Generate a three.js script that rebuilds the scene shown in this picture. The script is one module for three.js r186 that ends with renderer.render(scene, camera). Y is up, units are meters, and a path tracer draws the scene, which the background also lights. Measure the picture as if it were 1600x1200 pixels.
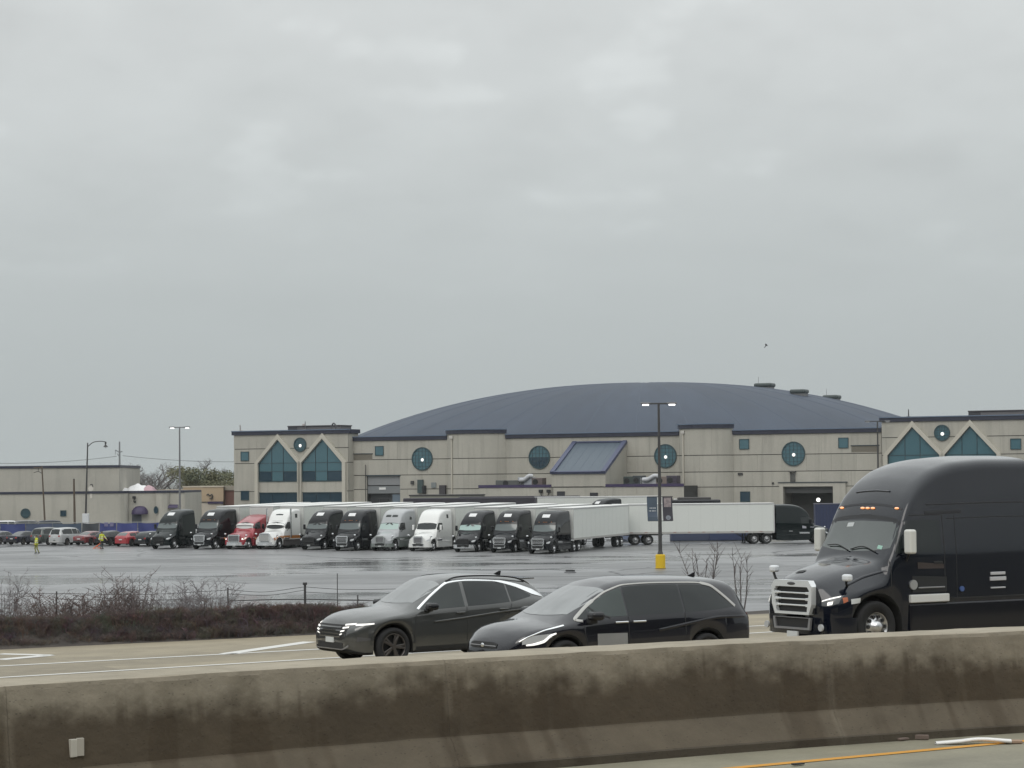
import * as THREE from 'three';
import { mergeGeometries, toCreasedNormals } from 'three/addons/utils/BufferGeometryUtils.js';
import { RoundedBoxGeometry } from 'three/addons/geometries/RoundedBoxGeometry.js';
import { MarchingCubes } from 'three/addons/objects/MarchingCubes.js';

// ------------------------------------------------------------------ camera, sky, sun, exposure
const F = 3700, EYE = 2.7, LOT = -4.1, ROAD = -0.8;          // focal length in photo pixels, eye height, level of the lot and of the far carriageway
const scene = new THREE.Scene();
const camera = new THREE.PerspectiveCamera(2 * Math.atan(600 / F) * 180 / Math.PI, 4 / 3, 0.5, 6000);
camera.position.set(0, EYE, 0);
camera.rotation.set(Math.atan(150 / F), 0, -0.0087, 'YXZ');
camera.updateMatrixWorld();
scene.add(camera);
const renderer = new THREE.WebGLRenderer({ antialias: true });
renderer.toneMapping = THREE.LinearToneMapping;
renderer.toneMappingExposure = 1.0;
renderer.shadowMap.enabled = true;

let seed = 7;
const rnd = () => { seed = (seed * 1664525 + 1013904223) >>> 0; return seed / 4294967296; };
const rr = (a, b) => a + (b - a) * rnd();
const clamp = (x, a = 0, b = 1) => Math.min(b, Math.max(a, x));
const lerp = (a, b, t) => a + (b - a) * t;
const sstep = (a, b, x) => { const t = clamp((x - a) / (b - a)); return t * t * (3 - 2 * t); };
const hash = (x, y) => { let h = Math.imul(x, 374761393) + Math.imul(y, 668265263); h = Math.imul(h ^ (h >>> 13), 1274126177); return ((h ^ (h >>> 16)) >>> 0) / 4294967296; };
function noise(x, y) {
  const xi = Math.floor(x), yi = Math.floor(y), fx = x - xi, fy = y - yi, u = fx * fx * (3 - 2 * fx), v = fy * fy * (3 - 2 * fy);
  return lerp(lerp(hash(xi, yi), hash(xi + 1, yi), u), lerp(hash(xi, yi + 1), hash(xi + 1, yi + 1), u), v);
}
function fbm(x, y, o = 4) { let s = 0, a = 0.5, t = 0; for (let i = 0; i < o; i++) { s += a * noise(x, y); t += a; x = x * 2.03 + 17.1; y = y * 2.03 + 9.7; a *= 0.5; } return s / t; }

{
  const w = 4096, h = 2048, d = new Float32Array(w * h * 4);
  for (let j = 0; j < h; j++) {
    const el = ((j + 0.5) / h - 0.5) * Math.PI, s = Math.sin(el);
    for (let i = 0; i < w; i++) {
      const k = (j * w + i) * 4;
      if (s < -0.02) { d[k] = 0.16; d[k + 1] = 0.16; d[k + 2] = 0.15; d[k + 3] = 1; continue; }
      const az = ((i + 0.5) / w - 0.25) * 2 * Math.PI;      // 0 = straight ahead
      const sp = Math.max(s, 0), e = el * 57.3;
      let L = 1 + 0.62 * sstep(0, 12, e) * 0.42 + 1.55 * sp * sp + 0.55 * sp;
      const q = Math.log(1 + Math.max(e, 0) * 0.35) * 6, ax = az * 57.3;
      const n1 = (fbm(ax * 0.16 + 3.1, q * 0.9 + 4, 5) - 0.5), n2 = (fbm(ax * 0.5 + 40, q * 2.2 + 11, 5) - 0.5);
      const k0 = sstep(2.0, 9, e);
      L *= 1 + k0 * (0.13 * n1 + 0.09 * n2) + 0.012 * (1 - k0) * n1;
      // a few brighter rents in the cloud deck, repeated over the whole deck
      const r1 = fbm(ax * 0.42 + 364.63, q * 1.9 + 16.21, 5);
      L *= 1 + 0.085 * k0 * sstep(0.62, 0.84, r1) - 0.025 * k0 * sstep(0.5, 0.3, r1);
      const wm = sstep(1, 13, e);
      d[k] = L * lerp(0.440, 0.450, wm); d[k + 1] = L * lerp(0.478, 0.470, wm); d[k + 2] = L * lerp(0.482, 0.471, wm); d[k + 3] = 1;
    }
  }
  const t = new THREE.DataTexture(d, w, h, THREE.RGBAFormat, THREE.FloatType);
  t.mapping = THREE.EquirectangularReflectionMapping; t.magFilter = THREE.LinearFilter; t.minFilter = THREE.LinearFilter; t.wrapS = THREE.RepeatWrapping; t.needsUpdate = true;
  scene.background = t; scene.environment = t;
}
scene.fog = new THREE.FogExp2(new THREE.Color().setRGB(0.47, 0.50, 0.50), 0.0001);
const sun = new THREE.DirectionalLight(new THREE.Color(1.0, 0.955, 0.90), 0.7);
sun.position.set(-90, 190, 40); sun.target.position.set(0, 0, -150);
sun.castShadow = true; sun.shadow.radius = 60; sun.shadow.mapSize.set(2048, 2048);
Object.assign(sun.shadow.camera, { left: -250, right: 250, top: 250, bottom: -250, near: 1, far: 900 });
scene.add(sun, sun.target);

// ------------------------------------------------------------------ measuring helpers (photo pixels -> metres, used to read positions off the photograph)
const V = (x, y, z) => new THREE.Vector3(x, y, z);
const ray = (px, py) => V((px - 800) / F, (600 - py) / F, -1).applyEuler(camera.rotation);
const at = (px, py, y = LOT) => { const r = ray(px, py), t = (y - EYE) / r.y; return V(r.x * t, y, r.z * t); };
const atZ = (px, py, z) => { const r = ray(px, py), t = -z / r.z; return V(r.x * t, EYE + r.y * t, -z); };
const lotY = (z, x = 0) => LOT + lerp(lerp(0.35, 0.95, sstep(-58, -40, x)), 0.55, sstep(-12, 8, x)) * sstep(196, 300, -z);
const atLot = (px, py, dy = 0) => { let p = at(px, py, LOT + dy); for (let k = 0; k < 12; k++) p = at(px, py, lerp(p.y, lotY(p.z, p.x) + dy, 0.7)); p.y = lotY(p.z, p.x); return p; };
const onLot = (px, z) => { const p = atZ(px, 800, z); p.y = lotY(-z, p.x); return p; };   // a spot on the lot in that picture column, z metres out
const proj = v => { const p = v.clone().sub(camera.position).applyQuaternion(camera.quaternion.clone().invert()); return [800 + F * p.x / -p.z, 600 - F * p.y / -p.z].map(n => +n.toFixed(1)); };

// ------------------------------------------------------------------ objects
const used = new Map();
function numbered(n) { const k = used.get(n) || 0; used.set(n, k + 1); return k ? `${n}_${String(k).padStart(3, '0')}` : n; }
function tag(o, label, category, group) { o.userData.label = label; o.userData.category = category; if (group) o.userData.group = group; return o; }
function thing(name, label, category, pos = [0, 0, 0], turn = 0, group) {
  const o = new THREE.Group(); o.name = numbered(name); scene.add(o);
  o.position.set(...(pos.isVector3 ? pos.toArray() : pos)); o.rotation.y = turn;
  return tag(o, label, category, group);
}
function flat(g) { const a = g.index ? g.toNonIndexed() : g; for (const k of Object.keys(a.attributes)) if (!['position', 'normal', 'uv', 'color'].includes(k)) a.deleteAttribute(k); return a; }
function merge(gs) {
  gs = (Array.isArray(gs) ? gs : [gs]).flat(3).filter(Boolean).map(flat);
  const col = gs.some(g => g.attributes.color);
  for (const g of gs) {
    if (!g.attributes.uv) g.setAttribute('uv', new THREE.BufferAttribute(new Float32Array(g.attributes.position.count * 2), 2));
    if (!g.attributes.normal) g.computeVertexNormals();
    if (col && !g.attributes.color) g.setAttribute('color', new THREE.BufferAttribute(new Float32Array(g.attributes.position.count * 3).fill(1), 3));
  }
  return gs.length > 1 ? mergeGeometries(gs) : gs[0];
}
function part(parent, name, gs, mat) { const m = new THREE.Mesh(merge(gs), mat); m.name = name; parent.add(m); return m; }
function solo(name, gs, mat, label, category, group) { const m = part(scene, numbered(name), gs, mat); return tag(m, label, category, group); }
function struct(name, gs, mat) { const m = part(scene, numbered(name), gs, mat); m.userData.kind = 'structure'; return m; }
function copy(o, label, pos, turn) {
  const c = o.clone(); c.userData = { ...o.userData }; c.name = numbered(o.name.replace(/_\d{3}$/, '')); scene.add(c);
  if (pos) c.position.copy(pos); if (turn !== undefined) c.rotation.y = turn; if (label) c.userData.label = label; return c;
}
const T = (g, x = 0, y = 0, z = 0) => g.translate(x, y, z);
function uvBox(g, s = 1) {                                    // uv in metres from the position
  g = flat(g); const p = g.attributes.position, n = g.attributes.normal, uv = new Float32Array(p.count * 2);
  for (let i = 0; i < p.count; i++) {
    const ax = Math.abs(n.getX(i)), ay = Math.abs(n.getY(i)), az = Math.abs(n.getZ(i));
    const [a, b] = ay > ax && ay > az ? [p.getX(i), p.getZ(i)] : az >= ax ? [p.getX(i), p.getY(i)] : [p.getZ(i), p.getY(i)];
    uv[2 * i] = a * s; uv[2 * i + 1] = b * s;
  }
  g.setAttribute('uv', new THREE.BufferAttribute(uv, 2)); return g;
}
const bx = (x0, x1, y0, y1, z0, z1) => { const g = new THREE.BoxGeometry(Math.abs(x1 - x0), Math.abs(y1 - y0), Math.abs(z1 - z0)); return uvBox(g.translate((x0 + x1) / 2, (y0 + y1) / 2, (z0 + z1) / 2)); };
const rbx = (x0, x1, y0, y1, z0, z1, r = 0.03) => new RoundedBoxGeometry(Math.abs(x1 - x0), Math.abs(y1 - y0), Math.abs(z1 - z0), 2, r).translate((x0 + x1) / 2, (y0 + y1) / 2, (z0 + z1) / 2);
function rod(a, b, r, r2 = r, n = 8) {
  const d = V(...b).sub(V(...a)), L = d.length(), g = new THREE.CylinderGeometry(r2, r, L, n);
  g.translate(0, L / 2, 0).applyQuaternion(new THREE.Quaternion().setFromUnitVectors(V(0, 1, 0), d.normalize())); return g.translate(...a);
}
const tube = (pts, r, n = 24, k = 6) => new THREE.TubeGeometry(new THREE.CatmullRomCurve3(pts.map(p => V(...p))), n, r, k);
function poly(pts, depth, holes = []) { const s = new THREE.Shape(pts.map(p => new THREE.Vector2(...p))); for (const h of holes) s.holes.push(new THREE.Path(h.map(p => new THREE.Vector2(...p)))); return new THREE.ExtrudeGeometry(s, { depth, bevelEnabled: false, curveSegments: 24 }); }
function grid(nx, ny, f) {                                    // surface from f(s, t) -> [x, y, z]
  const p = [], ix = [], uv = [];
  for (let i = 0; i <= nx; i++) for (let j = 0; j <= ny; j++) { p.push(...f(i / nx, j / ny)); uv.push(i / nx, j / ny); }
  for (let i = 0; i < nx; i++) for (let j = 0; j < ny; j++) { const a = i * (ny + 1) + j, b = a + ny + 1; ix.push(a, b, a + 1, b, b + 1, a + 1); }
  const g = new THREE.BufferGeometry(); g.setAttribute('position', new THREE.Float32BufferAttribute(p, 3)); g.setAttribute('uv', new THREE.Float32BufferAttribute(uv, 2)); g.setIndex(ix); g.computeVertexNormals(); return g;
}

// ------------------------------------------------------------------ textures and materials
function tex(w, h, f, { srgb = true, rx = 1, ry = 1, wrap = true } = {}) {
  const d = new Uint8Array(w * h * 4);
  for (let j = 0; j < h; j++) for (let i = 0; i < w; i++) { const c = f(i, j), k = (j * w + i) * 4; if (typeof c === 'number') { d[k] = d[k + 1] = d[k + 2] = clamp(c) * 255; } else { d[k] = clamp(c[0]) * 255; d[k + 1] = clamp(c[1]) * 255; d[k + 2] = clamp(c[2]) * 255; } d[k + 3] = 255; }
  const t = new THREE.DataTexture(d, w, h); t.magFilter = THREE.LinearFilter; t.minFilter = THREE.LinearMipmapLinearFilter; t.generateMipmaps = true;
  if (wrap) t.wrapS = t.wrapT = THREE.RepeatWrapping; if (srgb) t.colorSpace = THREE.SRGBColorSpace; t.repeat.set(rx, ry); t.needsUpdate = true; return t;
}
const enc = c => c <= 0.0031308 ? 12.92 * c : 1.055 * Math.pow(c, 1 / 2.4) - 0.055;
const lin = (r, g, b) => new THREE.Color().setRGB(r, g, b);
const std = (r, g, b, rough = 0.7, o = {}) => new THREE.MeshStandardMaterial({ color: lin(r, g, b), roughness: rough, ...o });
const paint = (r, g, b, o = {}) => new THREE.MeshPhysicalMaterial({ color: lin(r, g, b), roughness: 0.4, clearcoat: 1, clearcoatRoughness: 0.06, specularIntensity: r < 0.03 ? 0 : 1, ...o });
const glow = (r, g, b, k = 1) => new THREE.MeshStandardMaterial({ color: lin(0.5, 0.5, 0.5), emissive: lin(r, g, b), emissiveIntensity: k, roughness: 0.4 });
const M = {
  tyre: std(0.018, 0.018, 0.019, 0.85), rim: std(0.62, 0.62, 0.63, 0.28, { metalness: 0.9 }), rimDark: std(0.13, 0.12, 0.115, 0.35, { metalness: 0.8 }),
  chrome: std(0.82, 0.83, 0.84, 0.16, { metalness: 1 }), black: std(0.015, 0.015, 0.016, 0.6), blackGloss: std(0.012, 0.012, 0.014, 0.18), under: std(0.012, 0.012, 0.012, 0.95),
  glassDark: new THREE.MeshPhysicalMaterial({ color: lin(0.012, 0.016, 0.017), roughness: 0.06, ior: 1.52 }),
  glassWet: new THREE.MeshPhysicalMaterial({ color: lin(0.035, 0.044, 0.044), roughness: 0.08, ior: 2.7, clearcoat: 1, clearcoatRoughness: 0.03 }),
  glassTruck: new THREE.MeshPhysicalMaterial({ color: lin(0.055, 0.075, 0.075), roughness: 0.16, ior: 1.52, clearcoat: 1, clearcoatRoughness: 0.05 }),
  glassNear: new THREE.MeshPhysicalMaterial({ color: lin(0.03, 0.042, 0.038), roughness: 0.07, ior: 1.75, clearcoat: 1, clearcoatRoughness: 0.03 }),
  glassSky: new THREE.MeshPhysicalMaterial({ color: lin(0.04, 0.045, 0.045), roughness: 0.1, ior: 2.1 }),
  lampWhite: glow(1, 0.97, 0.9, 1.0), lampAmber: glow(1, 0.32, 0.05, 1.2), lampClear: std(0.45, 0.46, 0.47, 0.12), lampRed: std(0.25, 0.012, 0.012, 0.25),
  whitePaint: std(0.74, 0.74, 0.72, 0.5), plate: std(0.6, 0.62, 0.62, 0.5), steel: std(0.30, 0.30, 0.31, 0.5, { metalness: 0.6 }), poleDark: std(0.05, 0.048, 0.047, 0.6), poleGrey: std(0.16, 0.16, 0.165, 0.5),
  wood: std(0.10, 0.075, 0.055, 0.9), amberDull: std(0.5, 0.16, 0.03, 0.3),
};

// concrete of the arena: tint patches, streaks below joints, fine grain
const concreteMap = tex(1024, 1024, (i, j) => {
  const u = i / 1024 * 40, v = j / 1024 * 40;
  const n = 0.5 * fbm(u * 0.25, v * 0.25, 4) + 0.3 * fbm(u * 1.6 + 9, v * 0.35 + 3, 4) + 0.2 * fbm(u * 5, v * 5, 3);
  const st = sstep(0.56, 0.74, fbm(u * 2.2 + 50, v * 0.18 + 8, 4));
  const L = (0.84 + 0.30 * (n - 0.5)) * (1 - 0.09 * st);
  return [enc(0.512 * L), enc(0.490 * L), enc(0.432 * L)];
}, { rx: 1 / 40, ry: 1 / 40 });
const grainBump = tex(512, 512, (i, j) => 0.5 * fbm(i / 9, j / 9, 4) + 0.5 * hash(i, j), { srgb: false, rx: 1 / 3, ry: 1 / 3 });
const concTones = [1, 0.975, 1.02, 0.96, 0.99].map(k => new THREE.MeshStandardMaterial({ color: lin(k, k * 0.995, k * 0.985), map: concreteMap, roughness: 0.9, bumpMap: grainBump, bumpScale: 0.004 }));
M.conc = concTones[0];
M.concTrim = std(0.52, 0.49, 0.42, 0.85, { bumpMap: grainBump, bumpScale: 0.003 });
M.navy = std(0.028, 0.030, 0.052, 0.5); M.navyEdge = std(0.13, 0.17, 0.24, 0.4); M.purple = std(0.045, 0.03, 0.085, 0.5);
M.joint = std(0.05, 0.048, 0.045, 0.95);
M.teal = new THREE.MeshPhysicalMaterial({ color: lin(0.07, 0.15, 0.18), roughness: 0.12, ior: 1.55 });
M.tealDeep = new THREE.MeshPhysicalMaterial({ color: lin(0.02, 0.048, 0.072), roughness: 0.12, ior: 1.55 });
M.tealFrame = std(0.03, 0.065, 0.075, 0.5); M.mullion = std(0.03, 0.045, 0.055, 0.5);

// ------------------------------------------------------------------ ground, parking lot, carriageways
struct('ground', grid(40, 40, (s, t) => [lerp(-3000, 3000, s), -4.3, lerp(60, -5000, t)]), std(0.075, 0.07, 0.055, 0.95));
{
  const S = 2048, W = 300;                                   // metres the lot texture covers
  const crack = new Float32Array(S * S), light = new Float32Array(S * S);
  const line = (buf, x, z, ang, len, wob, val, wd) => { let a = ang; for (let k = 0; k < len * 2; k++) { a += (rnd() - 0.5) * wob; x += Math.cos(a) * 3.4; z += Math.sin(a) * 3.4; for (let m = 0; m < 5; m++) { const q = m / 5, xi = Math.floor(x + Math.cos(a) * 3.4 * q), zi = Math.floor(z + Math.sin(a) * 3.4 * q); for (let c = 0; c < wd; c++) { const zz = zi + c; if (xi >= 0 && xi < S && zz >= 0 && zz < S) buf[zz * S + xi] = Math.max(buf[zz * S + xi], val); } } } };
  for (let i = 0; i < 320; i++) line(crack, rnd() * S, rnd() * S, (rnd() < 0.62 ? -0.43 : 1.14) + rr(-0.5, 0.5), 5 + rnd() * 40, 0.5, rr(0.35, 0.95), rnd() < 0.3 ? 3 : 2);
  for (let i = 0; i < 34; i++) line(light, rnd() * S, rnd() * S, (rnd() < 0.6 ? -0.43 : 1.14) + rr(-0.1, 0.1), 10 + rnd() * 40, 0.04, rr(0.15, 0.5), 2);
  const wet = (i, j) => { const u = i / S * W, v = j / S * W; return 0.6 * fbm(u * 0.035 + 5, v * 0.075 + 2, 5) + 0.4 * fbm(u * 0.22 + 31, v * 0.5 + 7, 4); };
  const map = tex(S, S, (i, j) => {
    const u = i / S * W, v = j / S * W, n = wet(i, j), g = fbm(u * 0.9, v * 0.9, 3), k = j * S + i;
    const pud = sstep(0.545, 0.585, n); let L = (0.215 + 0.12 * (n - 0.5) + 0.035 * (g - 0.5) + 0.02 * (hash(i, j) - 0.5)) * (1 - 0.5 * pud);
    const patch = sstep(0.62, 0.64, noise(u * 0.05 + 3, v * 0.11 + 60)); L *= 1 - 0.3 * patch;
    L = lerp(L, 0.03, crack[k]); L = lerp(L, 0.40, light[k] * sstep(0.35, 0.7, fbm(u * 1.3, v * 1.3, 3)));
    return [enc(L), enc(L * 1.0), enc(L * 1.02)];
  }, { rx: 1 / W, ry: 1 / W });
  const rough = tex(1024, 1024, (i, j) => { const n = wet(i * 2, j * 2), k = j * 2 * S + i * 2; return sstep(0.545, 0.585, n) > 0.5 ? clamp(0.13 + 0.3 * crack[k]) : clamp(0.35 - 0.7 * (n - 0.45) - 0.08 * (fbm(i / 5, j / 5, 3) - 0.5) + 0.4 * crack[k], 0.22, 0.9); }, { srgb: false, rx: 1 / W, ry: 1 / W });
  const bump = tex(1024, 1024, (i, j) => 0.7 * fbm(i / 26, j / 26, 5) + 0.3 * hash(i, j), { srgb: false, rx: 1 / 40, ry: 1 / 40 });
  const g = grid(168, 90, (s, t) => { const z = -70 - 900 * Math.pow(t, 1.6), x = lerp(-420, 420, s); return [x, lotY(z, x), z]; });
  const p = g.attributes.position, uv = g.attributes.uv; for (let i = 0; i < p.count; i++) uv.setXY(i, p.getX(i) + 150, -p.getZ(i) - 60);
  struct('parking_lot', g, new THREE.MeshStandardMaterial({ map, roughnessMap: rough, roughness: 1, bumpMap: bump, bumpScale: 0.02 }));
  { const p = atLot(891, 895), o = thing('drain_cover', 'small dark lidded drain cover on the open lot between SUV and minivan', 'drain', p, 0.3); part(o, 'frame', rbx(-0.35, 0.35, 0, 0.1, -0.35, 0.35, 0.03), M.steel); part(o, 'cover', rbx(-0.28, 0.28, 0.1, 0.22, -0.28, 0.28, 0.04), M.black); }
  // worn painted lines on the lot
  const stripe = (pts, wd, m) => { const gs = []; for (let k = 0; k + 1 < pts.length; k++) { const a = atLot(...pts[k]), b = atLot(...pts[k + 1]), d = b.clone().sub(a).setY(0).normalize(), n = V(-d.z, 0, d.x).multiplyScalar(wd / 2); gs.push(grid(6, 1, (s, t) => { const q = a.clone().lerp(b, s).addScaledVector(n, t * 2 - 1); return [q.x, lotY(q.z, q.x) + 0.006, q.z]; })); } struct('lot_marking', gs, m); };
  const faint = std(0.24, 0.24, 0.235, 0.6);
  stripe([[158, 878], [230, 874], [292, 876]], 0.2, faint); stripe([[292, 876], [340, 884], [420, 889], [520, 898], [600, 903]], 0.16, faint);
  stripe([[350, 884], [420, 878], [500, 871]], 0.14, faint);
}
// far carriageway: s runs away to the right along it, t towards the camera
const roadO = at(0, 1015, ROAD), roadE = at(490, 992, ROAD), RD = roadE.clone().sub(roadO).setY(0).normalize(), RA = V(-RD.z, 0, RD.x);
const onRoad = (s, t, dy = 0) => V(roadO.x + RD.x * s + RA.x * t, ROAD + dy, roadO.z + RD.z * s + RA.z * t);
const roadST = (px, py) => { const p = at(px, py, ROAD).sub(roadO); return [p.dot(RD), p.dot(RA)]; };
const HEAD = Math.PI + Math.atan2(-RD.z, RD.x);             // rotation.y of something driving towards the left of the picture
const roadTex = (r, g, b) => tex(1024, 1024, (i, j) => {
  const u = i / 1024 * 24, v = j / 1024 * 24, n = fbm(u * 0.12, v * 1.1, 4), q = fbm(u * 2.4 + 7, v * 2.4, 4);
  const L = 0.8 + 0.55 * (n - 0.5) + 0.3 * (q - 0.5) + 0.12 * (hash(i, j) - 0.5); return [enc(r * L), enc(g * L), enc(b * L)];
}, { rx: 1 / 24, ry: 1 / 24 });
const roadUV = (g, f) => { const p = g.attributes.position, uv = g.attributes.uv; for (let i = 0; i < p.count; i++) { const q = V(p.getX(i), 0, p.getZ(i)).sub(roadO); uv.setXY(i, q.dot(RD), q.dot(RA)); } return g; };
struct('far_carriageway', roadUV(grid(60, 14, (s, t) => onRoad(lerp(-120, 260, s), lerp(0, 21, t)).toArray())), new THREE.MeshStandardMaterial({ map: roadTex(0.32, 0.27, 0.185), roughness: 0.62, bumpMap: grainBump, bumpScale: 0.003 }));
{
  const m = std(0.66, 0.65, 0.62, 0.5), strip = (a, b, w, name = 'road_marking') => struct(name, grid(60, 1, (s, t) => { const d = Math.hypot(b[0] - a[0], b[1] - a[1]), nx = -(b[1] - a[1]) / d, ny = (b[0] - a[0]) / d; return onRoad(lerp(a[0], b[0], s) + nx * (t - 0.5) * w, lerp(a[1], b[1], s) + ny * (t - 0.5) * w, 0.006).toArray(); }), m);
  const L1 = [roadST(0, 1041), roadST(490, 1015)], L2 = [roadST(0, 1059), roadST(490, 1030)];
  const ext = ([p, q], a, b) => [[lerp(p[0], q[0], a), lerp(p[1], q[1], a)], [lerp(p[0], q[0], b), lerp(p[1], q[1], b)]];
  strip(...ext(L1, -3, 12), 0.16); strip(...ext(L2, -3, 12), 0.16);
  strip(roadST(352, 1022), roadST(484, 1003), 0.34, 'gore_stripe'); strip(roadST(0, 1031), roadST(78, 1024), 0.34, 'gore_stripe'); strip(roadST(0, 1022), roadST(78, 1024), 0.3, 'gore_stripe');
}
// embankment between the carriageway and the lot
{
  const crest = s => lerp(-0.34, ROAD - 0.02, sstep(8, 13, s));
  const prof = [[0.02, () => ROAD - 0.01], [-0.35, s => lerp(ROAD, crest(s), 0.12)], [-0.8, s => lerp(ROAD, crest(s), 0.75)], [-1.2, crest], [-1.9, s => crest(s) - 0.05], [-4, s => lerp(crest(s), -4.3, 0.4)], [-10, () => -4.2], [-14, () => -4.4]];
  const dirt = tex(512, 512, (i, j) => { const n = fbm(i / 30, j / 30, 5), h = hash(i, j), L = 0.6 + 0.9 * (n - 0.3) * (0.6 + 0.6 * h); return [enc(0.07 * L), enc(0.058 * L), enc(0.05 * L)]; }, { rx: 60, ry: 3 });
  struct('embankment', grid(160, 7, (s, t) => { const q = lerp(-60, 200, s), k = prof[Math.round(t * 7)]; const w = (fbm(q * 1.7, t * 9, 3) - 0.5) * (t > 0.1 ? 0.12 : 0); return onRoad(q, k[0], k[1](q) - ROAD + w).toArray(); }), new THREE.MeshStandardMaterial({ map: dirt, roughness: 0.95 }));
  // brush: thin crooked stems, many of them
  const twig = (n, h, spread) => { const gs = []; for (let i = 0; i < n; i++) { const a = rnd() * 6.28, l = h * rr(0.45, 1), r = spread * rnd(), b = [Math.cos(a) * r * 0.5, 0, Math.sin(a) * r * 0.5], m = [b[0] + Math.cos(a + 1) * 0.1 * h, l * 0.5, b[2] + Math.sin(a + 1) * 0.1 * h], e = [m[0] + Math.cos(a) * 0.22 * l * rnd(), l, m[2] + Math.sin(a) * 0.22 * l * rnd()]; gs.push(rod(b, m, 0.008, 0.005, 3), rod(m, e, 0.005, 0.002, 3)); for (let k = 0; k < 2; k++) { const aa = rnd() * 6.28, t = rr(0.3, 0.9), p = [lerp(m[0], e[0], t), lerp(m[1], e[1], t), lerp(m[2], e[2], t)]; gs.push(rod(p, [p[0] + Math.cos(aa) * 0.16, p[1] + rr(-0.02, 0.16), p[2] + Math.sin(aa) * 0.16], 0.004, 0.002, 3)); } } return merge(gs); };
  const im = new THREE.InstancedMesh(twig(26, 0.42, 0.5), std(0.115, 0.092, 0.083, 0.95), 7000); im.name = 'roadside_brush'; im.userData.kind = 'stuff';
  tag(im, 'dense low reddish brown brush along the far edge of the highway', 'brush');
  const o = new THREE.Object3D(); for (let i = 0; i < 7000; i++) { const s = rr(-24, 12.5), t = rr(-2.2, -0.22), y = t > -1.2 ? lerp(ROAD, crest(s), sstep(-0.25, -1.0, t)) : crest(s) - 0.03; o.position.copy(onRoad(s, t, y - ROAD - 0.03)); o.rotation.set(rr(-0.3, 0.3), rnd() * 6.28, rr(-0.3, 0.3)); o.scale.setScalar(rr(0.35, 0.8) * (t < -1.1 ? 0.62 : 0.8) * (0.55 + 1.1 * fbm(s * 0.55 + 3, t * 1.2, 3))); o.updateMatrix(); im.setMatrixAt(i, o.matrix); im.setColorAt(i, lin(rr(0.8, 1.3), rr(0.8, 1.2), rr(0.8, 1.2))); }
  scene.add(im);
}
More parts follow.
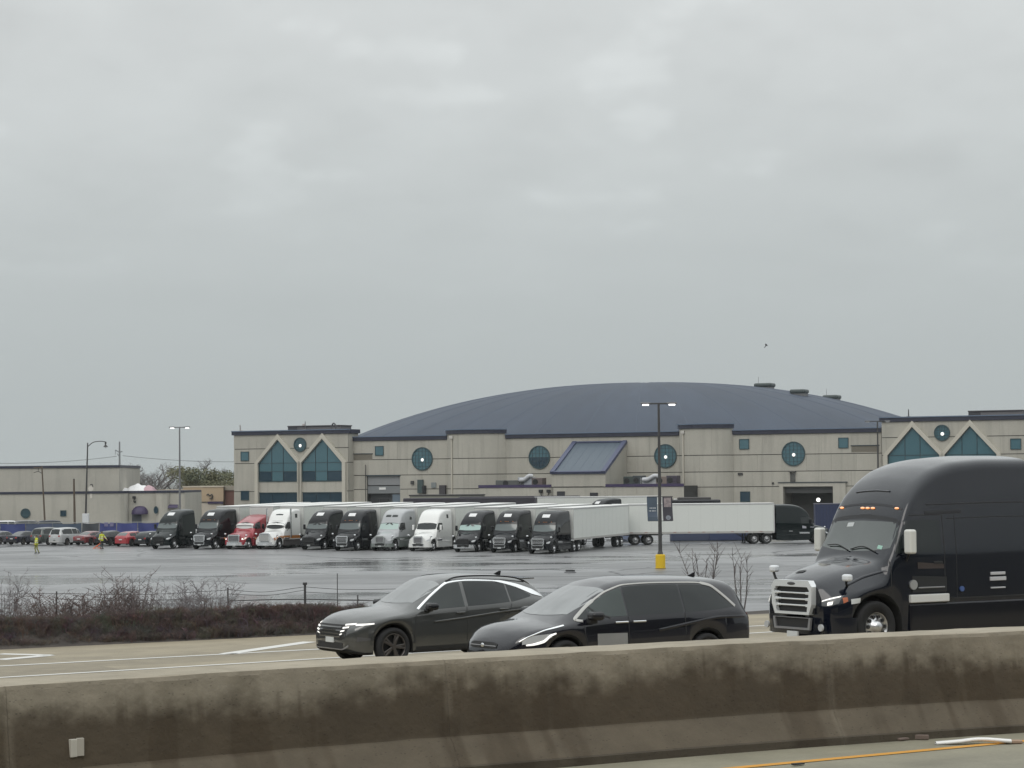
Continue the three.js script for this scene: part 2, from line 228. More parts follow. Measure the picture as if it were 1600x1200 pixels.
// near carriageway and its median barrier
const barTop = [[-420, 1107], [-180, 1087], [0, 1073.5], [300, 1054], [600, 1036], [850, 1022.5], [1100, 1009], [1350, 997], [1600, 986], [1800, 977.5], [2100, 966]].map(p => at(...p, 1.04));
const barCurve = new THREE.CatmullRomCurve3(barTop.map(p => V(p.x, 0, p.z)));
{
  const near = (s, t) => { const p = barCurve.getPointAt(clamp(s)), d = barCurve.getTangentAt(clamp(s)), n = V(-d.z, 0, d.x); if (n.z < 0) n.negate(); return p.addScaledVector(n, t); };
  const len = barCurve.getLength();
  const gr = grid(80, 24, (s, t) => { const p = near(s, lerp(-0.5, 16, t)); return [p.x, 0, p.z]; });
  { const uv = gr.attributes.uv; for (let i = 0; i < uv.count; i++) uv.setXY(i, uv.getX(i) * len, uv.getY(i) * 16.5); }
  struct('near_carriageway', gr, new THREE.MeshStandardMaterial({ map: roadTex(0.27, 0.25, 0.185), roughness: 0.6, bumpMap: grainBump, bumpScale: 0.003 }));
  // yellow edge line
  const ya = at(1170, 1198.5, 0), yb = at(1600, 1158.5, 0), yd = yb.clone().sub(ya);
  struct('yellow_edge_line', grid(30, 1, (s, t) => { const p = ya.clone().addScaledVector(yd, lerp(-0.6, 2, s)), n = V(-yd.z, 0, yd.x).normalize(); p.addScaledVector(n, (t - 0.5) * 0.13); return [p.x, 0.006, p.z]; }), std(0.62, 0.30, 0.045, 0.55));
  // no strip laid in the gutter, the barrier map is darker along its foot; barrier section (offset towards the camera, height)
  const prof = [[0.30, -0.02], [0.30, 0.075], [0.285, 0.085], [0.13, 0.31], [0.10, 0.34], [0.02, 1.0], [0.0, 1.04], [-0.03, 1.045], [-0.62, 1.045], [-0.66, 1.03], [-0.72, 0.3], [-0.95, 0.08], [-0.95, -0.9]];
  const cum = [0]; for (let i = 1; i < prof.length; i++) cum.push(cum[i - 1] + Math.hypot(prof[i][0] - prof[i - 1][0], prof[i][1] - prof[i - 1][1]));
  const sOf = px => { let best = 0, bd = 1e9; for (let k = 0; k <= 2000; k++) { const p = barCurve.getPointAt(k / 2000), q = proj(V(p.x, 1.04, p.z)); if (Math.abs(q[0] - px) < bd) { bd = Math.abs(q[0] - px); best = k / 2000; } } return best; };
  const cuts = [0, sOf(8), sOf(694), sOf(1290), 1], gap = 0.0012 / len;
  const joints = cuts.slice(1, 4);
  const TW = 2048, TH = 512, HL = cum[8];
  const map = tex(TW, TH, (i, j) => {
    const u = i / TW * len, v = j / TH * HL, n = fbm(u * 0.9, v * 2, 5), f = fbm(u * 6, v * 8, 4), st = fbm(u * 2.6 + 9, v * 0.5, 4);
    let c = [0.37, 0.325, 0.25], k = 0.86 + 0.26 * (n - 0.5) + 0.26 * (f - 0.5) + 0.10 * (hash(i, j) - 0.5) - 0.35 * (hash(i >> 1, j >> 1) > 0.992 ? 1 : 0);
    const top = cum[6];                                                          // grime: heavy over the middle, its upper edge ragged, drips along the toe
    const drip = sstep(0.52, 0.75, fbm(u * 9 + 4, v * 0.7, 4)); const edge = 0.90 + 0.26 * (fbm(u * 0.75 + 30, 1, 4) - 0.5) + 0.12 * (fbm(u * 3.1 + 8, v * 2, 4) - 0.5) + 0.06 * drip;
    const g = v < top ? sstep(edge + 0.17, edge - 0.17, v + 0.22 * (f - 0.5)) : 0;
    const toe = sstep(0.46, 0.38, v + 0.06 * (n - 0.5));
    const grime = clamp(g * (0.96 - 0.16 * toe) + 0.12 * sstep(0.55, 0.7, st) + (v < top ? 0.34 : 0.0) * (1 - g));
    c = [lerp(c[0], 0.070, grime), lerp(c[1], 0.051, grime), lerp(c[2], 0.031, grime)];
    { let dj = 9; for (const q of joints) dj = Math.min(dj, Math.abs(u - q * len + 0.05 * (fbm(v * 5, 2, 3) - 0.5))); const lime = sstep(0.07, 0.01, dj) * sstep(0.3, 0.6, fbm(v * 4 + 3, u * 3, 3)) * (v < top ? 0.2 : 0); c = c.map((q, m) => lerp(q, [0.30, 0.26, 0.20][m], lime)); }
    if (v < cum[1] + 0.02) { const w = 0.55 + 0.2 * n; c = c.map(q => q * w); }
    return c.map(q => enc(q * k));
  }, { wrap: false });
  const bm = new THREE.MeshStandardMaterial({ map, roughness: 0.9, bumpMap: tex(512, 512, (i, j) => fbm(i / 20, j / 20, 5), { srgb: false, rx: 14, ry: 1.6 }), bumpScale: 0.006 });
  const wall = thing('median_barrier', 'long stained concrete barrier dividing the two carriageways', 'barrier');
  for (let c = 0; c < 4; c++) {
    const a = cuts[c] + (c ? gap : 0), b = cuts[c + 1] - gap;
    const g = grid(120, prof.length - 1, (s, t) => { const k = Math.round(t * (prof.length - 1)), q = lerp(a, b, s), j = k >= 4 && k <= 9 ? (fbm(q * len * 3, k, 3) - 0.5) * 0.014 : 0, p = near(q, prof[k][0] + j); return [p.x, prof[k][1] + j, p.z]; });
    const uv = g.attributes.uv; for (let i = 0; i < uv.count; i++) { const k = Math.round(uv.getY(i) * (prof.length - 1)); uv.setXY(i, lerp(a, b, uv.getX(i)), k >= 8 ? 0.985 : cum[k] / HL); }
    part(wall, 'barrier_segment', toCreasedNormals(g, 0.35), bm);
  }
  // thin lime run at each joint
  // small bracket on the face
  const bp = at(112, 1143, 0.55), sB = sOf(112), pb = near(sB, 0.075), tb = barCurve.getTangentAt(sB);
  const k = thing('barrier_reflector', 'small pale reflector plate on the stained barrier at its left end', 'reflector', [pb.x, 0.5, pb.z], -Math.atan2(tb.z, tb.x));
  part(k, 'plate', rbx(-0.065, 0.0, -0.075, 0.075, -0.02, 0.02, 0.006).rotateY(0.15), std(0.50, 0.47, 0.41, 0.6)); part(k, 'plate', rbx(0.0, 0.065, -0.07, 0.08, -0.02, 0.02, 0.006).rotateY(-0.2), std(0.40, 0.37, 0.32, 0.6));
  // litter on the shoulder
  const pl0 = at(1462, 1163.5, 0), pl1 = at(1578, 1162, 0), pd = pl1.clone().sub(pl0), pl = pd.length();
  const pk = thing('broken_strip', 'long white broken plastic strip lying beside the yellow line', 'debris', [pl0.x, 0.0, pl0.z], -Math.atan2(pd.z, pd.x));
  part(pk, 'strip', tube([[0, 0.012, 0], [pl * 0.3, 0.03, 0.01], [pl * 0.6, 0.045, -0.01], [pl, 0.03, 0.02]], 0.022, 24, 6).scale(1, 1, 2.2), std(0.78, 0.77, 0.75, 0.4)); part(pk, 'frayed_end', rbx(pl * 0.94, pl + 0.12, 0.005, 0.035, -0.06, 0.05, 0.008), std(0.35, 0.24, 0.17, 0.8));
  const d1 = at(1413, 1157, 0), d2 = at(1372, 1159, 0), d3 = at(1246, 1196.5, 0);
  solo('rubber_scrap', [rbx(-0.1, 0.1, 0, 0.03, -0.03, 0.03, 0.012).rotateY(0.7).translate(d1.x, 0.004, d1.z), rbx(-0.05, 0.12, 0, 0.05, -0.02, 0.02, 0.01).rotateY(-0.3).translate(d1.x + 0.14, 0.004, d1.z - 0.05)], std(0.16, 0.12, 0.10, 0.8), 'brownish torn scrap on the shoulder left of the white strip', 'debris');
  solo('plastic_shard', rbx(-0.04, 0.05, 0, 0.02, -0.02, 0.02, 0.008).rotateZ(0.2).translate(d2.x, 0.012, d2.z), std(0.62, 0.62, 0.6, 0.4), 'tiny pale shard at the foot of the barrier', 'debris');
  solo('dark_scrap', rbx(-0.06, 0.07, 0, 0.016, -0.025, 0.025, 0.007).rotateY(0.5).translate(d3.x, 0.01, d3.z), M.black, 'small dark scrap lying on the yellow edge line', 'debris');
}

// wooded bank added unseen behind the viewer, so the glossy flanks mirror something dark
{
  const g = grid(160, 10, (s, t) => { const x = lerp(-260, 260, s), n = fbm(x * 0.11 + 7, t * 4, 4), k = Math.sin(Math.min(1, t * 1.6) * Math.PI / 2); return [x + 2 * (n - 0.5), -1 + k * (15 + 14 * n), 24 + 30 * t + 5 * (fbm(x * 0.3, t * 6 + 3, 3) - 0.5)]; });
  struct('added_wooded_bank', g, std(0.035, 0.038, 0.026, 0.95));
}

// ------------------------------------------------------------------ the arena (its own axes: x along the front to the right, y up, z out of the front)
const THETA = 25 * Math.PI / 180, ARENA_Z = 345, G0 = lotY(-ARENA_Z);
const arena = thing('arena_building', 'wide beige concrete arena with a low blue grey dome and teal windows', 'building', [0, G0, -ARENA_Z], -THETA);
const fU = V(Math.cos(THETA), 0, Math.sin(THETA)), fN = V(-Math.sin(THETA), 0, Math.cos(THETA));
function fac(px, py, w = 0) {                                  // photo pixel -> [u, height] on the plane w metres in front of the main wall
  const r = ray(px, py), o = V(0, G0, -ARENA_Z).addScaledVector(fN, w), t = o.clone().sub(camera.position).dot(fN) / r.dot(fN), p = camera.position.clone().addScaledVector(r, t);
  return [p.clone().sub(o).dot(fU), p.y - G0];
}
const fu = (px, w = 0) => fac(px, 740, w)[0], fh = (px, py, w = 0) => fac(px, py, w)[1];
const disc = (r, d, n = 40) => new THREE.CylinderGeometry(r, r, d, n).rotateX(Math.PI / 2);
const ringG = (r0, r1, d) => { const s = new THREE.Shape().absarc(0, 0, r1, 0, Math.PI * 2); s.holes.push(new THREE.Path().absarc(0, 0, r0, 0, Math.PI * 2)); return new THREE.ExtrudeGeometry(s, { depth: d, bevelEnabled: false, curveSegments: 28 }); };
const EAVE = fh(700, 686.5), H1 = fh(700, 716.8), H2 = fh(700, 741.5), H3 = fh(700, 763.8);
// windows, each with its frame and panes
function roundWindow(parent, u, h, w, r, lamp, split) {
  const f = part(parent, 'window_frame', [ringG(r - 0.09, r + 0.07, 0.16).translate(u, h, w)], M.tealFrame);
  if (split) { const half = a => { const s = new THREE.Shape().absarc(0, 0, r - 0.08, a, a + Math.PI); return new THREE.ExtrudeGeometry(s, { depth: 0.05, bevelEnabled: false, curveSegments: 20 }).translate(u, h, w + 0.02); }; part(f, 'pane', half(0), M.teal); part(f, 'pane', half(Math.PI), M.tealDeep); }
  else part(f, 'pane', disc(r - 0.08, 0.06).translate(u, h, w + 0.04), M.teal);
  const bars = []; for (let k = -2; k <= 2; k++) { const d = k / 3 * r, l = Math.sqrt(r * r - d * d) * 0.96; bars.push(bx(u + d - 0.02, u + d + 0.02, h - l, h + l, w + 0.07, w + 0.11)); bars.push(bx(u - l, u + l, h + d - 0.02, h + d + 0.02, w + 0.072, w + 0.112)); }
  part(f, 'glazing_bar', bars, M.mullion);
  if (lamp) part(f, 'hanging_lamp', new THREE.SphereGeometry(0.24, 12, 8).scale(1, 1, 0.4).translate(u + 0.05, h - 0.15, w + 0.12), M.lampWhite);
}
function squareWindow(parent, u, h, w, s, m = M.teal) {
  const f = part(parent, 'window_frame', [bx(u - s, u + s, h + s - 0.09, h + s, w, w + 0.12), bx(u - s, u + s, h - s, h - s + 0.09, w, w + 0.12), bx(u - s, u - s + 0.09, h - s + 0.09, h + s - 0.09, w, w + 0.12), bx(u + s - 0.09, u + s, h - s + 0.09, h + s - 0.09, w, w + 0.12)], M.tealFrame);
  part(f, 'pane', bx(u - s + 0.09, u + s - 0.09, h - s + 0.09, h + s - 0.09, w + 0.01, w + 0.06), m);
}
// panelled wall: rows of precast panels with open joints, holes left where rectangles in 'skip' stand
function panelWall(parent, u0, u1, w, rows, step, skip = [], seedk = 1) {
  const back = []; { let a = u0; const H = rows[rows.length - 1]; for (const s of skip.filter(s => s[2] === 0 && s[0] > u0 && s[1] < u1).sort((p, q) => p[0] - q[0])) { back.push(bx(a, s[0], 0, H, w - 0.6, w - 0.16), bx(s[0], s[1], s[3], H, w - 0.6, w - 0.16)); a = s[1]; } back.push(bx(a, u1, 0, H, w - 0.6, w - 0.16)); }
  const wall = part(parent, 'wall', back, M.joint);
  for (let r = 0; r + 1 < rows.length; r++) {
    const n = Math.max(1, Math.round((u1 - u0) / (step * (r % 2 ? 1.25 : 1))));
    for (let k = 0; k < n; k++) {
      let a = lerp(u0, u1, k / n), b = lerp(u0, u1, (k + 1) / n), y0 = rows[r] + 0.05, y1 = rows[r + 1] - 0.05;
      const cut = skip.filter(s => s[0] < b && s[1] > a && s[2] < y1 && s[3] > y0), pieces = [];
      if (!cut.length) pieces.push([a, b, y0, y1]);
      else { const s = cut[0]; if (s[0] > a) pieces.push([a, s[0], y0, y1]); if (s[1] < b) pieces.push([s[1], b, y0, y1]); const A = Math.max(a, s[0]), B = Math.min(b, s[1]); if (s[3] < y1) pieces.push([A, B, s[3], y1]); if (s[2] > y0) pieces.push([A, B, y0, s[2]]); }
      for (const [p, q, y, z] of pieces) if (q - p > 0.03 && z - y > 0.03) part(wall, 'concrete_panel', bx(p + (p === a ? 0.009 : 0), q - (q === b ? 0.009 : 0), y, z, w - 0.16, w + (hash(k + seedk, r) - 0.5) * 0.012), concTones[Math.floor(hash(k * 3 + seedk, r * 7) * 5)]);
    }
  }
  return wall;
}
function cornice(parent, pts, y, w = 0) {                       // dark band with a paler lip, following pts [u, z]
  const seg = (d0, d1, y0, y1) => { const gs = []; for (let k = 0; k + 1 < pts.length; k++) { const a = V(pts[k][0], 0, pts[k][1]), b = V(pts[k + 1][0], 0, pts[k + 1][1]), L = a.distanceTo(b), g = bx(-0.02, L + 0.02, y0, y1, d0, d1).rotateY(-Math.atan2(b.z - a.z, b.x - a.x)).translate(a.x, 0, a.z); gs.push(g); } return gs; };
  const m = part(parent, 'cornice', seg(-0.3, 0.22, y, y + 0.52), M.navy); part(m, 'coping', seg(-0.32, 0.34, y + 0.52, y + 0.66), M.navyEdge); return m;
}
const uL = fu(545), uR = fu(1378), uBay = [[fu(699), fu(791)], [fu(1062), fu(1146)]];
{
  const door = [fu(1224), fu(1302), 0, fh(1262, 760)], louvL = [fu(550), fu(582), fh(566, 719), fh(566, 709.5)], louvR = [fu(1331), fu(1374), fh(1352, 706.5), fh(1352, 696.5)], entry = [fu(573), fu(625), 0, fh(600, 743.5)];
  for (const [a, b, k] of [[uL, uBay[0][0], 1], [uBay[0][1], uBay[1][0], 20], [uBay[1][1], uR, 40]]) { panelWall(arena, a, b, 0, [0, H3, H2, H1, EAVE], 3.6, [door, louvL, louvR, entry], k); cornice(arena, [[a, 0], [b, 0]], EAVE); }
  // bowed stair bays with a downpipe each
  for (const [k, [a, b]] of uBay.entries()) {
    const c = (a + b) / 2, hw = (b - a) / 2, bulge = 2.6, R = (hw * hw + bulge * bulge) / (2 * bulge), z0 = bulge - R, half = Math.asin(hw / R), topB = fh(k ? 1100 : 745, k ? 669.5 : 677.5), N = 6;
    const core = part(arena, 'stair_bay', new THREE.CylinderGeometry(R - 0.2, R - 0.2, topB, 24, 1, false, -half, 2 * half).translate(c, topB / 2, z0), M.joint);
    const rows = [0, H3, H2, H1, topB];
    for (let r = 0; r < 4; r++) for (let q = 0; q < (r === 3 ? 3 : 2); q++) {
      const n = r === 3 ? 3 : 2, A = -half + 2 * half * q / n + 0.0012, B = -half + 2 * half * (q + 1) / n - 0.0012;
      const g = grid(8, 1, (s, t) => { const an = lerp(A, B, s); return [c + Math.sin(an) * R, lerp(rows[r] + 0.05, rows[r + 1] - 0.05, t), z0 + Math.cos(an) * R]; });
      const side = grid(8, 1, (s, t) => { const an = lerp(A, B, s), rr_ = R - t * 0.18; return [c + Math.sin(an) * rr_, rows[r + 1] - 0.05, z0 + Math.cos(an) * rr_]; });
      part(core, 'concrete_panel', [uvBox(g), uvBox(side)], concTones[(r + q * 2 + k) % 5]);
    }
    const edge = []; for (let s = 0; s <= 12; s++) { const an = lerp(-half, half, s / 12); edge.push([c + Math.sin(an) * R, z0 + Math.cos(an) * R]); }
    cornice(arena, edge, topB - 0.02);
    part(arena, 'bay_roof', new THREE.CylinderGeometry(R, R, 0.1, 24, 1, false, -half, 2 * half).translate(c, topB + 0.3, z0), M.navy);
    const an = -half + 0.42 * half, pu = c + Math.sin(an) * (R + 0.12), pz = z0 + Math.cos(an) * (R + 0.12);
    const pipe = part(arena, 'downpipe', rod([pu, 0.3, pz], [pu, topB - 0.4, pz], 0.12, 0.12, 10), M.concTrim);
    part(pipe, 'hopper', rbx(pu - 0.28, pu + 0.28, topB - 0.75, topB - 0.3, pz - 0.2, pz + 0.24, 0.05), std(0.52, 0.5, 0.46, 0.6));
  }
  for (const [px, py, r, lamp, split] of [[660, 717, 1.66, 1, 0], [843, 714.5, 1.62, 0, 1], [1040, 712.5, 1.62, 1, 0], [1240, 709, 1.62, 1, 0]]) roundWindow(arena, ...fac(px, py), 0.01, r, lamp, split);
  for (const [px, py] of [[593, 704.5], [1163, 694], [1318, 692]]) squareWindow(arena, ...fac(px, py), 0.012, 0.72);
  squareWindow(arena, ...fac(1164.5, 776), 0.012, 0.72, M.tealDeep);
  for (const q of [louvL, louvR]) { const f = part(arena, 'louvre', bx(q[0], q[1], q[2], q[3], -0.14, -0.1), std(0.24, 0.215, 0.175, 0.8)); const b = []; for (let k = 0; k < 6; k++) { const y = lerp(q[2], q[3], (k + 0.5) / 6); b.push(bx(q[0] + 0.02, q[1] - 0.02, y - 0.05, y + 0.02, -0.1, -0.03)); } part(f, 'blade', b, std(0.27, 0.245, 0.2, 0.8)); part(f, 'lintel', bx(q[0] - 0.1, q[1] + 0.1, q[3] - 0.01, q[3] + 0.1, 0.012, 0.06), M.mullion); }
  // entrance with transom glazing (left) and loading door (right)
  { const [a, b, , h] = entry, e = part(arena, 'entrance', bx(a, b, 0, h, -1.4, -1.2), std(0.10, 0.105, 0.11, 0.6));
    part(e, 'fascia', bx(a + 0.05, b - 0.05, h * 0.80, h - 0.05, -0.9, -0.25), std(0.24, 0.245, 0.25, 0.5)); part(e, 'fascia', bx(a + 0.05, b - 0.05, h * 0.62, h * 0.78, -0.9, -0.2), std(0.19, 0.2, 0.205, 0.5));
    part(e, 'sidelight', bx(b - 1.5, b - 0.1, 0.1, h * 0.6, -0.5, -0.4), std(0.14, 0.18, 0.22, 0.2)); part(e, 'sign_panel', bx(a + 2.0, a + 3.1, h * 0.7, h * 0.75, -0.2, -0.14), M.whitePaint);
    for (const k of [0, 1]) part(e, 'door', bx(a + 0.3 + k * 1.6, a + 1.8 + k * 1.6, 0.05, h * 0.5, -0.6, -0.5), std(0.025, 0.025, 0.028, 0.4)); part(e, 'lintel', bx(a - 0.1, b + 0.1, h - 0.02, h + 0.14, 0.012, 0.12), M.mullion); part(e, 'mast', rod([a - 0.05, h * 0.45, 0.3], [a - 0.05, h + 1.7, 0.3], 0.06), M.poleDark); }
  { const [a, b, , h] = door, d = part(arena, 'loading_door', [bx(a - 1, b + 1, 0, h + 0.5, -3.6, -3.4)], std(0.055, 0.052, 0.048, 0.8));
    part(d, 'reveal', [bx(a - 0.02, a + 0.1, 0, h, -3.4, -0.17), bx(b - 0.1, b + 0.02, 0, h, -3.4, -0.17), bx(a + 0.1, b - 0.1, h - 0.12, h, -3.4, -0.17)], std(0.16, 0.15, 0.13, 0.85));
    part(d, 'surround', [bx(a - 0.55, a, 0, h + 0.5, 0.014, 0.3), bx(b, b + 1.8, 0, h + 0.5, 0.014, 0.3), bx(a, b, h, h + 0.5, 0.014, 0.3)].map(g => uvBox(g)), concTones[2]); part(d, 'drip_edge', bx(a - 0.7, b + 2.0, h + 0.5, h + 0.62, 0.014, 0.4), M.mullion);
    part(d, 'rolled_shutter', bx(a + 0.1, b - 0.1, h - 0.9, h - 0.12, -0.9, -0.4), std(0.07, 0.07, 0.07, 0.6));
    part(d, 'door_lamp', new THREE.SphereGeometry(0.27, 14, 10).translate(fu(1277), fh(1277, 781), -0.3), glow(1, 1, 0.95, 2.2));
    const [vu, vh] = fac(1239, 746); part(arena, 'wall_vent', [bx(vu - 0.5, vu + 0.5, vh + 0.75, vh + 0.9, 0.02, 0.5), bx(vu - 0.35, vu - 0.25, vh - 0.6, vh + 0.75, 0.02, 0.2), bx(vu + 0.25, vu + 0.35, vh - 0.6, vh + 0.75, 0.02, 0.2), bx(vu - 0.25, vu + 0.25, vh - 0.6, vh + 0.5, 0.02, 0.1)], std(0.10, 0.098, 0.09, 0.6)); }
  for (const [px, py, w, h, d, m] of [[645, 754, 0.25, 0.25, 0.3, M.poleDark], [658, 760, 0.45, 1.0, 0.4, std(0.05, 0.075, 0.075, 0.5)], [664, 765, 0.25, 0.6, 0.5, M.black], [678, 758, 0.4, 0.4, 0.15, std(0.2, 0.22, 0.22, 0.5)], [693, 766, 0.5, 0.75, 0.5, std(0.05, 0.045, 0.05, 0.6)], [1157, 740.5, 0.35, 0.16, 0.2, M.poleDark], [1208, 755, 0.14, 0.14, 0.2, M.poleDark]]) { const [u, y] = fac(px, py); part(arena, 'wall_fixture', rbx(u - w, u + w, y - h, y + h, 0.015, d, 0.04), m); }
  // low annex in front, with the sloped skylight
  const AW = 8, a0 = fu(748, AW), a1 = fu(1068, AW), aTop = fh(850, 760.5, AW), c0 = fu(861.5, AW), c1 = fu(946, AW), cTop = fh(900, 739.5, AW), r0 = fu(900.5, 0), r1 = fu(981, 0), rTop = fh(940, 692.5, 0);
  const ax = part(arena, 'annex', bx(a0, a1, 0, aTop, 0.02, AW - 0.16), M.joint);
  const nA = 9; for (let k = 0; k < nA; k++) part(ax, 'concrete_panel', bx(lerp(a0, a1, k / nA) + 0.014, lerp(a0, a1, (k + 1) / nA) - 0.014, 0, aTop - 0.12, AW - 0.16, AW), concTones[(k * 3 + 1) % 5]);
  part(ax, 'parapet_band', [bx(a0 - 0.05, c0 - 0.02, aTop - 0.1, aTop + 0.3, AW - 0.1, AW + 0.1), bx(c1 + 0.02, a1, aTop - 0.1, aTop + 0.3, AW - 0.1, AW + 0.1), bx(a0 - 0.05, a0 + 0.15, aTop - 0.1, aTop + 0.3, 0.1, AW - 0.1)], M.purple);
  part(ax, 'joint_strip', bx(c0, c1, aTop - 0.14, aTop - 0.04, AW + 0.002, AW + 0.03), M.joint);
  const sk = part(arena, 'skylight', [poly([[0.02, 0], [AW, 0], [AW, cTop], [0.02, rTop]], 0.3).rotateY(-Math.PI / 2).translate(c0 + 0.3, 0, 0), poly([[0.02, 0], [AW, 0], [AW, cTop], [0.02, rTop]], 0.3).rotateY(-Math.PI / 2).translate(c1, 0, 0), bx(c0 + 0.3, c1 - 0.3, aTop, cTop - 0.05, AW - 0.3, AW)].map(g => uvBox(g)), concTones[1]);
  { const sl = Math.hypot(AW, rTop - cTop), an = Math.atan2(rTop - cTop, AW), W = c1 - c0, put = g => g.rotateX(an).translate(c0, rTop, 0.02);
    part(sk, 'skylight_frame', [put(bx(-0.1, 0.55, 0.0, 0.42, 0, sl + 0.2)), put(bx(W - 0.55, W + 0.1, 0.0, 0.42, 0, sl + 0.2)), put(bx(0.55, W - 0.55, 0.0, 0.36, sl - 0.1, sl + 0.2)), put(bx(0.55, W - 0.55, 0.0, 0.36, 0, 0.3))], std(0.065, 0.075, 0.135, 0.5));
    part(sk, 'skylight_sheet', put(bx(0.55, W - 0.55, 0.02, 0.2, 0.3, sl - 0.1)), std(0.085, 0.11, 0.138, 0.5)); const seams = []; for (let k = 1; k < 6; k++) seams.push(put(bx(W * k / 6 - 0.03, W * k / 6 + 0.03, 0.2, 0.215, 0.32, sl - 0.12))); part(sk, 'skylight_seam', seams, std(0.08, 0.10, 0.135, 0.5)); }
  // things on the annex wall
  { const [u, y] = fac(852, 771, AW + 0.05); part(ax, 'flood_lamp', [rbx(u - 0.85, u - 0.35, y + 0.1, y + 0.55, AW, AW + 0.5, 0.06), rbx(u + 0.35, u + 0.85, y + 0.1, y + 0.55, AW, AW + 0.5, 0.06), rod([u - 0.6, y - 0.1, AW + 0.25], [u - 0.6, y + 0.15, AW + 0.25], 0.05), rod([u + 0.6, y - 0.1, AW + 0.25], [u + 0.6, y + 0.15, AW + 0.25], 0.05), tube([[u - 0.6, y - 0.08, AW + 0.25], [u - 0.4, y - 0.38, AW + 0.25], [u + 0.4, y - 0.38, AW + 0.25], [u + 0.6, y - 0.08, AW + 0.25]], 0.05)], M.black);
    for (const [px, py, w, h] of [[876.5, 775, 0.6, 0.65], [928, 772.5, 0.6, 0.25]]) { const [a, b] = fac(px, py, AW + 0.05); part(ax, 'dark_wall_panel', rbx(a - w, a + w, b - h, b + h, AW, AW + 0.12, 0.03), std(0.03, 0.03, 0.035, 0.5)); }
    const [lu, ly] = fac(876.5, 780, AW + 0.2); part(ax, 'wall_lamp', new THREE.SphereGeometry(0.2, 12, 8).translate(lu, ly, AW + 0.24), glow(1, 1, 0.96, 2)); }
  // units on the annex roof
  let first = true; const units = [[800, 4.6, 'long low dark unit on the annex roof at the left bay'], [823, 2.2, 'pale blue grey duct unit on the annex roof left of the skylight'], [842, 1.7, 'brownish unit on the annex roof beside the skylight wall'], [985, 1.6, 'dark green box unit on the annex roof just right of the skylight'], [999, 1.5, 'second dark box on the annex roof right of the skylight'], [1016, 2.6, 'pale silver duct on the annex roof behind the lamp pole'], [1036, 1.7, 'tan box unit on the annex roof right of the lamp pole'], [1052, 1.6, 'dark violet box on the annex roof against the right bay']];
  const uc = [[0.10, 0.105, 0.10], [0.36, 0.38, 0.42], [0.14, 0.11, 0.105], [0.05, 0.065, 0.06], [0.05, 0.06, 0.065], [0.42, 0.43, 0.45], [0.20, 0.16, 0.14], [0.055, 0.045, 0.065]];
  units.forEach(([px, w, lab], k) => { const u = fu(px, 5), p = V(0, G0 + aTop, -ARENA_Z).addScaledVector(fU, u).addScaledVector(fN, 5.0), o = thing('roof_unit', lab, 'air handler', p, -THETA, 'equipment on the annex roof'), h = [0.95, 1.35, 1.25, 1.35, 1.45, 1.2, 1.3, 1.4][k];
    part(o, 'casing', rbx(-w / 2, w / 2, 0.12, h, -0.7, 0.7, 0.06), std(...uc[k], 0.5)); part(o, 'base_rail', [bx(-w / 2, w / 2, 0, 0.118, -0.6, -0.45), bx(-w / 2, w / 2, 0, 0.118, 0.45, 0.6)], M.steel);
    if (k === 1 || k === 5) part(o, 'duct', tube([[-w * 0.3, h * 0.7, 0.8], [0, h * 0.75, 0.95], [w * 0.35, h * 1.15, 0.8], [w * 0.55, h * 1.1, 0.6]], 0.3, 16, 10), std(0.5, 0.51, 0.53, 0.4));
    else part(o, 'fan_grille', [disc(Math.min(0.42, w * 0.25), 0.06, 18).translate(-w * 0.15, h * 0.55, 0.72)], M.black); });
}
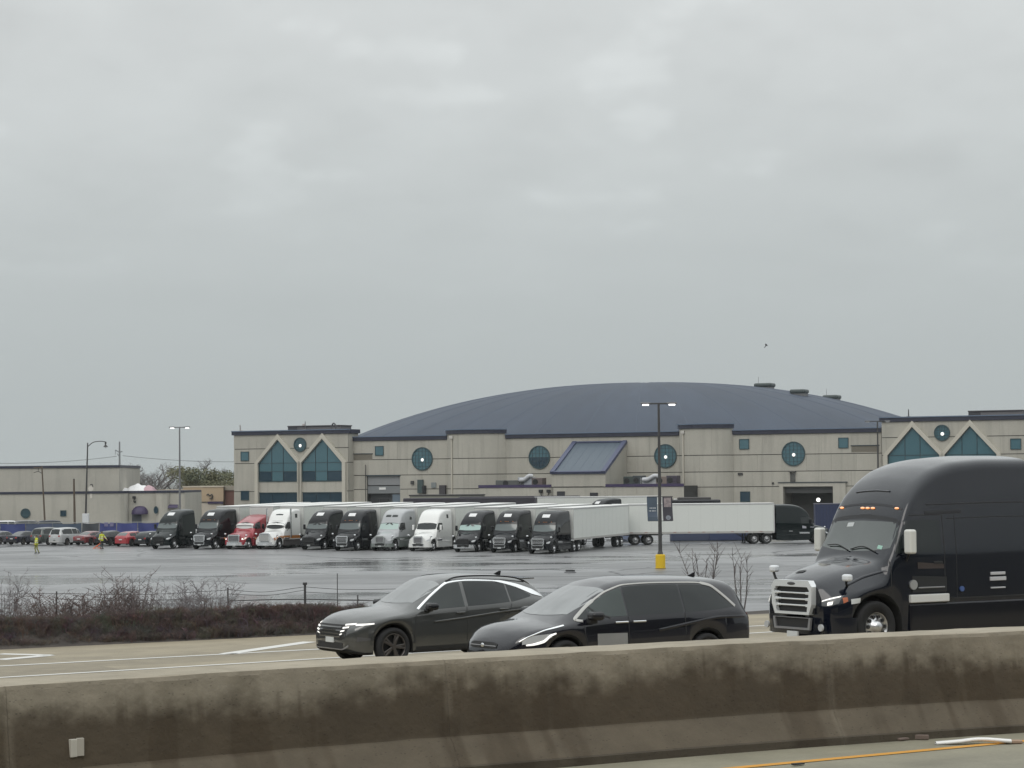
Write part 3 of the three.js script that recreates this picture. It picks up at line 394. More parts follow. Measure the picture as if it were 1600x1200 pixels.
// end wings: two gabled windows, a round and a square window; the right one mirrors the left
function wing(px0, px1, dir, topPx) {
  const W = 1.6, uA = fu(px0, W), uB = fu(px1, W), u0 = Math.min(uA, uB), u1 = Math.max(uA, uB), top = topPx;
  const X = q => dir > 0 ? u0 + q : u1 - q, wid = u1 - u0, lo = (a, b) => [Math.min(X(a), X(b)), Math.max(X(a), X(b))];
  const rear = dir > 0 ? [u0 + 0.1, u1 - 9] : [u0 + 9, u1 - 0.1];
  const wg = part(arena, 'wing', [bx(u0, u1, 0, top, -1.6, W - 0.2), bx(...rear, 0, top - 0.05, -14, -1.6)], M.joint), k0 = dir > 0 ? 3 : 9;
  for (const e of [u0, u1]) for (let r = 0; r < 3; r++) part(wg, 'concrete_panel', bx(e - 0.03, e + 0.03, [0, H3 - 0.15, H1 - 0.3][r], [H3 - 0.25, H1 - 0.4, top - 0.05][r], -1.5, W - 0.21), concTones[r]);
  const rows = [0, H3 - 0.2, H1 - 0.35, top - 2.15, top];
  // fractions along the wing read off the left one
  const q = f => f * wid, g1 = [0.224, 0.398, 0.571], g2 = [0.604, 0.787, 0.958];   // [left shoulder, apex, right shoulder]
  const sh = H1 - 0.35, ap = top - 0.75;
  for (let r = 0; r < 4; r++) for (const [a, b] of [[0, g1[0] - 0.02], [g2[2] + 0.012, 1]]) { const [p, s] = lo(q(a), q(b)); part(wg, 'concrete_panel', bx(p + 0.014, s - 0.014, rows[r] + 0.05, rows[r + 1] - 0.05, W - 0.2, W), concTones[(r * 2 + k0 + (a > 0 ? 1 : 0)) % 5]); }
  const gable = (g, wd) => { const e = wd / wid; return [[X(q(g[0] - e)), sh], [X(q(g[1])), ap + wd * 1.45], [X(q(g[2] + e)), sh]]; };
  const fill = poly([[X(q(g1[0] - 0.02)), sh + 0.05], [X(q(g1[0] - 0.02)), top - 0.05], [X(q(g2[2] + 0.012)), top - 0.05], [X(q(g2[2] + 0.012)), sh + 0.05], [X(q(g2[1])), ap + 0.05], [X(q((g1[2] + g2[0]) / 2)), sh + 0.05], [X(q(g1[1])), ap + 0.05]], 0.2).translate(0, 0, W - 0.2);
  part(wg, 'concrete_panel', uvBox(fill), concTones[k0 % 5]);
  part(wg, 'joint_strip', [bx(...lo(q(0.01), q(g1[1] - 0.11)), top - 2.2, top - 2.1, W + 0.001, W + 0.012), bx(...lo(q(g1[1] + 0.1), q(g2[1] - 0.1)), top - 2.2, top - 2.1, W + 0.001, W + 0.012), bx(...lo(q(g2[1] + 0.1), q(0.99)), top - 2.2, top - 2.1, W + 0.001, W + 0.012)], M.joint);
  for (const g of [g1, g2]) {
    const outer = gable(g, 0.55), xs = outer.map(p => p[0]), inn = [[X(q(g[0])), sh], [X(q(g[1])), ap], [X(q(g[2])), sh]];
    // raised concrete frame: legs down to the ground, gable on top
    const fr = part(wg, 'gable_frame', [poly([[xs[0], 0], [xs[0], sh + 0.1], outer[1], [xs[2], sh + 0.1], [xs[2], 0], [inn[2][0], 0], inn[2], inn[1], inn[0], [inn[0][0], 0]], 0.55).translate(0, 0, W - 0.1)].map(x => uvBox(x)), M.concTrim);
    const x0 = Math.min(inn[0][0], inn[2][0]), x1 = Math.max(inn[0][0], inn[2][0]), sp0 = H3 - 0.35, sp1 = H3 + 1.25, xm = inn[1][0];
    const win = part(wg, 'gable_window', [bx(x0, x1, sp1, sp1 + 0.12, W - 0.06, W + 0.12), bx(x0, x0 + 0.1, sp1 + 0.12, sh, W - 0.06, W + 0.12), bx(x1 - 0.1, x1, sp1 + 0.12, sh, W - 0.06, W + 0.12)], M.tealFrame);
    const cols = [x0 + 0.1, lerp(x0, x1, 0.33), lerp(x0, x1, 0.62), x1 - 0.1], rws = [sp1 + 0.12, sp1 + 0.55 * (sh - sp1) , sh];
    const yAt = u => u < xm ? lerp(sh, ap, (u - x0) / (xm - x0)) : lerp(ap, sh, (u - xm) / (x1 - xm));
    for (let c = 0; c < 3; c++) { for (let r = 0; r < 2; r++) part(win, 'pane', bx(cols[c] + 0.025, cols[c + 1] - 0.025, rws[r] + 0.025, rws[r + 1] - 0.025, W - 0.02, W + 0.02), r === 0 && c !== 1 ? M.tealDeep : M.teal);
      const pts = [[cols[c] + 0.025, sh + 0.025], [cols[c + 1] - 0.025, sh + 0.025], [cols[c + 1] - 0.025, yAt(cols[c + 1]) - 0.06]]; if (cols[c] < xm && cols[c + 1] > xm) pts.push([xm, ap - 0.08]); pts.push([cols[c] + 0.025, Math.max(sh + 0.04, yAt(cols[c]) - 0.06)]);
      part(win, 'pane', poly(pts, 0.04).translate(0, 0, W - 0.02), M.teal); }
    part(win, 'mullion', [...[1, 2].map(c => bx(cols[c] - 0.03, cols[c] + 0.03, sp1 + 0.12, yAt(cols[c]) - 0.05, W - 0.01, W + 0.09)), bx(x0, x1, sh - 0.03, sh + 0.03, W - 0.012, W + 0.07), bx(x0, x1, rws[1] - 0.03, rws[1] + 0.03, W - 0.012, W + 0.07)], M.mullion);
    // dark furniture and railings seen behind the glass stand as low silhouettes on the sill
    part(win, 'sill_clutter', [rbx(x0 + 0.6, x0 + 2.2, sp1 + 0.12, sp1 + 0.5, W - 0.5, W - 0.04, 0.05), rbx(x1 - 2.4, x1 - 1.2, sp1 + 0.12, sp1 + 0.8, W - 0.5, W - 0.04, 0.05)], M.black);
    part(wg, 'spandrel', uvBox(bx(x0, x1, sp0, sp1, W - 0.18, W + 0.02)), concTones[2]);
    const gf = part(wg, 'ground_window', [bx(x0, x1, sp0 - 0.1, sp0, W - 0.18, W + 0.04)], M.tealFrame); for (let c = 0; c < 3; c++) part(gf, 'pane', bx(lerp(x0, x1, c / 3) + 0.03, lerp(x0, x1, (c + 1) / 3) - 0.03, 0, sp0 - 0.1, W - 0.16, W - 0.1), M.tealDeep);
  }
  roundWindow(wg, X(q(0.588)), top - 1.62, W + 0.005, 1.02, 1, 0);
  squareWindow(wg, X(q(0.1)), top - 3.25, W + 0.012, 0.72); squareWindow(wg, X(q(0.1)), 4.1, W + 0.012, 0.72, M.tealDeep);
  cornice(wg, [[u0 - 0.25, W], [u1 + 0.25, W]], top - 0.02);
  part(wg, 'roof_slab', [bx(u0 - 0.25, u1 + 0.3, top, top + 0.6, -1.7, W - 0.35), bx(rear[0], rear[1], top, top + 0.55, -14, -1.7)], M.navy);
  return { wg, X, q, top, W, u0, u1 };
}
const wl = wing(365.5, 544, 1, fh(450, 678.5, 1.6)), wr = wing(1378.5, 1612, -1, fh(1490, 657, 1.6));
function rooftop(w, f0, f1, lab) {
  const p = V(0, G0 + w.top + 0.6, -ARENA_Z).addScaledVector(fU, (w.X(w.q(f0)) + w.X(w.q(f1))) / 2).addScaledVector(fN, -4), L = Math.abs(w.q(f1 - f0)), o = thing('rooftop_plant', lab, 'roof plant', p, -THETA, 'plant rooms on the wing roofs');
  part(o, 'casing', rbx(-L / 2, L / 2, 0, 0.62, -2, 1.4, 0.05), std(0.15, 0.145, 0.155, 0.6)); part(o, 'casing_end', rbx(-L / 2 - 0.05, -L / 2 + 1.6, 0.02, 0.68, 0.3, 1.45, 0.04), std(0.05, 0.05, 0.06, 0.6)); part(o, 'roof_lip', rbx(-L / 2 - 0.1, L / 2 + 0.1, 0.62, 0.78, -2.1, 1.55, 0.04), std(0.07, 0.065, 0.075, 0.6));
}
rooftop(wl, 0.36, 0.82, 'long grey plant room on the left wing roof'); rooftop(wr, 0.10, 0.46, 'long grey plant room on the right wing roof');
for (const [px, py, k, lab] of [[379, 674, 0, 'thin bent vent pipe at the left end of the left wing roof'], [467, 668, 1, 'small antenna standing behind the plant room on the left wing'], [525, 674, 2, 'looped metal vent on the right end of the left wing roof'], [1423, 654, 3, 'dark mast on the right wing roof above its first gable']]) {
  const u = fu(px), p = V(0, G0 + (px < 800 ? wl.top : wr.top) + 0.6, -ARENA_Z).addScaledVector(fU, u).addScaledVector(fN, k === 1 ? -2 : 0.6), o = thing(k === 3 ? 'roof_mast' : k === 1 ? 'roof_antenna' : 'roof_vent', lab, k === 3 ? 'mast' : k === 1 ? 'antenna' : 'vent', p, -THETA);
  if (k === 0) { part(o, 'pipe', tube([[0, -0.1, 0], [0, 0.5, 0], [-0.05, 0.95, 0]], 0.1, 10), std(0.35, 0.33, 0.32, 0.6)); part(o, 'cap', rbx(-0.1, 0.35, -0.02, 0.16, -0.15, 0.15, 0.04), std(0.4, 0.38, 0.36, 0.6)); }
  if (k === 1) { part(o, 'mast', rod([0, 0, 0], [0, 1.4, 0], 0.06), M.poleGrey); part(o, 'dish', rbx(-0.5, -0.05, 0.75, 1.05, -0.1, 0.1, 0.04), std(0.5, 0.47, 0.45, 0.6)); part(o, 'mount', rbx(-0.3, 0.3, 0, 0.15, -0.3, 0.3, 0.03), M.steel); }
  if (k === 2) { part(o, 'loop', tube([[-0.25, 0, 0], [-0.32, 0.6, 0], [0, 0.95, 0], [0.32, 0.6, 0], [0.25, 0, 0]], 0.12, 20, 8), std(0.09, 0.09, 0.095, 0.5)); part(o, 'flange', rbx(-0.45, 0.45, -0.05, 0.08, -0.25, 0.25, 0.03), M.steel); }
  if (k === 3) { part(o, 'mast', rod([0, 0, 0], [0, 1.05, 0], 0.09, 0.06), M.poleDark); part(o, 'foot', rbx(-0.25, 0.25, -0.05, 0.1, -0.25, 0.25, 0.03), M.poleDark); }
}
// the dome
{
  const dB = 43.8, uc = 3.6, ha = 49.2, y0 = EAVE + 0.45, Hd = 8.86, EX = 2.29;
  const seamM = std(0.041, 0.057, 0.089, 0.6);
  const gauge = (x, z) => { const a = Math.abs(x) / ha, b = Math.abs(z) / dB, c = (a + b) / 1.5, p = 6.7; return Math.pow(Math.pow(a, p) + Math.pow(b, p) + Math.pow(c, p), 1 / p); };
  const dm = tex(1024, 512, (i, j) => { const a = i / 1024, r = j / 512, n = fbm(a * 40, r * 3, 4), q = fbm(a * 160 + 5, r * 12, 4), L = 0.88 + 0.36 * (n - 0.5) + 0.22 * (q - 0.5); return [enc(0.042 * L), enc(0.059 * L), enc(0.092 * L)]; }, { rx: 1, ry: 1 });
  const g = grid(144, 40, (s, t) => { const a = s * 2 * Math.PI, dx = Math.cos(a), dz = Math.sin(a), R = 1 / gauge(dx, dz), r = t * R; const k = t, h = Hd * (1 - Math.pow(k, EX)); return [uc + dx * r, y0 + h, -dB + 0.6 + dz * r]; });
  const P = (a, t) => { const dx = Math.cos(a), dz = Math.sin(a), R = t / gauge(dx, dz); return [uc + dx * R, y0 + Hd * (1 - Math.pow(t, EX)), -dB + 0.6 + dz * R]; };
  const dome = part(arena, 'dome', g, new THREE.MeshStandardMaterial({ map: dm, roughness: 0.62 }));
  for (let k = 0; k < 36; k++) { const a = k / 36 * 2 * Math.PI; part(dome, 'roof_seam', grid(24, 2, (s, t) => { const p = P(a + (t - 1) * 0 , lerp(0.08, 1, s)), w = (t - 0.5) * 0.34; return [p[0] - Math.sin(a) * w, p[1] + (t === 0.5 ? 0.07 : -0.03), p[2] + Math.cos(a) * w]; }), seamM); }
  part(arena, 'block', bx(uL + 0.1, uR - 0.1, 0.1, EAVE - 0.1, -80, -6), M.joint);
  const spots = [[1195, 607, 3.0, 'dark grey vent hood on the dome, nearest its crown'], [1249, 617, 2.5, 'flat violet grey vent hood on the dome, middle of three'], [1300, 625.5, 2.6, 'dark vent hood on the dome, furthest down its right slope']];
  spots.forEach(([px, py, w, lab]) => {                       // seated on the crest line of the dome
    const r = ray(px, py); let best = null; for (let k = 0; k < 400; k++) { const t = 330 + k * 0.25, p = camera.position.clone().addScaledVector(r, t / -r.z); const l = p.clone().sub(arena.position), u = l.dot(fU), wv = l.dot(fN); const gq = gauge(u - uc, wv + dB - 0.6); if (gq > 1) continue; const h = y0 + Hd * (1 - Math.pow(gq, EX)), dy = Math.abs(p.y - G0 - h); if (!best || dy < best[0]) best = [dy, p, h]; }
    const p = best[1]; p.y = G0 + best[2]; const o = thing('dome_vent', lab, 'vent', p, -THETA, 'vent hoods on the dome'); part(o, 'curb', rbx(-w / 2 * 0.85, w / 2 * 0.85, -0.8, 0.3, -1, 1, 0.05), M.poleGrey); part(o, 'hood', rbx(-w / 2, w / 2, 0.2, 0.85, -1.2, 1.2, 0.28), std(0.06, 0.075, 0.075, 0.45));
    if (w !== 2.5) part(o, 'rod', rod([-w * 0.35, 0.5, 0], [-w * 0.35, 1.9, 0], 0.03), M.poleGrey); });
}

// ------------------------------------------------------------------ low buildings on the left
{
  const Z = 335, gy = lotY(-Z, -80), bw = thing('beige_annex_building', 'two stepped windowless beige building at the left with dark roof lines', 'building', [0, gy, -Z], 0);
  const P = (px, py, dz = 0) => { const p = atZ(px, py, Z - dz); return [p.x, p.y - gy]; };
  const cm = concTones[2], hi = P(100, 731)[1], lo = P(100, 771.5)[1], xl = P(-60, 800)[0], xt = P(180.5, 740)[0], x2 = P(286, 800)[0];
  part(bw, 'back_wall', bx(xl - 40, xt, 0, hi, -22, -3), cm); part(bw, 'roof_band', bx(xl - 40, xt + 0.1, hi, hi + 0.35, -22, -2.85), M.navy);
  // lower front: straight, with a rounded step back and a bay further right
  const xa = P(180, 800)[0], xb = P(203, 800)[0], run = [[xl - 40, 0], [xa, 0]]; for (let k = 1; k <= 6; k++) { const a = k / 6 * Math.PI / 2; run.push([xa + Math.sin(a) * 1.6, -(1 - Math.cos(a)) * 1.6]); } run.push([xa + 1.6, -1.8], [P(238, 800)[0], -1.8]); for (let k = 0; k <= 8; k++) { const a = Math.PI - k / 8 * Math.PI; run.push([lerp(P(240, 800)[0], P(262, 800)[0], (1 + Math.cos(a)) / 2), -1.8 + Math.sin(a) * 1.1]); } run.push([x2, -1.8]);
  const shape = [...run, [x2, -20], [xl - 40, -20]].map(([x, z]) => [x, -z]);
  part(bw, 'front_wall', uvBox(poly(shape, lo).rotateX(-Math.PI / 2)), cm);
  part(bw, 'roof_band', poly(shape.map(([x, y]) => [x, y - 0.12]), 0.32).rotateX(-Math.PI / 2).translate(0, lo, 0), M.navy);
  { const [u, y] = P(40, 802); roundWindow(bw, u, y, 0.01, 0.62, 0, 0); } { const [u, y] = P(99, 802); squareWindow(bw, u, y, 0.012, 0.42, M.tealDeep); }
  { const [u, y] = P(242.5, 797); const f = part(bw, 'window_frame', ringG(0.3, 0.4, 0.1).scale(0.8, 1.35, 1).translate(u, y, -0.72), M.tealFrame); part(f, 'pane', disc(0.32, 0.05, 20).scale(0.8, 1.35, 1).translate(u, y, -0.7), M.tealDeep); }
  // doorway with purple awning
  { const [u0, y0] = P(203, 811), [u1, y1] = P(222, 797); part(bw, 'doorway', [bx(u0, lerp(u0, u1, 0.8), 0, y1, -1.79, -1.72)], std(0.07, 0.075, 0.09, 0.5)); const w = u1 - u0 + 0.6; part(bw, 'awning', grid(14, 8, (s, t) => { const a = t * Math.PI / 2, k = Math.pow(1 - Math.pow(Math.abs(2 * s - 1), 3), 0.5); return [u0 + s * w, y1 - 0.6 + Math.cos(a) * 1.15 * Math.max(k, 0.35), -1.75 + Math.sin(a) * 1.0 * Math.max(k, 0.4)]; }), M.purple); }
  { const [u, y] = P(207, 779); part(bw, 'wall_lamp', [rod([u - 0.1, y - 0.45, -1.5], [u + 0.15, y + 0.1, -1.5], 0.05), rbx(u - 0.25, u + 0.2, y, y + 0.35, -1.8, -1.35, 0.08), rbx(u - 0.05, u + 0.2, y - 0.6, y - 0.35, -1.8, -1.45, 0.05)], M.black); }
  { const [u, y] = P(142, 763); part(bw, 'wall_sign', [disc(0.36, 0.08, 20).translate(u, y - 0.05, 0.06), bx(u - 0.12, u + 0.18, y - 1.4, y - 0.55, 0.02, 0.06)], std(0.62, 0.58, 0.52, 0.5)); part(bw, 'sign_hood', tube([[u - 0.1, y + 0.5, 0.1], [u + 0.2, y + 0.55, 0.1], [u + 0.3, y + 0.2, 0.1]], 0.07, 10), M.poleDark); }
  { const [u, y] = P(268, 794); part(bw, 'small_awning', grid(8, 6, (s, t) => [u + (s - 0.5) * 1.4, y + Math.cos(t * 1.57) * 0.5, -1.8 + Math.sin(t * 1.57) * 0.6]), M.purple); }
  // white and pink covers on the lower roof
  const cz = Z + 8, A = atZ(178, 770.5, cz), B = atZ(243, 770.5, cz), cv = thing('white_roof_cover', 'crumpled white cover with a pinkish patch on the low beige roof', 'tarpaulin', [A.x, gy + lo + 0.32, -cz], 0), WL = B.x - A.x;
  const ridge = (a, b, h, sd) => grid(20, 8, (s, t) => [lerp(a, b, s), (Math.sin(t * Math.PI)) * h * (0.55 + 0.6 * Math.sin(s * Math.PI) * (0.6 + 0.7 * noise(s * 6 + sd, t * 2))) * Math.min(1, s * 6, (1 - s) * 8), lerp(2.2, -2.2, t)]);
  part(cv, 'sheet', [ridge(0, WL * 0.5, 0.35, 1), ridge(WL * 0.3, WL * 0.86, 0.85, 5)], std(0.78, 0.77, 0.77, 0.7)); part(cv, 'pink_sheet', ridge(WL * 0.66, WL, 0.7, 9), std(0.46, 0.30, 0.33, 0.7));
  // tan building between the low block and the arena
  const TZ = 372, tb = thing('tan_building', 'small tan flat roofed building with a purple band behind the parked trucks', 'building', [0, lotY(-TZ, -80), -TZ], 0), Q = (px, py) => { const p = atZ(px, py, TZ); return [p.x, p.y - lotY(-TZ, -80)]; };
  const [tx0] = Q(243, 780), [tx1, th] = Q(349, 761), [txm] = Q(286, 780), tm = std(0.52, 0.40, 0.27, 0.85, { bumpMap: grainBump, bumpScale: 0.003 });
  part(tb, 'wall', bx(txm, tx1, 0, th, -14, 0), tm); part(tb, 'low_wall', bx(tx0, txm, 0, th - 0.35, -14, -0.4), std(0.46, 0.38, 0.28, 0.85)); part(tb, 'roof_edge', bx(txm - 0.1, tx1 + 0.1, th, th + 0.18, -14, 0.1), std(0.62, 0.55, 0.45, 0.8)); part(tb, 'lower_wall', bx(txm, tx1, 0, Q(300, 785.5)[1], 0.02, 0.9), std(0.56, 0.50, 0.42, 0.85));
  part(tb, 'purple_band', bx(Q(326, 785)[0], tx1 + 0.05, Q(330, 787)[1], Q(330, 783.5)[1], 0.1, 1.1), M.purple); part(tb, 'ledge', bx(txm, Q(326, 784)[0], Q(300, 785)[1], Q(300, 784)[1], 0.1, 1.05), M.mullion);
  { const [u, y] = Q(328, 776); part(tb, 'wall_light', [tube([[u - 0.5, y + 0.25, 0.1], [u - 0.2, y + 0.4, 0.25], [u, y + 0.1, 0.3], [u + 0.35, y + 0.35, 0.2], [u + 0.4, y - 0.2, 0.2], [u, y - 0.35, 0.2]], 0.09, 24)], M.poleDark); }
  const [bx0] = Q(349, 780), [bx1, bh] = Q(365, 766); part(tb, 'brick_return', bx(bx0 + 0.06, bx1, 0, bh, -10, -1), std(0.20, 0.105, 0.085, 0.9)); part(tb, 'return_coping', bx(bx0 + 0.06, bx1 + 0.3, bh, bh + 0.7, -10, -0.8), std(0.38, 0.34, 0.28, 0.85));
}
// grey flat roofed shelter behind the row (seen above the trailers)
{
  const Z = 322, p0 = atZ(640, 774, Z), p1 = atZ(756, 775, Z), gy = lotY(-Z), o = thing('flat_shelter', 'low olive grey flat roofed shelter between trailers and arena', 'shelter', [p0.x, gy, -Z], -0.02), W = p1.x - p0.x, h = p0.y - gy;
  part(o, 'fascia', rbx(0, W, h - 0.55, h - 0.1, -4, 0, 0.04), std(0.22, 0.22, 0.185, 0.7)); part(o, 'roof_edge', rbx(-0.1, W + 0.1, h - 0.1, h + 0.08, -4.1, 0.1, 0.03), M.poleDark); for (const k of [0.02, 0.5, 0.98]) part(o, 'post', rod([W * k, 0, -0.3], [W * k, h - 0.55, -0.3], 0.09), M.poleGrey);
}

// ------------------------------------------------------------------ lamps and poles
function twinLamp(name, label, px, z, topPy, headHalf, m, opt = {}) {
  const p = onLot(px, z), h = atZ(px, topPy, z).y - p.y, o = thing(name, label, 'lamp post', p, opt.turn ?? 0);
  part(o, 'pole', rod([0, opt.base ? 1.0 : 0, 0], [0, h, 0], 0.15, 0.085, 12), m);
  part(o, 'arm', rbx(-headHalf, headHalf, h - 0.04, h + 0.08, -0.05, 0.05, 0.02), m);
  for (const s of [-1, 1]) { const hd = part(o, 'lamp_head', rbx(s * headHalf - 0.38, s * headHalf + 0.38, h - 0.02, h + 0.12, -0.2, 0.2, 0.05), M.poleGrey); part(hd, 'lens', [rbx(s * headHalf - 0.24, s * headHalf + 0.26, h - 0.13, h - 0.022, -0.17, 0.17, 0.05)], opt.lit ? glow(1, 0.99, 0.96, 2.2) : M.lampClear); }
  return { o, h, p };
}
{
  const A = twinLamp('lot_lamp', 'dark twin headed lamp post on a yellow base carrying two banners', 1031, 180, 631, 1.0, M.poleDark, { base: 1, lit: 1 });
  part(A.o, 'base', [new THREE.LatheGeometry([[0, 0], [0.4, 0], [0.4, 0.05], [0.375, 0.09], [0.375, 0.98], [0.35, 1.04], [0.3, 1.07], [0, 1.07]].map(p => new THREE.Vector2(...p)), 28)], std(0.70, 0.46, 0.012, 0.7)); part(A.o, 'collar', rod([0, 1.05, 0], [0, 1.35, 0], 0.24, 0.15, 14), M.poleDark);
  const bt = atZ(1031, 776, 180).y - A.p.y, bb = atZ(1031, 814, 180).y - A.p.y;
  const cloth = (x0, x1, y0, y1, ph) => grid(10, 16, (s, t) => { const y = lerp(y1, y0, t); return [lerp(x0, x1, s) + 0.06 * t * t * (x0 < 0 ? 1 : 1), y, 0.05 * Math.sin(t * 5 + ph + s * 2) * t]; });
  part(A.o, 'banner_arm', [rod([-0.95, bt, 0], [1.0, bt, 0], 0.03), rod([-0.9, bb, 0], [0.95, bb, 0], 0.02)], M.poleDark);
  const txt = tex(96, 256, (i, j) => { const y = 255 - j; let c = [0.075, 0.10, 0.135]; if (y > 40 && y < 92) c = [0.10, 0.13, 0.175]; const ln = (a, b, x0, x1) => y > a && y < b && i > x0 && i < x1 && hash(i >> 2, 3 + a) > 0.25; if (ln(100, 112, 12, 86) || ln(130, 142, 22, 82)) c = [0.62, 0.64, 0.66]; return c.map(enc); });
  const pic = tex(96, 256, (i, j) => { const y = 255 - j; let c = [0.05, 0.048, 0.06]; const d = Math.hypot(i - 50, y - 34); if (d < 24) c = d < 15 && hash(i >> 3, y >> 3) > 0.4 ? [0.16, 0.18, 0.21] : [0.24, 0.26, 0.29]; if (y > 145 && y < 245 && i > 14 && i < 84) { const n = fbm(i / 14, y / 14, 3); c = [0.16 + 0.3 * n, 0.14 + 0.24 * n, 0.15 + 0.22 * n]; } return c.map(enc); });
  part(A.o, 'banner', cloth(-0.98, -0.2, bb, bt, 0), new THREE.MeshStandardMaterial({ map: txt, roughness: 0.7 })); part(A.o, 'banner', cloth(0.2, 0.95, bb, bt, 1.4), new THREE.MeshStandardMaterial({ map: pic, roughness: 0.7 }));
  twinLamp('lot_lamp', 'grey twin headed lamp post rising behind the leftmost black trucks', 281, 300, 668, 0.95, M.poleGrey, { lit: 1 });
  twinLamp('lot_lamp', 'thin unlit twin headed lamp post in front of the right wing corner', 1373, 318, 658.5, 1.35, M.poleDark, {});
  { const Z = 312, p = onLot(134, Z), h = atZ(137, 692, Z).y - p.y, top = atZ(137, 692, Z).x - p.x, ex = atZ(165, 692, Z).x - p.x, o = thing('street_lamp', 'tall street lamp with a curved arm and bell shade on a white base', 'street lamp', p, 0);
    part(o, 'base', [rbx(-0.4, 0.4, 0, 2.5, -0.4, 0.4, 0.05)], std(0.62, 0.63, 0.64, 0.7)); part(o, 'pole', rod([0, 2.5, 0], [top, h, 0], 0.14, 0.08, 10), M.poleDark); part(o, 'arm', tube([[top, h - 0.5, 0], [lerp(top, ex, 0.3), h + 0.05, 0], [lerp(top, ex, 0.7), h + 0.2, 0], [ex, h + 0.12, 0]], 0.06), M.poleDark);
    const sh = part(o, 'lamp_shade', [new THREE.ConeGeometry(0.34, 0.4, 16).translate(ex, h - 0.36, 0), rod([ex, h - 0.2, 0], [ex, h + 0.12, 0], 0.12)], M.poleDark); part(sh, 'bulb', new THREE.SphereGeometry(0.1, 10, 8).translate(ex, h - 0.6, 0), M.lampClear); }
  { const Z = 318, p = onLot(71, Z), t = atZ(65.5, 728, Z), o = thing('utility_pole', 'leaning bare utility pole with one crossarm against the beige wall', 'utility pole', p, 0), dx = t.x - p.x, h = t.y - p.y; part(o, 'pole', rod([0, 0, 0], [dx, h, 0], 0.13, 0.09, 9), M.wood); part(o, 'crossarm', rbx(dx - 1.1, dx + 0.1, h - 0.3, h - 0.16, -0.08, 0.08, 0.02), M.wood); part(o, 'bracket', [tube([[dx - 1.1, h - 0.9, 0], [dx - 0.5, h - 0.75, 0], [dx, h - 1.0, 0]], 0.05, 10), rod([dx - 0.5, h - 0.8, 0], [dx - 0.45, h - 0.25, 0], 0.04)], M.poleDark); }
  { const Z = 316, p = onLot(117, Z), t = atZ(115.5, 749, Z), o = thing('timber_post', 'short dark timber post with no crossarm against the beige wall', 'post', p, 0); part(o, 'shaft', rod([0, 0, 0], [t.x - p.x, t.y - p.y, 0], 0.17, 0.12, 9), M.wood); part(o, 'cap', rod([t.x - p.x, t.y - p.y, 0], [t.x - p.x, t.y - p.y + 0.08, 0], 0.14, 0.1, 9), M.poleDark); }
  // transmission pole and wires
  const Z = 520, p = onLot(187, Z), t = atZ(187.3, 690, Z), o = thing('transmission_pole', 'distant grey transmission pole with short arms beyond the bare trees', 'utility pole', p, 0), h = t.y - p.y, S = Z / F; part(o, 'shaft', rod([0, 0, 0], [0, h, 0], 0.32, 0.16, 8), std(0.20, 0.205, 0.21, 0.7));
  part(o, 'arm', [rod([0, h - 17 * S, 0], [-6.5 * S, h - 13 * S, 0], 0.1), rod([-6.5 * S, h - 13 * S, 0], [-6.5 * S, h - 20 * S, 0], 0.06), rod([0, h - 17 * S, 0], [4.5 * S, h - 15 * S, 0], 0.1), rod([0, h - 24 * S, 0], [-3.5 * S, h - 19 * S, 0], 0.08)], std(0.20, 0.205, 0.21, 0.7));
  const wire = (a, b, sag, lab) => { const A = atZ(...a, a[2]), B = atZ(...b, b[2]); const pts = []; for (let k = 0; k <= 10; k++) { const s = k / 10, q = A.clone().lerp(B, s); q.y -= sag * 4 * s * (1 - s); pts.push(q.toArray()); } solo('power_line', tube(pts, 0.045, 40, 4), std(0.1, 0.1, 0.105, 0.7), lab, 'wire'); };
  wire([192, 712, 520], [470, 717, 560], 1.0, 'upper thin power line running right from the distant pole'); wire([182, 713, 520], [-60, 722, 540], 0.8, 'thin power line running left from the distant pole');
}

// ------------------------------------------------------------------ vehicle shells: lofted sections, and patches that lie on them
function curve(tab) {                                          // monotone cubic through [x, v] pairs
  tab = [...tab].sort((a, b) => a[0] - b[0]); const n = tab.length, d = [], m = [];
  for (let i = 0; i + 1 < n; i++) d.push((tab[i + 1][1] - tab[i][1]) / (tab[i + 1][0] - tab[i][0]));
  for (let i = 0; i < n; i++) m.push(i === 0 ? d[0] : i === n - 1 ? d[n - 2] : d[i - 1] * d[i] <= 0 ? 0 : 2 * d[i - 1] * d[i] / (d[i - 1] + d[i]));
  return x => { if (x <= tab[0][0]) return tab[0][1]; if (x >= tab[n - 1][0]) return tab[n - 1][1]; let i = 0; while (x > tab[i + 1][0]) i++; const h = tab[i + 1][0] - tab[i][0], t = (x - tab[i][0]) / h, t2 = t * t, t3 = t2 * t; return (2 * t3 - 3 * t2 + 1) * tab[i][1] + (t3 - 2 * t2 + t) * h * m[i] + (3 * t2 - 2 * t3) * tab[i + 1][1] + (t3 - t2) * h * m[i + 1]; };
}
const LN = 4;
function roundPoly(c, r) {
  const out = [c[0]];
  for (let i = 1; i + 1 < c.length; i++) {
    const p = c[i], a = c[i - 1], b = c[i + 1], la = Math.hypot(a[0] - p[0], a[1] - p[1]) || 1e-6, lb = Math.hypot(b[0] - p[0], b[1] - p[1]) || 1e-6, d = Math.min(r[i], 0.48 * la, 0.48 * lb);
    const A = [p[0] + (a[0] - p[0]) / la * d, p[1] + (a[1] - p[1]) / la * d], B = [p[0] + (b[0] - p[0]) / lb * d, p[1] + (b[1] - p[1]) / lb * d];
    for (let k = 0; k <= LN; k++) { const t = k / LN, u = 1 - t; out.push([u * u * A[0] + 2 * u * t * p[0] + t * t * B[0], u * u * A[1] + 2 * u * t * p[1] + t * t * B[1]]); }
  }
  out.push(c[c.length - 1]); return out;
}
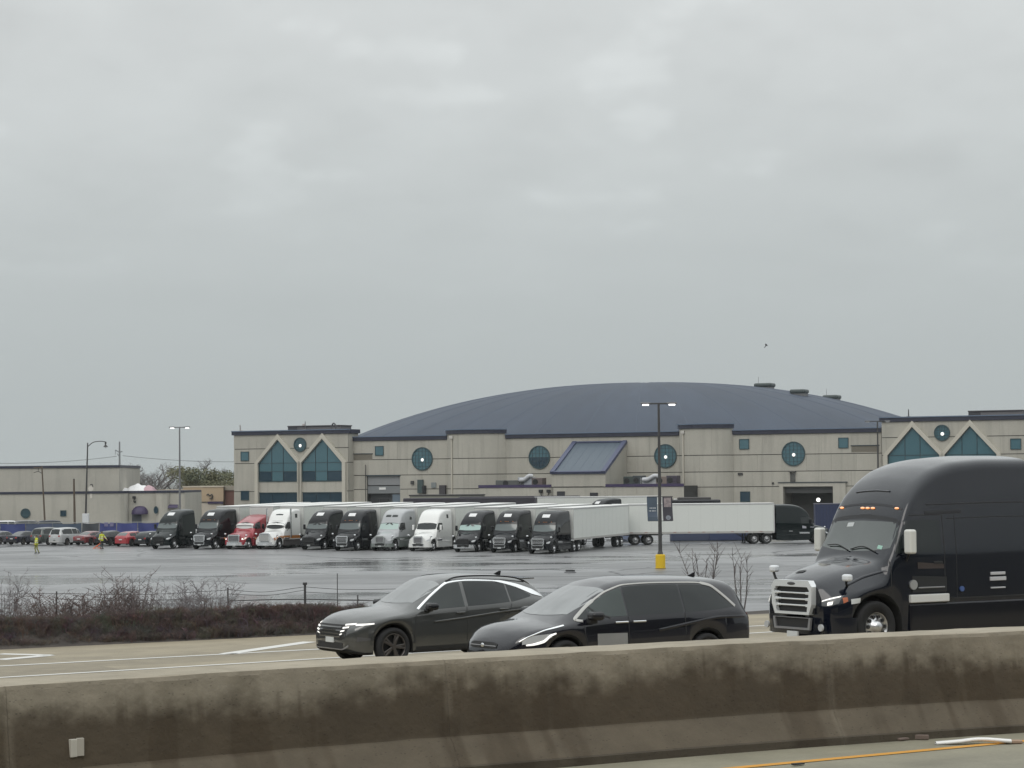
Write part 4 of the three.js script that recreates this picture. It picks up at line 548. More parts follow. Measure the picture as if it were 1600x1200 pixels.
class Shell {
  constructor(o) { Object.assign(this, { crown: 0.06, mid: 0.5, rS: 0.06, rR: 0.14, arches: [], tuck: 0.04, belly: 0.02 }, o); for (const k of ['top', 'belt', 'w', 'wr', 'bot']) this[k] = Array.isArray(o[k]) ? curve(o[k]) : typeof o[k] === 'number' ? () => o[k] : o[k]; this.cache = new Map(); }
  prof(x) {
    const key = Math.round(x * 1e4); if (this.cache.has(key)) return this.cache.get(key);
    let b = this.bot(x); for (const [xc, yc, R] of this.arches) if (Math.abs(x - xc) < R) b = Math.max(b, yc + Math.sqrt(R * R - (x - xc) ** 2));
    const top = this.top(x), cr = Math.min(this.crown, (top - b) * 0.3), w = this.w(x), wr = Math.min(this.wr(x), w - 0.005), belt = Math.max(b + 0.04, Math.min(this.belt(x), top - cr - 0.03)), ym = lerp(b, belt, this.mid);
    const p = roundPoly([[0, b], [w - this.tuck, b], [w, ym], [w - this.belly, belt], [wr, top - cr], [wr * 0.5, top - cr * 0.22], [0, top]], [0, 0.05, 0.25, this.rS, this.rR, 0.3, 0]);
    this.cache.set(key, p); return p;
  }
  stations() {
    const s = new Set(); const n = this.n || 70; for (let i = 0; i <= n; i++) s.add(+lerp(this.x0, this.x1, i / n).toFixed(4));
    for (let i = 1; i <= 6; i++) { s.add(+(this.x1 - 0.2 * (i / 6) ** 2).toFixed(4)); s.add(+(this.x0 + 0.2 * (i / 6) ** 2).toFixed(4)); }
    for (const [xc, , R] of this.arches) { for (let k = 0; k <= 12; k++) s.add(+(xc - R * Math.cos(k / 12 * Math.PI)).toFixed(4)); s.add(+(xc - R - 0.002).toFixed(4)); s.add(+(xc + R + 0.002).toFixed(4)); }
    return [...s].filter(x => x >= this.x0 - 1e-6 && x <= this.x1 + 1e-6).sort((a, b) => a - b);
  }
  geos() {                                                      // [painted skin, underside]
    const xs = this.stations(), P = xs.map(x => this.prof(x)), n = P[0].length, U = 1 + LN;
    const skin = (j0, j1, cap) => {
      const pos = [], ix = [];
      for (const s of [1, -1]) { const o = pos.length / 3, m = j1 - j0 + 1; P.forEach((p, i) => { for (let j = j0; j <= j1; j++) pos.push(xs[i], p[j][1], s * p[j][0]); });
        for (let i = 0; i + 1 < xs.length; i++) for (let j = 0; j + 1 < m; j++) { const a = o + i * m + j, b = a + m; s > 0 ? ix.push(a, b, a + 1, b, b + 1, a + 1) : ix.push(a, a + 1, b, b, a + 1, b + 1); }
        if (cap) for (const i of [0, xs.length - 1]) { const c = pos.length / 3; pos.push(xs[i], (P[i][0][1] + P[i][n - 1][1]) / 2, 0); for (let j = 0; j + 1 < m; j++) { const a = o + i * m + j, f = (i === 0) === (s > 0); f ? ix.push(c, a, a + 1) : ix.push(c, a + 1, a); } } }
      const g = new THREE.BufferGeometry(); g.setAttribute('position', new THREE.Float32BufferAttribute(pos, 3)); g.setIndex(ix); return toCreasedNormals(g, 0.62);
    };
    return [skin(U, n - 1, true), skin(0, U, false)];
  }
  W(x, y) { const p = this.prof(x); let z = -1e-3; for (let j = 3; j + 1 < p.length; j++) { const a = p[j], b = p[j + 1]; if ((a[1] - y) * (b[1] - y) <= 0 && a[1] !== b[1]) z = Math.max(z, lerp(a[0], b[0], (y - a[1]) / (b[1] - a[1]))); } return z; }
  T(x, z) { const p = this.prof(x), q = Math.abs(z); for (let j = p.length - 1; j > 0; j--) { const a = p[j], b = p[j - 1]; if (q >= a[0] - 1e-9 && q <= b[0] + 1e-9) return lerp(a[1], b[1], (q - a[0]) / (b[0] - a[0] || 1)); } return p[p.length - 1][1]; }
  Fx(y, z) { const q = Math.abs(z), ins = x => { const p = this.prof(x); return y >= p[0][1] && this.W(x, y) >= q; }; let x = this.x1; while (x > this.x0 && !ins(x)) x -= 0.03; if (x >= this.x1) return this.x1; let a = x, b = Math.min(x + 0.03, this.x1); for (let k = 0; k < 12; k++) { const m = (a + b) / 2; ins(m) ? (a = m) : (b = m); } return a; }
  Bx(y, z) { const q = Math.abs(z), ins = x => y >= this.prof(x)[0][1] && this.W(x, y) >= q; let x = this.x0; while (x < this.x1 && !ins(x)) x += 0.03; if (x <= this.x0) return this.x0; let a = x, b = x - 0.03; for (let k = 0; k < 12; k++) { const m = (a + b) / 2; ins(m) ? (a = m) : (b = m); } return a; }
  side(lo, hi, off = 0.006, s = -1, nx = 22, ny = 6) {          // a patch on the flank between two curves given as [x, y] lists
    const L = curve(lo), H = curve(hi), a = Math.max(lo[0][0], hi[0][0]), b = Math.min(lo[lo.length - 1][0], hi[hi.length - 1][0]), x0 = Math.min(a, b), x1 = Math.max(a, b);
    return grid(nx, ny, (u, v) => { const x = lerp(x0, x1, u), y = lerp(L(x), H(x), v); return [x, y, s * (this.W(x, y) + off)]; });
  }
  ribbon(pts, wd, off = 0.008, s = -1, n = 40) {                // a narrow moulding along a line on the flank
    const c = new THREE.CatmullRomCurve3(pts.map(p => V(p[0], p[1], 0)), false, 'catmullrom', 0.3);
    const bar = []; for (let i = 0; i <= n; i++) { const p = c.getPoint(i / n), t = c.getTangent(i / n); const nx = -t.y, ny = t.x, e = typeof wd === 'function' ? wd(i / n) : wd; bar.push([[p.x + nx * e / 2, p.y + ny * e / 2], [p.x - nx * e / 2, p.y - ny * e / 2]]); }
    return grid(n, 3, (u, v) => { const b = bar[Math.round(u * n)], k = v < 0.17 || v > 0.83 ? 0 : 1, q = v < 0.5 ? b[0] : b[1]; return [q[0], q[1], s * (this.W(q[0], q[1]) + (k ? off : -0.004))]; });
  }
  lid(xa, xb, za, zb, off = 0.006, nx = 14, nz = 14) { return grid(nx, nz, (u, v) => { const z = lerp(za, zb, v), f = q => typeof q === 'function' ? q(z) : q, x = lerp(f(xa), f(xb), u); return [x, this.T(x, z) + off, z]; }); }
  front(pts, off = 0.006, nz = 10, ny = 5) { const L = curve(pts.map(p => [p[0], p[1]])), H = curve(pts.map(p => [p[0], p[2]])), z0 = pts[0][0], z1 = pts[pts.length - 1][0]; return grid(nz, ny, (u, v) => { const z = lerp(z0, z1, u), y = lerp(L(z), H(z), v); return [this.Fx(y, z) + off, y, z]; }); }
  back(pts, off = 0.006, nz = 10, ny = 5) { const L = curve(pts.map(p => [p[0], p[1]])), H = curve(pts.map(p => [p[0], p[2]])), z0 = pts[0][0], z1 = pts[pts.length - 1][0]; return grid(nz, ny, (u, v) => { const z = lerp(z0, z1, u), y = lerp(L(z), H(z), v); return [this.Bx(y, z) - off, y, z]; }); }
}
const latheZ = (pts, n = 32) => new THREE.LatheGeometry(pts.map(p => new THREE.Vector2(...p)), n).rotateX(Math.PI / 2);
const wheelG = new Map();
function wheel(parent, x, y, z, r, w, kind, name = 'wheel') {   // the outer face looks to -z for z < 0
  const s = Math.sign(z) || 1, key = r + '|' + w + '|' + kind;
  if (!wheelG.has(key)) {
    const R = kind === 'truck' ? r * 0.56 : r * 0.70;
    const ty = latheZ([[R, -w / 2 + 0.02], [r - 0.05, -w / 2], [r - 0.012, -w / 2 + 0.03], [r, -w / 4], [r, w / 4], [r - 0.012, w / 2 - 0.03], [r - 0.05, w / 2], [R, w / 2 - 0.02], [R, -w / 2 + 0.02]], 40);
    let rim;
    if (kind === 'truck') { const holes = []; for (let k = 0; k < 10; k++) { const a = k / 10 * 6.283; holes.push(disc(0.038, 0.03, 10).translate(Math.cos(a) * R * 0.72, Math.sin(a) * R * 0.72, w / 2 - 0.035)); }
      rim = [[latheZ([[R, w / 2 - 0.02], [R * 0.93, w / 2 - 0.03], [R * 0.86, w / 2 - 0.09], [R * 0.6, w / 2 - 0.04], [R * 0.42, w / 2 - 0.02], [R * 0.36, w / 2 + 0.06], [R * 0.15, w / 2 + 0.075], [0, w / 2 + 0.078]], 32)], holes]; }
    else { const sp = []; for (let k = 0; k < 5; k++) for (const d of [-0.14, 0.14]) { const a = k / 5 * 6.283 + d; sp.push(rbx(R * 0.16, R * 0.97, -0.022, 0.022, w / 2 - 0.05, w / 2 - 0.015, 0.012).rotateZ(a)); }
      rim = [[latheZ([[R, w / 2 - 0.02], [R * 0.94, w / 2 - 0.012], [R * 0.9, w / 2 - 0.05], [R * 0.88, -w / 2 + 0.03]], 32), disc(R * 0.2, 0.04, 18).translate(0, 0, w / 2 - 0.03), ...sp], [disc(R * 0.87, 0.02, 24).translate(0, 0, w / 2 - 0.12)]]; }
    wheelG.set(key, [merge([ty]), merge(rim[0]), rim[1].length ? merge(rim[1]) : null]);
  }
  const [ty, rim, dark] = wheelG.get(key), t = new THREE.Mesh(ty, M.tyre); t.name = name; t.position.set(x, y, z); if (s < 0) t.rotation.y = Math.PI; parent.add(t);
  const rm = new THREE.Mesh(rim, kind === 'truck' ? M.rim : M.rimDark); rm.name = 'rim'; t.add(rm); if (dark) { const d = new THREE.Mesh(dark, M.black); d.name = kind === 'truck' ? 'hand_hole' : 'brake_disc'; t.add(d); }
  return t;
}

// ------------------------------------------------------------------ tractors. x forward from the bumper (x = 0), left side towards -z
const TR = {
  aero: { top: [[-5.4, 3.93], [-4.5, 3.93], [-3.6, 3.88], [-3.0, 3.74], [-2.58, 3.52], [-2.28, 3.25], [-2.1, 3.0], [-1.99, 2.8], [-1.92, 2.63], [-1.57, 1.97], [-1.49, 1.87], [-1.2, 1.80], [-0.6, 1.66], [-0.2, 1.51], [-0.1, 1.45]], belt: [[-5.4, 2.0], [-1.95, 1.98], [-1.7, 1.9], [-1.45, 1.40], [-0.9, 1.24], [-0.4, 1.08], [-0.1, 0.98]], w: [[-5.4, 1.24], [-2.2, 1.23], [-1.9, 1.22], [-1.2, 1.2], [-0.7, 1.18], [-0.4, 1.12], [-0.22, 1.02], [-0.1, 0.86]], wr: [[-5.4, 1.12], [-3.6, 1.08], [-2.6, 1.04], [-2.1, 1.09], [-1.9, 1.11], [-1.57, 1.13], [-1.42, 0.98], [-0.9, 0.82], [-0.1, 0.66]], bot: 0.36, ax: -1.22, len: 5.4 },
  aeroB: { top: [[-5.3, 3.86], [-4.3, 3.85], [-3.5, 3.76], [-2.9, 3.56], [-2.5, 3.3], [-2.2, 3.02], [-2.04, 2.78], [-1.96, 2.6], [-1.56, 1.96], [-1.46, 1.85], [-1.1, 1.70], [-0.6, 1.50], [-0.2, 1.32], [-0.1, 1.24]], belt: [[-5.3, 2.0], [-1.95, 1.96], [-1.7, 1.86], [-1.4, 1.36], [-0.9, 1.18], [-0.4, 1.02], [-0.1, 0.9]], w: [[-5.3, 1.24], [-2.2, 1.22], [-1.2, 1.2], [-0.7, 1.17], [-0.35, 1.08], [-0.2, 0.96], [-0.1, 0.82]], wr: [[-5.3, 1.05], [-3.6, 0.98], [-2.6, 0.96], [-1.9, 1.08], [-1.56, 1.12], [-1.42, 0.98], [-0.9, 0.78], [-0.1, 0.58]], bot: 0.36, ax: -1.2, len: 5.3 },
  aeroC: { top: [[-5.5, 3.96], [-4.4, 3.94], [-3.7, 3.82], [-3.2, 3.62], [-2.85, 3.34], [-2.6, 3.0], [-2.42, 2.72], [-2.32, 2.6], [-1.9, 1.97], [-1.78, 1.86], [-1.3, 1.76], [-0.6, 1.62], [-0.2, 1.5], [-0.1, 1.42]], belt: [[-5.5, 2.0], [-2.3, 1.98], [-2.0, 1.88], [-1.7, 1.34], [-0.9, 1.18], [-0.4, 1.02], [-0.1, 0.92]], w: [[-5.5, 1.24], [-2.5, 1.22], [-1.9, 1.17], [-1.2, 1.18], [-0.6, 1.15], [-0.3, 1.04], [-0.1, 0.84]], wr: [[-5.5, 1.14], [-3.8, 1.08], [-2.9, 1.0], [-2.3, 1.02], [-1.9, 1.04], [-1.7, 0.86], [-0.9, 0.66], [-0.1, 0.5]], bot: 0.36, ax: -1.12, len: 5.5 },
  classic: { top: [[-5.3, 3.9], [-4.3, 3.88], [-3.7, 3.72], [-3.2, 3.3], [-2.75, 2.72], [-2.6, 2.58], [-2.45, 2.5], [-2.15, 1.9], [-2.05, 1.84], [-1.0, 1.74], [-0.2, 1.64], [-0.1, 1.6]], belt: [[-5.3, 2.0], [-2.5, 1.9], [-2.1, 1.7], [-1.9, 1.25], [-1.2, 1.15], [-0.3, 0.98], [-0.1, 0.9]], w: [[-5.3, 1.22], [-2.6, 1.18], [-2.1, 1.14], [-1.2, 1.17], [-0.4, 1.12], [-0.1, 0.98]], wr: [[-5.3, 1.14], [-3.6, 1.08], [-2.5, 1.0], [-2.1, 0.86], [-1.2, 0.62], [-0.1, 0.5]], bot: 0.4, ax: -1.0, len: 5.3 },
  low: { top: [[-5.2, 3.34], [-4.2, 3.12], [-3.4, 2.88], [-2.75, 2.66], [-2.6, 2.6], [-2.45, 2.5], [-2.12, 1.9], [-2.02, 1.84], [-1.0, 1.7], [-0.2, 1.56], [-0.1, 1.52]], belt: [[-5.2, 2.0], [-2.5, 1.9], [-2.1, 1.7], [-1.9, 1.22], [-1.2, 1.12], [-0.3, 0.98], [-0.1, 0.9]], w: [[-5.2, 1.22], [-2.6, 1.18], [-2.1, 1.14], [-1.2, 1.17], [-0.4, 1.12], [-0.1, 0.98]], wr: [[-5.2, 1.1], [-3.6, 1.06], [-2.5, 1.0], [-2.1, 0.86], [-1.2, 0.66], [-0.1, 0.56]], bot: 0.4, ax: -1.0, len: 5.2 },
};
const shells = {};
const signTex = tex(128, 64, (i, j) => { let c = 0.78; const y = 63 - j, row = Math.floor(y / 16); if (y > 10 && y < 54 && i > 8 && i < 120 && y % 16 > 3 && y % 16 < 11 && hash(i >> 3, row) > 0.42) c = 0.52; return enc(c); }, { wrap: false });
M.sign = new THREE.MeshStandardMaterial({ map: signTex, roughness: 0.5 });
function tractor(label, o) {
  const K = TR[o.kind], near = !!o.near;
  const S = shells[o.kind] || (shells[o.kind] = new Shell({ ...K, x0: -K.len, x1: -0.1, crown: o.kind.startsWith('aero') ? 0.10 : 0.07, rR: 0.2, rS: 0.12, tuck: 0.03, belly: 0.005, mid: 0.45, arches: [[K.ax, 0.5, 0.64]], n: 80 }));
  if (!S.g) S.g = S.geos();
  const t = thing('semi_tractor', label, 'truck', [0, 0, 0], 0, o.group);
  const body = part(t, 'cab_body', S.g[0].clone(), o.paint); part(body, 'underside', S.g[1].clone(), M.under);
  part(t, 'wheel_housing', bx(-K.ax * -1 - 0.7, K.ax + 0.7, 0.45, 1.14, -0.85, 0.85), M.under);
  const aero = o.kind.startsWith('aero'), wsA = o.kind === 'aeroC' ? -1.92 : aero ? -1.58 : -2.17, wsB = o.kind === 'aeroC' ? -2.30 : aero ? -1.905 : -2.43, wz = o.kind === 'aeroC' ? 0.98 : aero ? 1.06 : 0.92;
  const chromeish = o.chromeBumper ? M.chrome : o.paint;
  // windscreen
  const ws = part(t, 'windscreen', S.lid(z => wsA - 0.10 * (z / wz) ** 2, z => wsB - 0.03 * (z / wz) ** 2, -wz, wz, near ? 0.006 : 0.022, 14, 24), o.screen || M.glassTruck);
  if (near) { part(ws, 'wiper', [tube([[wsA + 0.03, S.T(wsA, 0.2) + 0.03, 0.1], [wsA - 0.03, S.T(wsA - 0.06, 0.5) + 0.05, 0.5], [wsA - 0.06, S.T(wsA - 0.08, 0.85) + 0.04, 0.85]], 0.012, 14), tube([[wsA + 0.02, S.T(wsA, -0.7) + 0.04, -0.75], [wsA - 0.02, S.T(wsA - 0.04, -0.3) + 0.05, -0.3], [wsA, S.T(wsA, 0) + 0.04, 0.05]], 0.012, 14)], M.black); part(ws, 'sticker', S.lid(-1.85, -1.89, 0.28, 0.48, 0.012, 3, 3), std(0.5, 0.52, 0.52, 0.4)); part(ws, 'sticker', S.lid(-1.64, -1.68, -0.70, -0.84, 0.012, 3, 3), std(0.3, 0.5, 0.42, 0.4)); }
  // visor or dark band above the screen, marker lamps
  if (aero) part(t, 'brow_band', S.lid(wsB - 0.02, wsB - 0.05, -wz, wz, 0.014, 3, 16), M.blackGloss);
  else part(t, 'sun_visor', grid(4, 16, (u, v) => { const z = lerp(-0.95, 0.95, v); return [wsB + 0.22 - u * 0.26, S.T(wsB, z) - 0.12 + u * 0.17, z]; }), o.visor || o.paint);
  const my = aero ? 2.86 : 2.72, mz = near ? [-0.86, -0.16, 0, 0.16, 0.86] : [-0.6, -0.15, 0, 0.15, 0.6];
  if (near || o.markers) part(t, 'marker_lamp', mz.map(z => new THREE.SphereGeometry(1, 10, 6).scale(0.03, 0.022, 0.062).translate(S.Fx(my, z) + 0.012, my, z)), near ? M.lampAmber : M.amberDull);
  // side glass, doors, seams on both flanks
  for (const s of [-1, 1]) {
    const wx0 = o.kind === 'aeroC' ? -2.3 : aero ? -1.95 : -2.5, wx1 = wx0 - 0.95;
    part(t, 'side_window', S.side([[wx1, 1.98], [wx0 + 0.25, 1.96]], [[wx1, 2.62], [wx0, 2.62], [wx0 + 0.25, 2.0]], 0.006, s, 12, 6), M.glassDark);
    if (near || !aero) { const d = part(t, 'door', [S.ribbon([[wx1 - 0.08, 1.05], [wx1 - 0.08, 2.7]], 0.018, 0.003, s, 14), S.ribbon([[wx1 - 0.08, 2.72], [wx0, 2.72]], 0.018, 0.003, s, 10), S.ribbon([[wx0 + 0.38, 1.3], [wx0 + 0.38, 1.9]], 0.018, 0.003, s, 8)], M.black); part(d, 'door_handle', rbx(wx1 - 0.02, wx1 + 0.22, 1.72, 1.78, s * (S.W(wx1, 1.75) + 0.005) - 0.015, s * (S.W(wx1, 1.75) + 0.005) + 0.015, 0.012), M.black); }
    // mirrors
    const mx = wx0 + 0.06, mzp = s * 1.42;
    const mir = part(t, 'mirror', [rbx(mx - 0.1, mx + 0.08, 1.95, 2.44, mzp - 0.11, mzp + 0.11, 0.05)], o.mirror || M.blackGloss); part(mir, 'mirror_arm', [rod([mx - 0.1, 2.0, s * 1.1], [mx, 2.1, mzp], 0.025), rod([mx - 0.1, 1.75, s * 1.15], [mx, 2.0, mzp], 0.025)], M.black);
    const hx = -0.55, hy = S.T(hx, 0.95) + 0.02; const hm = part(t, 'hood_mirror', [rbx(hx, hx + 0.16, hy + 0.2 - (s < 0 ? 0.12 : 0), hy + 0.34 - (s < 0 ? 0.12 : 0), s * 1.16 - 0.1, s * 1.16 + 0.1, 0.05)], o.hoodMirror || M.chrome); part(hm, 'hood_mirror_arm', tube([[hx - 0.1, hy - 0.04, s * 0.95], [hx + 0.06, hy + 0.04, s * 1.1], [hx + 0.1, hy + 0.2 - (s < 0 ? 0.12 : 0), s * 1.16]], 0.026, 10), M.black);
    // fairing step and tank
    const sx0 = K.ax - 0.78; part(t, 'step_plate', rbx(sx0 - 1.05, sx0 - 0.02, 0.96, 1.12, s * 1.2, s * 1.29, 0.02), o.step || M.chrome);
    part(t, 'side_skirt', rbx(-K.len, sx0 - 0.02, 0.32, 0.94, s * 1.0, s * 1.265, 0.04), o.lower || o.paint);
    // lamps
    const hl = part(t, 'headlamp', S.front(s > 0 ? [[0.82, 0.95, 1.05], [0.95, 0.94, 1.12], [1.08, 1.0, 1.16]] : [[-1.08, 1.0, 1.16], [-0.95, 0.94, 1.12], [-0.82, 0.95, 1.05]], 0.012, 10, 5), near ? std(0.12, 0.125, 0.13, 0.15) : o.lit ? M.lampWhite : M.lampClear);
    if (near) { part(hl, 'bulb', S.front(s > 0 ? [[0.83, 1.03, 1.055], [1.06, 1.12, 1.15]] : [[-1.06, 1.12, 1.15], [-0.83, 1.03, 1.055]], 0.02, 6, 3), M.lampWhite); part(hl, 'bulb', S.front(s > 0 ? [[0.93, 0.955, 1.02], [1.01, 0.975, 1.04]] : [[-1.01, 0.975, 1.04], [-0.93, 0.955, 1.02]], 0.02, 6, 3), M.lampWhite); part(hl, 'indicator', S.side([[-0.50, 1.04], [-0.40, 1.0]], [[-0.50, 1.12], [-0.40, 1.11]], 0.01, s, 5, 3), std(0.42, 0.12, 0.05, 0.25)); }
    else if (o.amber) part(hl, 'indicator', rbx(-0.22, -0.12, 1.0, 1.14, s * 1.04 - 0.06, s * 1.04 + 0.06, 0.02), M.amberDull);
  }
  // nose: grille, bumper, plate
  const gt = o.kind === 'aeroB' ? 1.22 : o.kind === 'aeroC' ? 1.42 : aero ? 1.44 : o.grilleTop ?? 1.58, gb = 0.76, hw = o.kind === 'aeroC' ? 0.46 : aero ? 0.62 : o.grilleHalf ?? 0.44, hb = o.kind === 'aeroC' ? 0.42 : aero ? 0.54 : hw, X = 0.0;
  const gp = [[-hb, gb], [hb, gb], [hw + 0.01, lerp(gb, gt, 0.3)], [hw + 0.02, gt - 0.12], [hw - 0.08, gt], [-hw + 0.08, gt], [-hw - 0.02, gt - 0.12], [-hw - 0.01, lerp(gb, gt, 0.3)]], in_ = 0.06;
  const gi = [[-hb + in_, gb + 0.05], [hb - in_, gb + 0.05], [hw - in_, gt - 0.2], [hw - in_ - 0.06, gt - 0.13], [-hw + in_ + 0.06, gt - 0.13], [-hw + in_, gt - 0.2]];
  const gcol = o.grilleFrame || (near ? std(0.78, 0.80, 0.81, 0.3, { metalness: 0.4 }) : M.chrome);  // near grille: pale satin instead of chrome, mirrored sky put into its colour
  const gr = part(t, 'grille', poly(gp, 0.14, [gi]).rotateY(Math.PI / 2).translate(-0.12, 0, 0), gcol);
  part(gr, 'grille_backing', bx(-0.14, -0.06, gb + 0.02, gt - 0.08, -hw + 0.02, hw - 0.02), o.backing || M.black);
  if (o.grille === 'slab') part(gr, 'grille_mesh', [...Array(9)].map((_, k) => bx(-0.06, -0.012, gb + 0.07, gt - 0.15, lerp(-hw + in_, hw - in_, (k + 0.5) / 9) - 0.028, lerp(-hw + in_, hw - in_, (k + 0.5) / 9) + 0.028)), o.meshMat || M.chrome);
  else if (o.grille === 'mesh') part(gr, 'grille_mesh', [...Array(8)].map((_, k) => bx(-0.06, -0.02, lerp(gb + 0.06, gt - 0.14, (k + 0.5) / 8) - 0.018, lerp(gb + 0.06, gt - 0.14, (k + 0.5) / 8) + 0.018, -hw + in_, hw - in_)), o.meshMat || M.steel);
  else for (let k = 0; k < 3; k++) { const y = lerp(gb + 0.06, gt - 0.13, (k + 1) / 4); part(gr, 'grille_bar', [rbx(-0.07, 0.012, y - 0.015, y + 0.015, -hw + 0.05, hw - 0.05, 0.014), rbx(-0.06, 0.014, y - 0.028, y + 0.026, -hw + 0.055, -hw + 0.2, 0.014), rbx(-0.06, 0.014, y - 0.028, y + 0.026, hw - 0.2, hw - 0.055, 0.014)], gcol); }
  if (near) part(gr, 'badge', new THREE.SphereGeometry(1, 16, 8).scale(0.012, 0.032, 0.13).translate(0.022, gt - 0.065, 0), std(0.06, 0.06, 0.065, 0.3));
  const bm = part(t, 'bumper', [(() => { const pl = []; for (let k = 0; k <= 24; k++) { const z = lerp(-1.21, 1.21, k / 24), q = Math.abs(z) / 1.21; pl.push([-0.02 - 0.16 * q * q - 0.42 * Math.pow(q, 10), z]); } pl.push([-0.66, 1.21], [-0.66, -1.21]); return toCreasedNormals(flat(poly(pl.map(p => [p[0], -p[1]]), 0.34).rotateX(-Math.PI / 2).translate(0, 0.37, 0)), 0.5); })()], o.bumper || chromeish);
  if (aero) { part(bm, 'intake', [poly([[-0.56, 0.46], [0.56, 0.46], [0.6, 0.7], [-0.6, 0.7]], 0.05, [[[-0.5, 0.5], [0.5, 0.5], [0.54, 0.69], [-0.54, 0.69]]]).rotateY(Math.PI / 2).translate(-0.03, 0, 0)], near ? M.steel : o.grilleFrame || M.chrome); part(bm, 'intake_backing', bx(-0.06, -0.016, 0.49, 0.7, -0.54, 0.54), M.black); }
  part(bm, 'number_plate', rbx(-0.03, 0.012, near ? 0.24 : 0.4, near ? 0.42 : 0.52, -0.17, 0.17, 0.008), M.plate);
  if (near) { part(bm, 'fog_lamp', [-1, 1].map(s => disc(0.07, 0.04, 16).rotateY(Math.PI / 2).translate(-0.03, 0.52, s * 0.86)), M.lampClear);
    part(t, 'hood_vent', S.lid(-0.36, -0.48, 0.1, 0.36, 0.012, 3, 5), M.black);
    part(t, 'hood_highlight_ridge', [S.ribbon([[-1.5, 1.62], [-1.0, 1.5], [-0.62, 1.36]], 0.03, 0.02, -1, 12), S.ribbon([[-1.5, 1.62], [-1.0, 1.5], [-0.62, 1.36]], 0.03, 0.02, 1, 12)], o.paint);  // raised ridge in body paint, shaped to catch the sky as a highlight
    part(t, 'fender_badge', S.side([[-0.78, 1.0], [-0.56, 0.98]], [[-0.78, 1.1], [-0.56, 1.08]], 0.012, -1, 4, 2), M.plate);
    part(t, 'step_grille', [S.side([[-3.02, 1.16], [-2.1, 1.16]], [[-3.02, 1.46], [-2.1, 1.5]], 0.008, -1, 8, 3)], std(0.014, 0.015, 0.017, 0.5)); part(t, 'fuel_cap', disc(0.1, 0.05, 20).translate(-2.12, 1.32, -1.235), M.rim); part(t, 'tank_strap', rbx(-2.95, -2.25, 1.24, 1.27, -1.265, -1.235, 0.01), M.steel);
    part(t, 'door_decal', [S.side([[-2.95, 1.63], [-2.2, 1.64]], [[-2.95, 1.72], [-2.25, 1.77]], 0.007, -1, 8, 3)], std(0.045, 0.033, 0.03, 0.5));
    part(t, 'sleeper_vent', [rbx(-4.62, -4.22, 1.46, 1.52, -1.262, -1.23, 0.01), rbx(-4.64, -4.2, 1.34, 1.42, -1.264, -1.23, 0.01), rbx(-4.62, -4.22, 1.18, 1.21, -1.262, -1.23, 0.01)], std(0.5, 0.5, 0.52, 0.35)); part(t, 'blue_cap', disc(0.055, 0.05, 16).translate(-3.42, 1.2, -1.24), std(0.06, 0.11, 0.28, 0.4));
    part(t, 'roof_seam', [S.ribbon([[-5.38, 2.96], [-4, 2.95], [-2.6, 2.93]], 0.03, 0.004, -1, 24), S.ribbon([[-3.5, 2.78], [-2.55, 2.76]], 0.07, 0.004, -1, 16), S.lid(-2.05, -2.075, -1.0, 1.0, 0.008, 2, 14)], std(0.02, 0.02, 0.024, 0.5)); part(t, 'roof_lip', [tube([...Array(9)].map((_, k) => { const z = lerp(-0.42, 0.62, k / 8); return [-2.25, S.T(-2.25, z), z]; }), 0.02, 24, 8)], o.paint);
    part(t, 'side_seam', [S.ribbon([[-5.38, 2.66], [-4.4, 2.66], [-3.1, 2.64]], 0.014, 0.004, -1, 16), S.ribbon([[-3.3, 1.0], [-3.3, 2.7]], 0.014, 0.003, -1, 12), S.ribbon([[-5.38, 1.02], [-4, 1.02], [-3.1, 1.02]], 0.02, 0.003, -1, 12)], M.black); }
  // roof decal, roof windows, stacks
  if (o.sign) part(t, 'roof_decal', (() => { const g = grid(6, 4, (u, v) => { const z = lerp(0.42, -0.30, u), y = lerp(3.28, 3.56, v); return [S.Fx(y, z) + 0.02, y, z]; }); return g; })(), M.sign);
  if (o.roofWindow) for (const [z0, z1] of o.roofWindow) part(t, 'roof_window', S.front([[z0, o.rwY[0], o.rwY[1]], [(z0 + z1) / 2, o.rwY[0], o.rwY[1] + 0.03], [z1, o.rwY[0], o.rwY[1]]], 0.012, 8, 4), M.glassDark);
  if (o.sleeperWindow) for (const s of [-1, 1]) part(t, 'sleeper_window', S.side([[-4.75, o.sleeperWindow[0]], [-4.3, o.sleeperWindow[0]]], [[-4.75, o.sleeperWindow[1]], [-4.3, o.sleeperWindow[1]]], 0.012, s, 5, 4), M.glassDark);
  if (o.stack) for (const s of [-1, 1]) part(t, 'exhaust_stack', [rod([-3.05, 1.1, s * 1.32], [-3.05, 3.95, s * 1.32], 0.085, 0.085, 12)], M.chrome);
  if (o.stripe) for (const s of [-1, 1]) part(t, 'body_stripe', [S.side([[-5.25, 1.0], [-3, 1.0], [-1.9, 1.02], [-0.9, 1.0], [-0.16, 0.86]], [[-5.25, 1.3], [-3, 1.3], [-1.9, 1.30], [-0.9, 1.24], [-0.16, 1.02]], 0.008, s, 30, 4)], o.stripe);
  // chassis behind the cab
  part(t, 'frame', [bx(-8.0, -K.len + 0.1, 0.78, 1.0, -0.48, -0.36), bx(-8.0, -K.len + 0.1, 0.78, 1.0, 0.36, 0.48), rbx(-7.5, -6.5, 1.0, 1.16, -0.5, 0.5, 0.04), bx(-7.9, -7.7, 0.6, 0.78, -0.4, 0.4)], M.black);
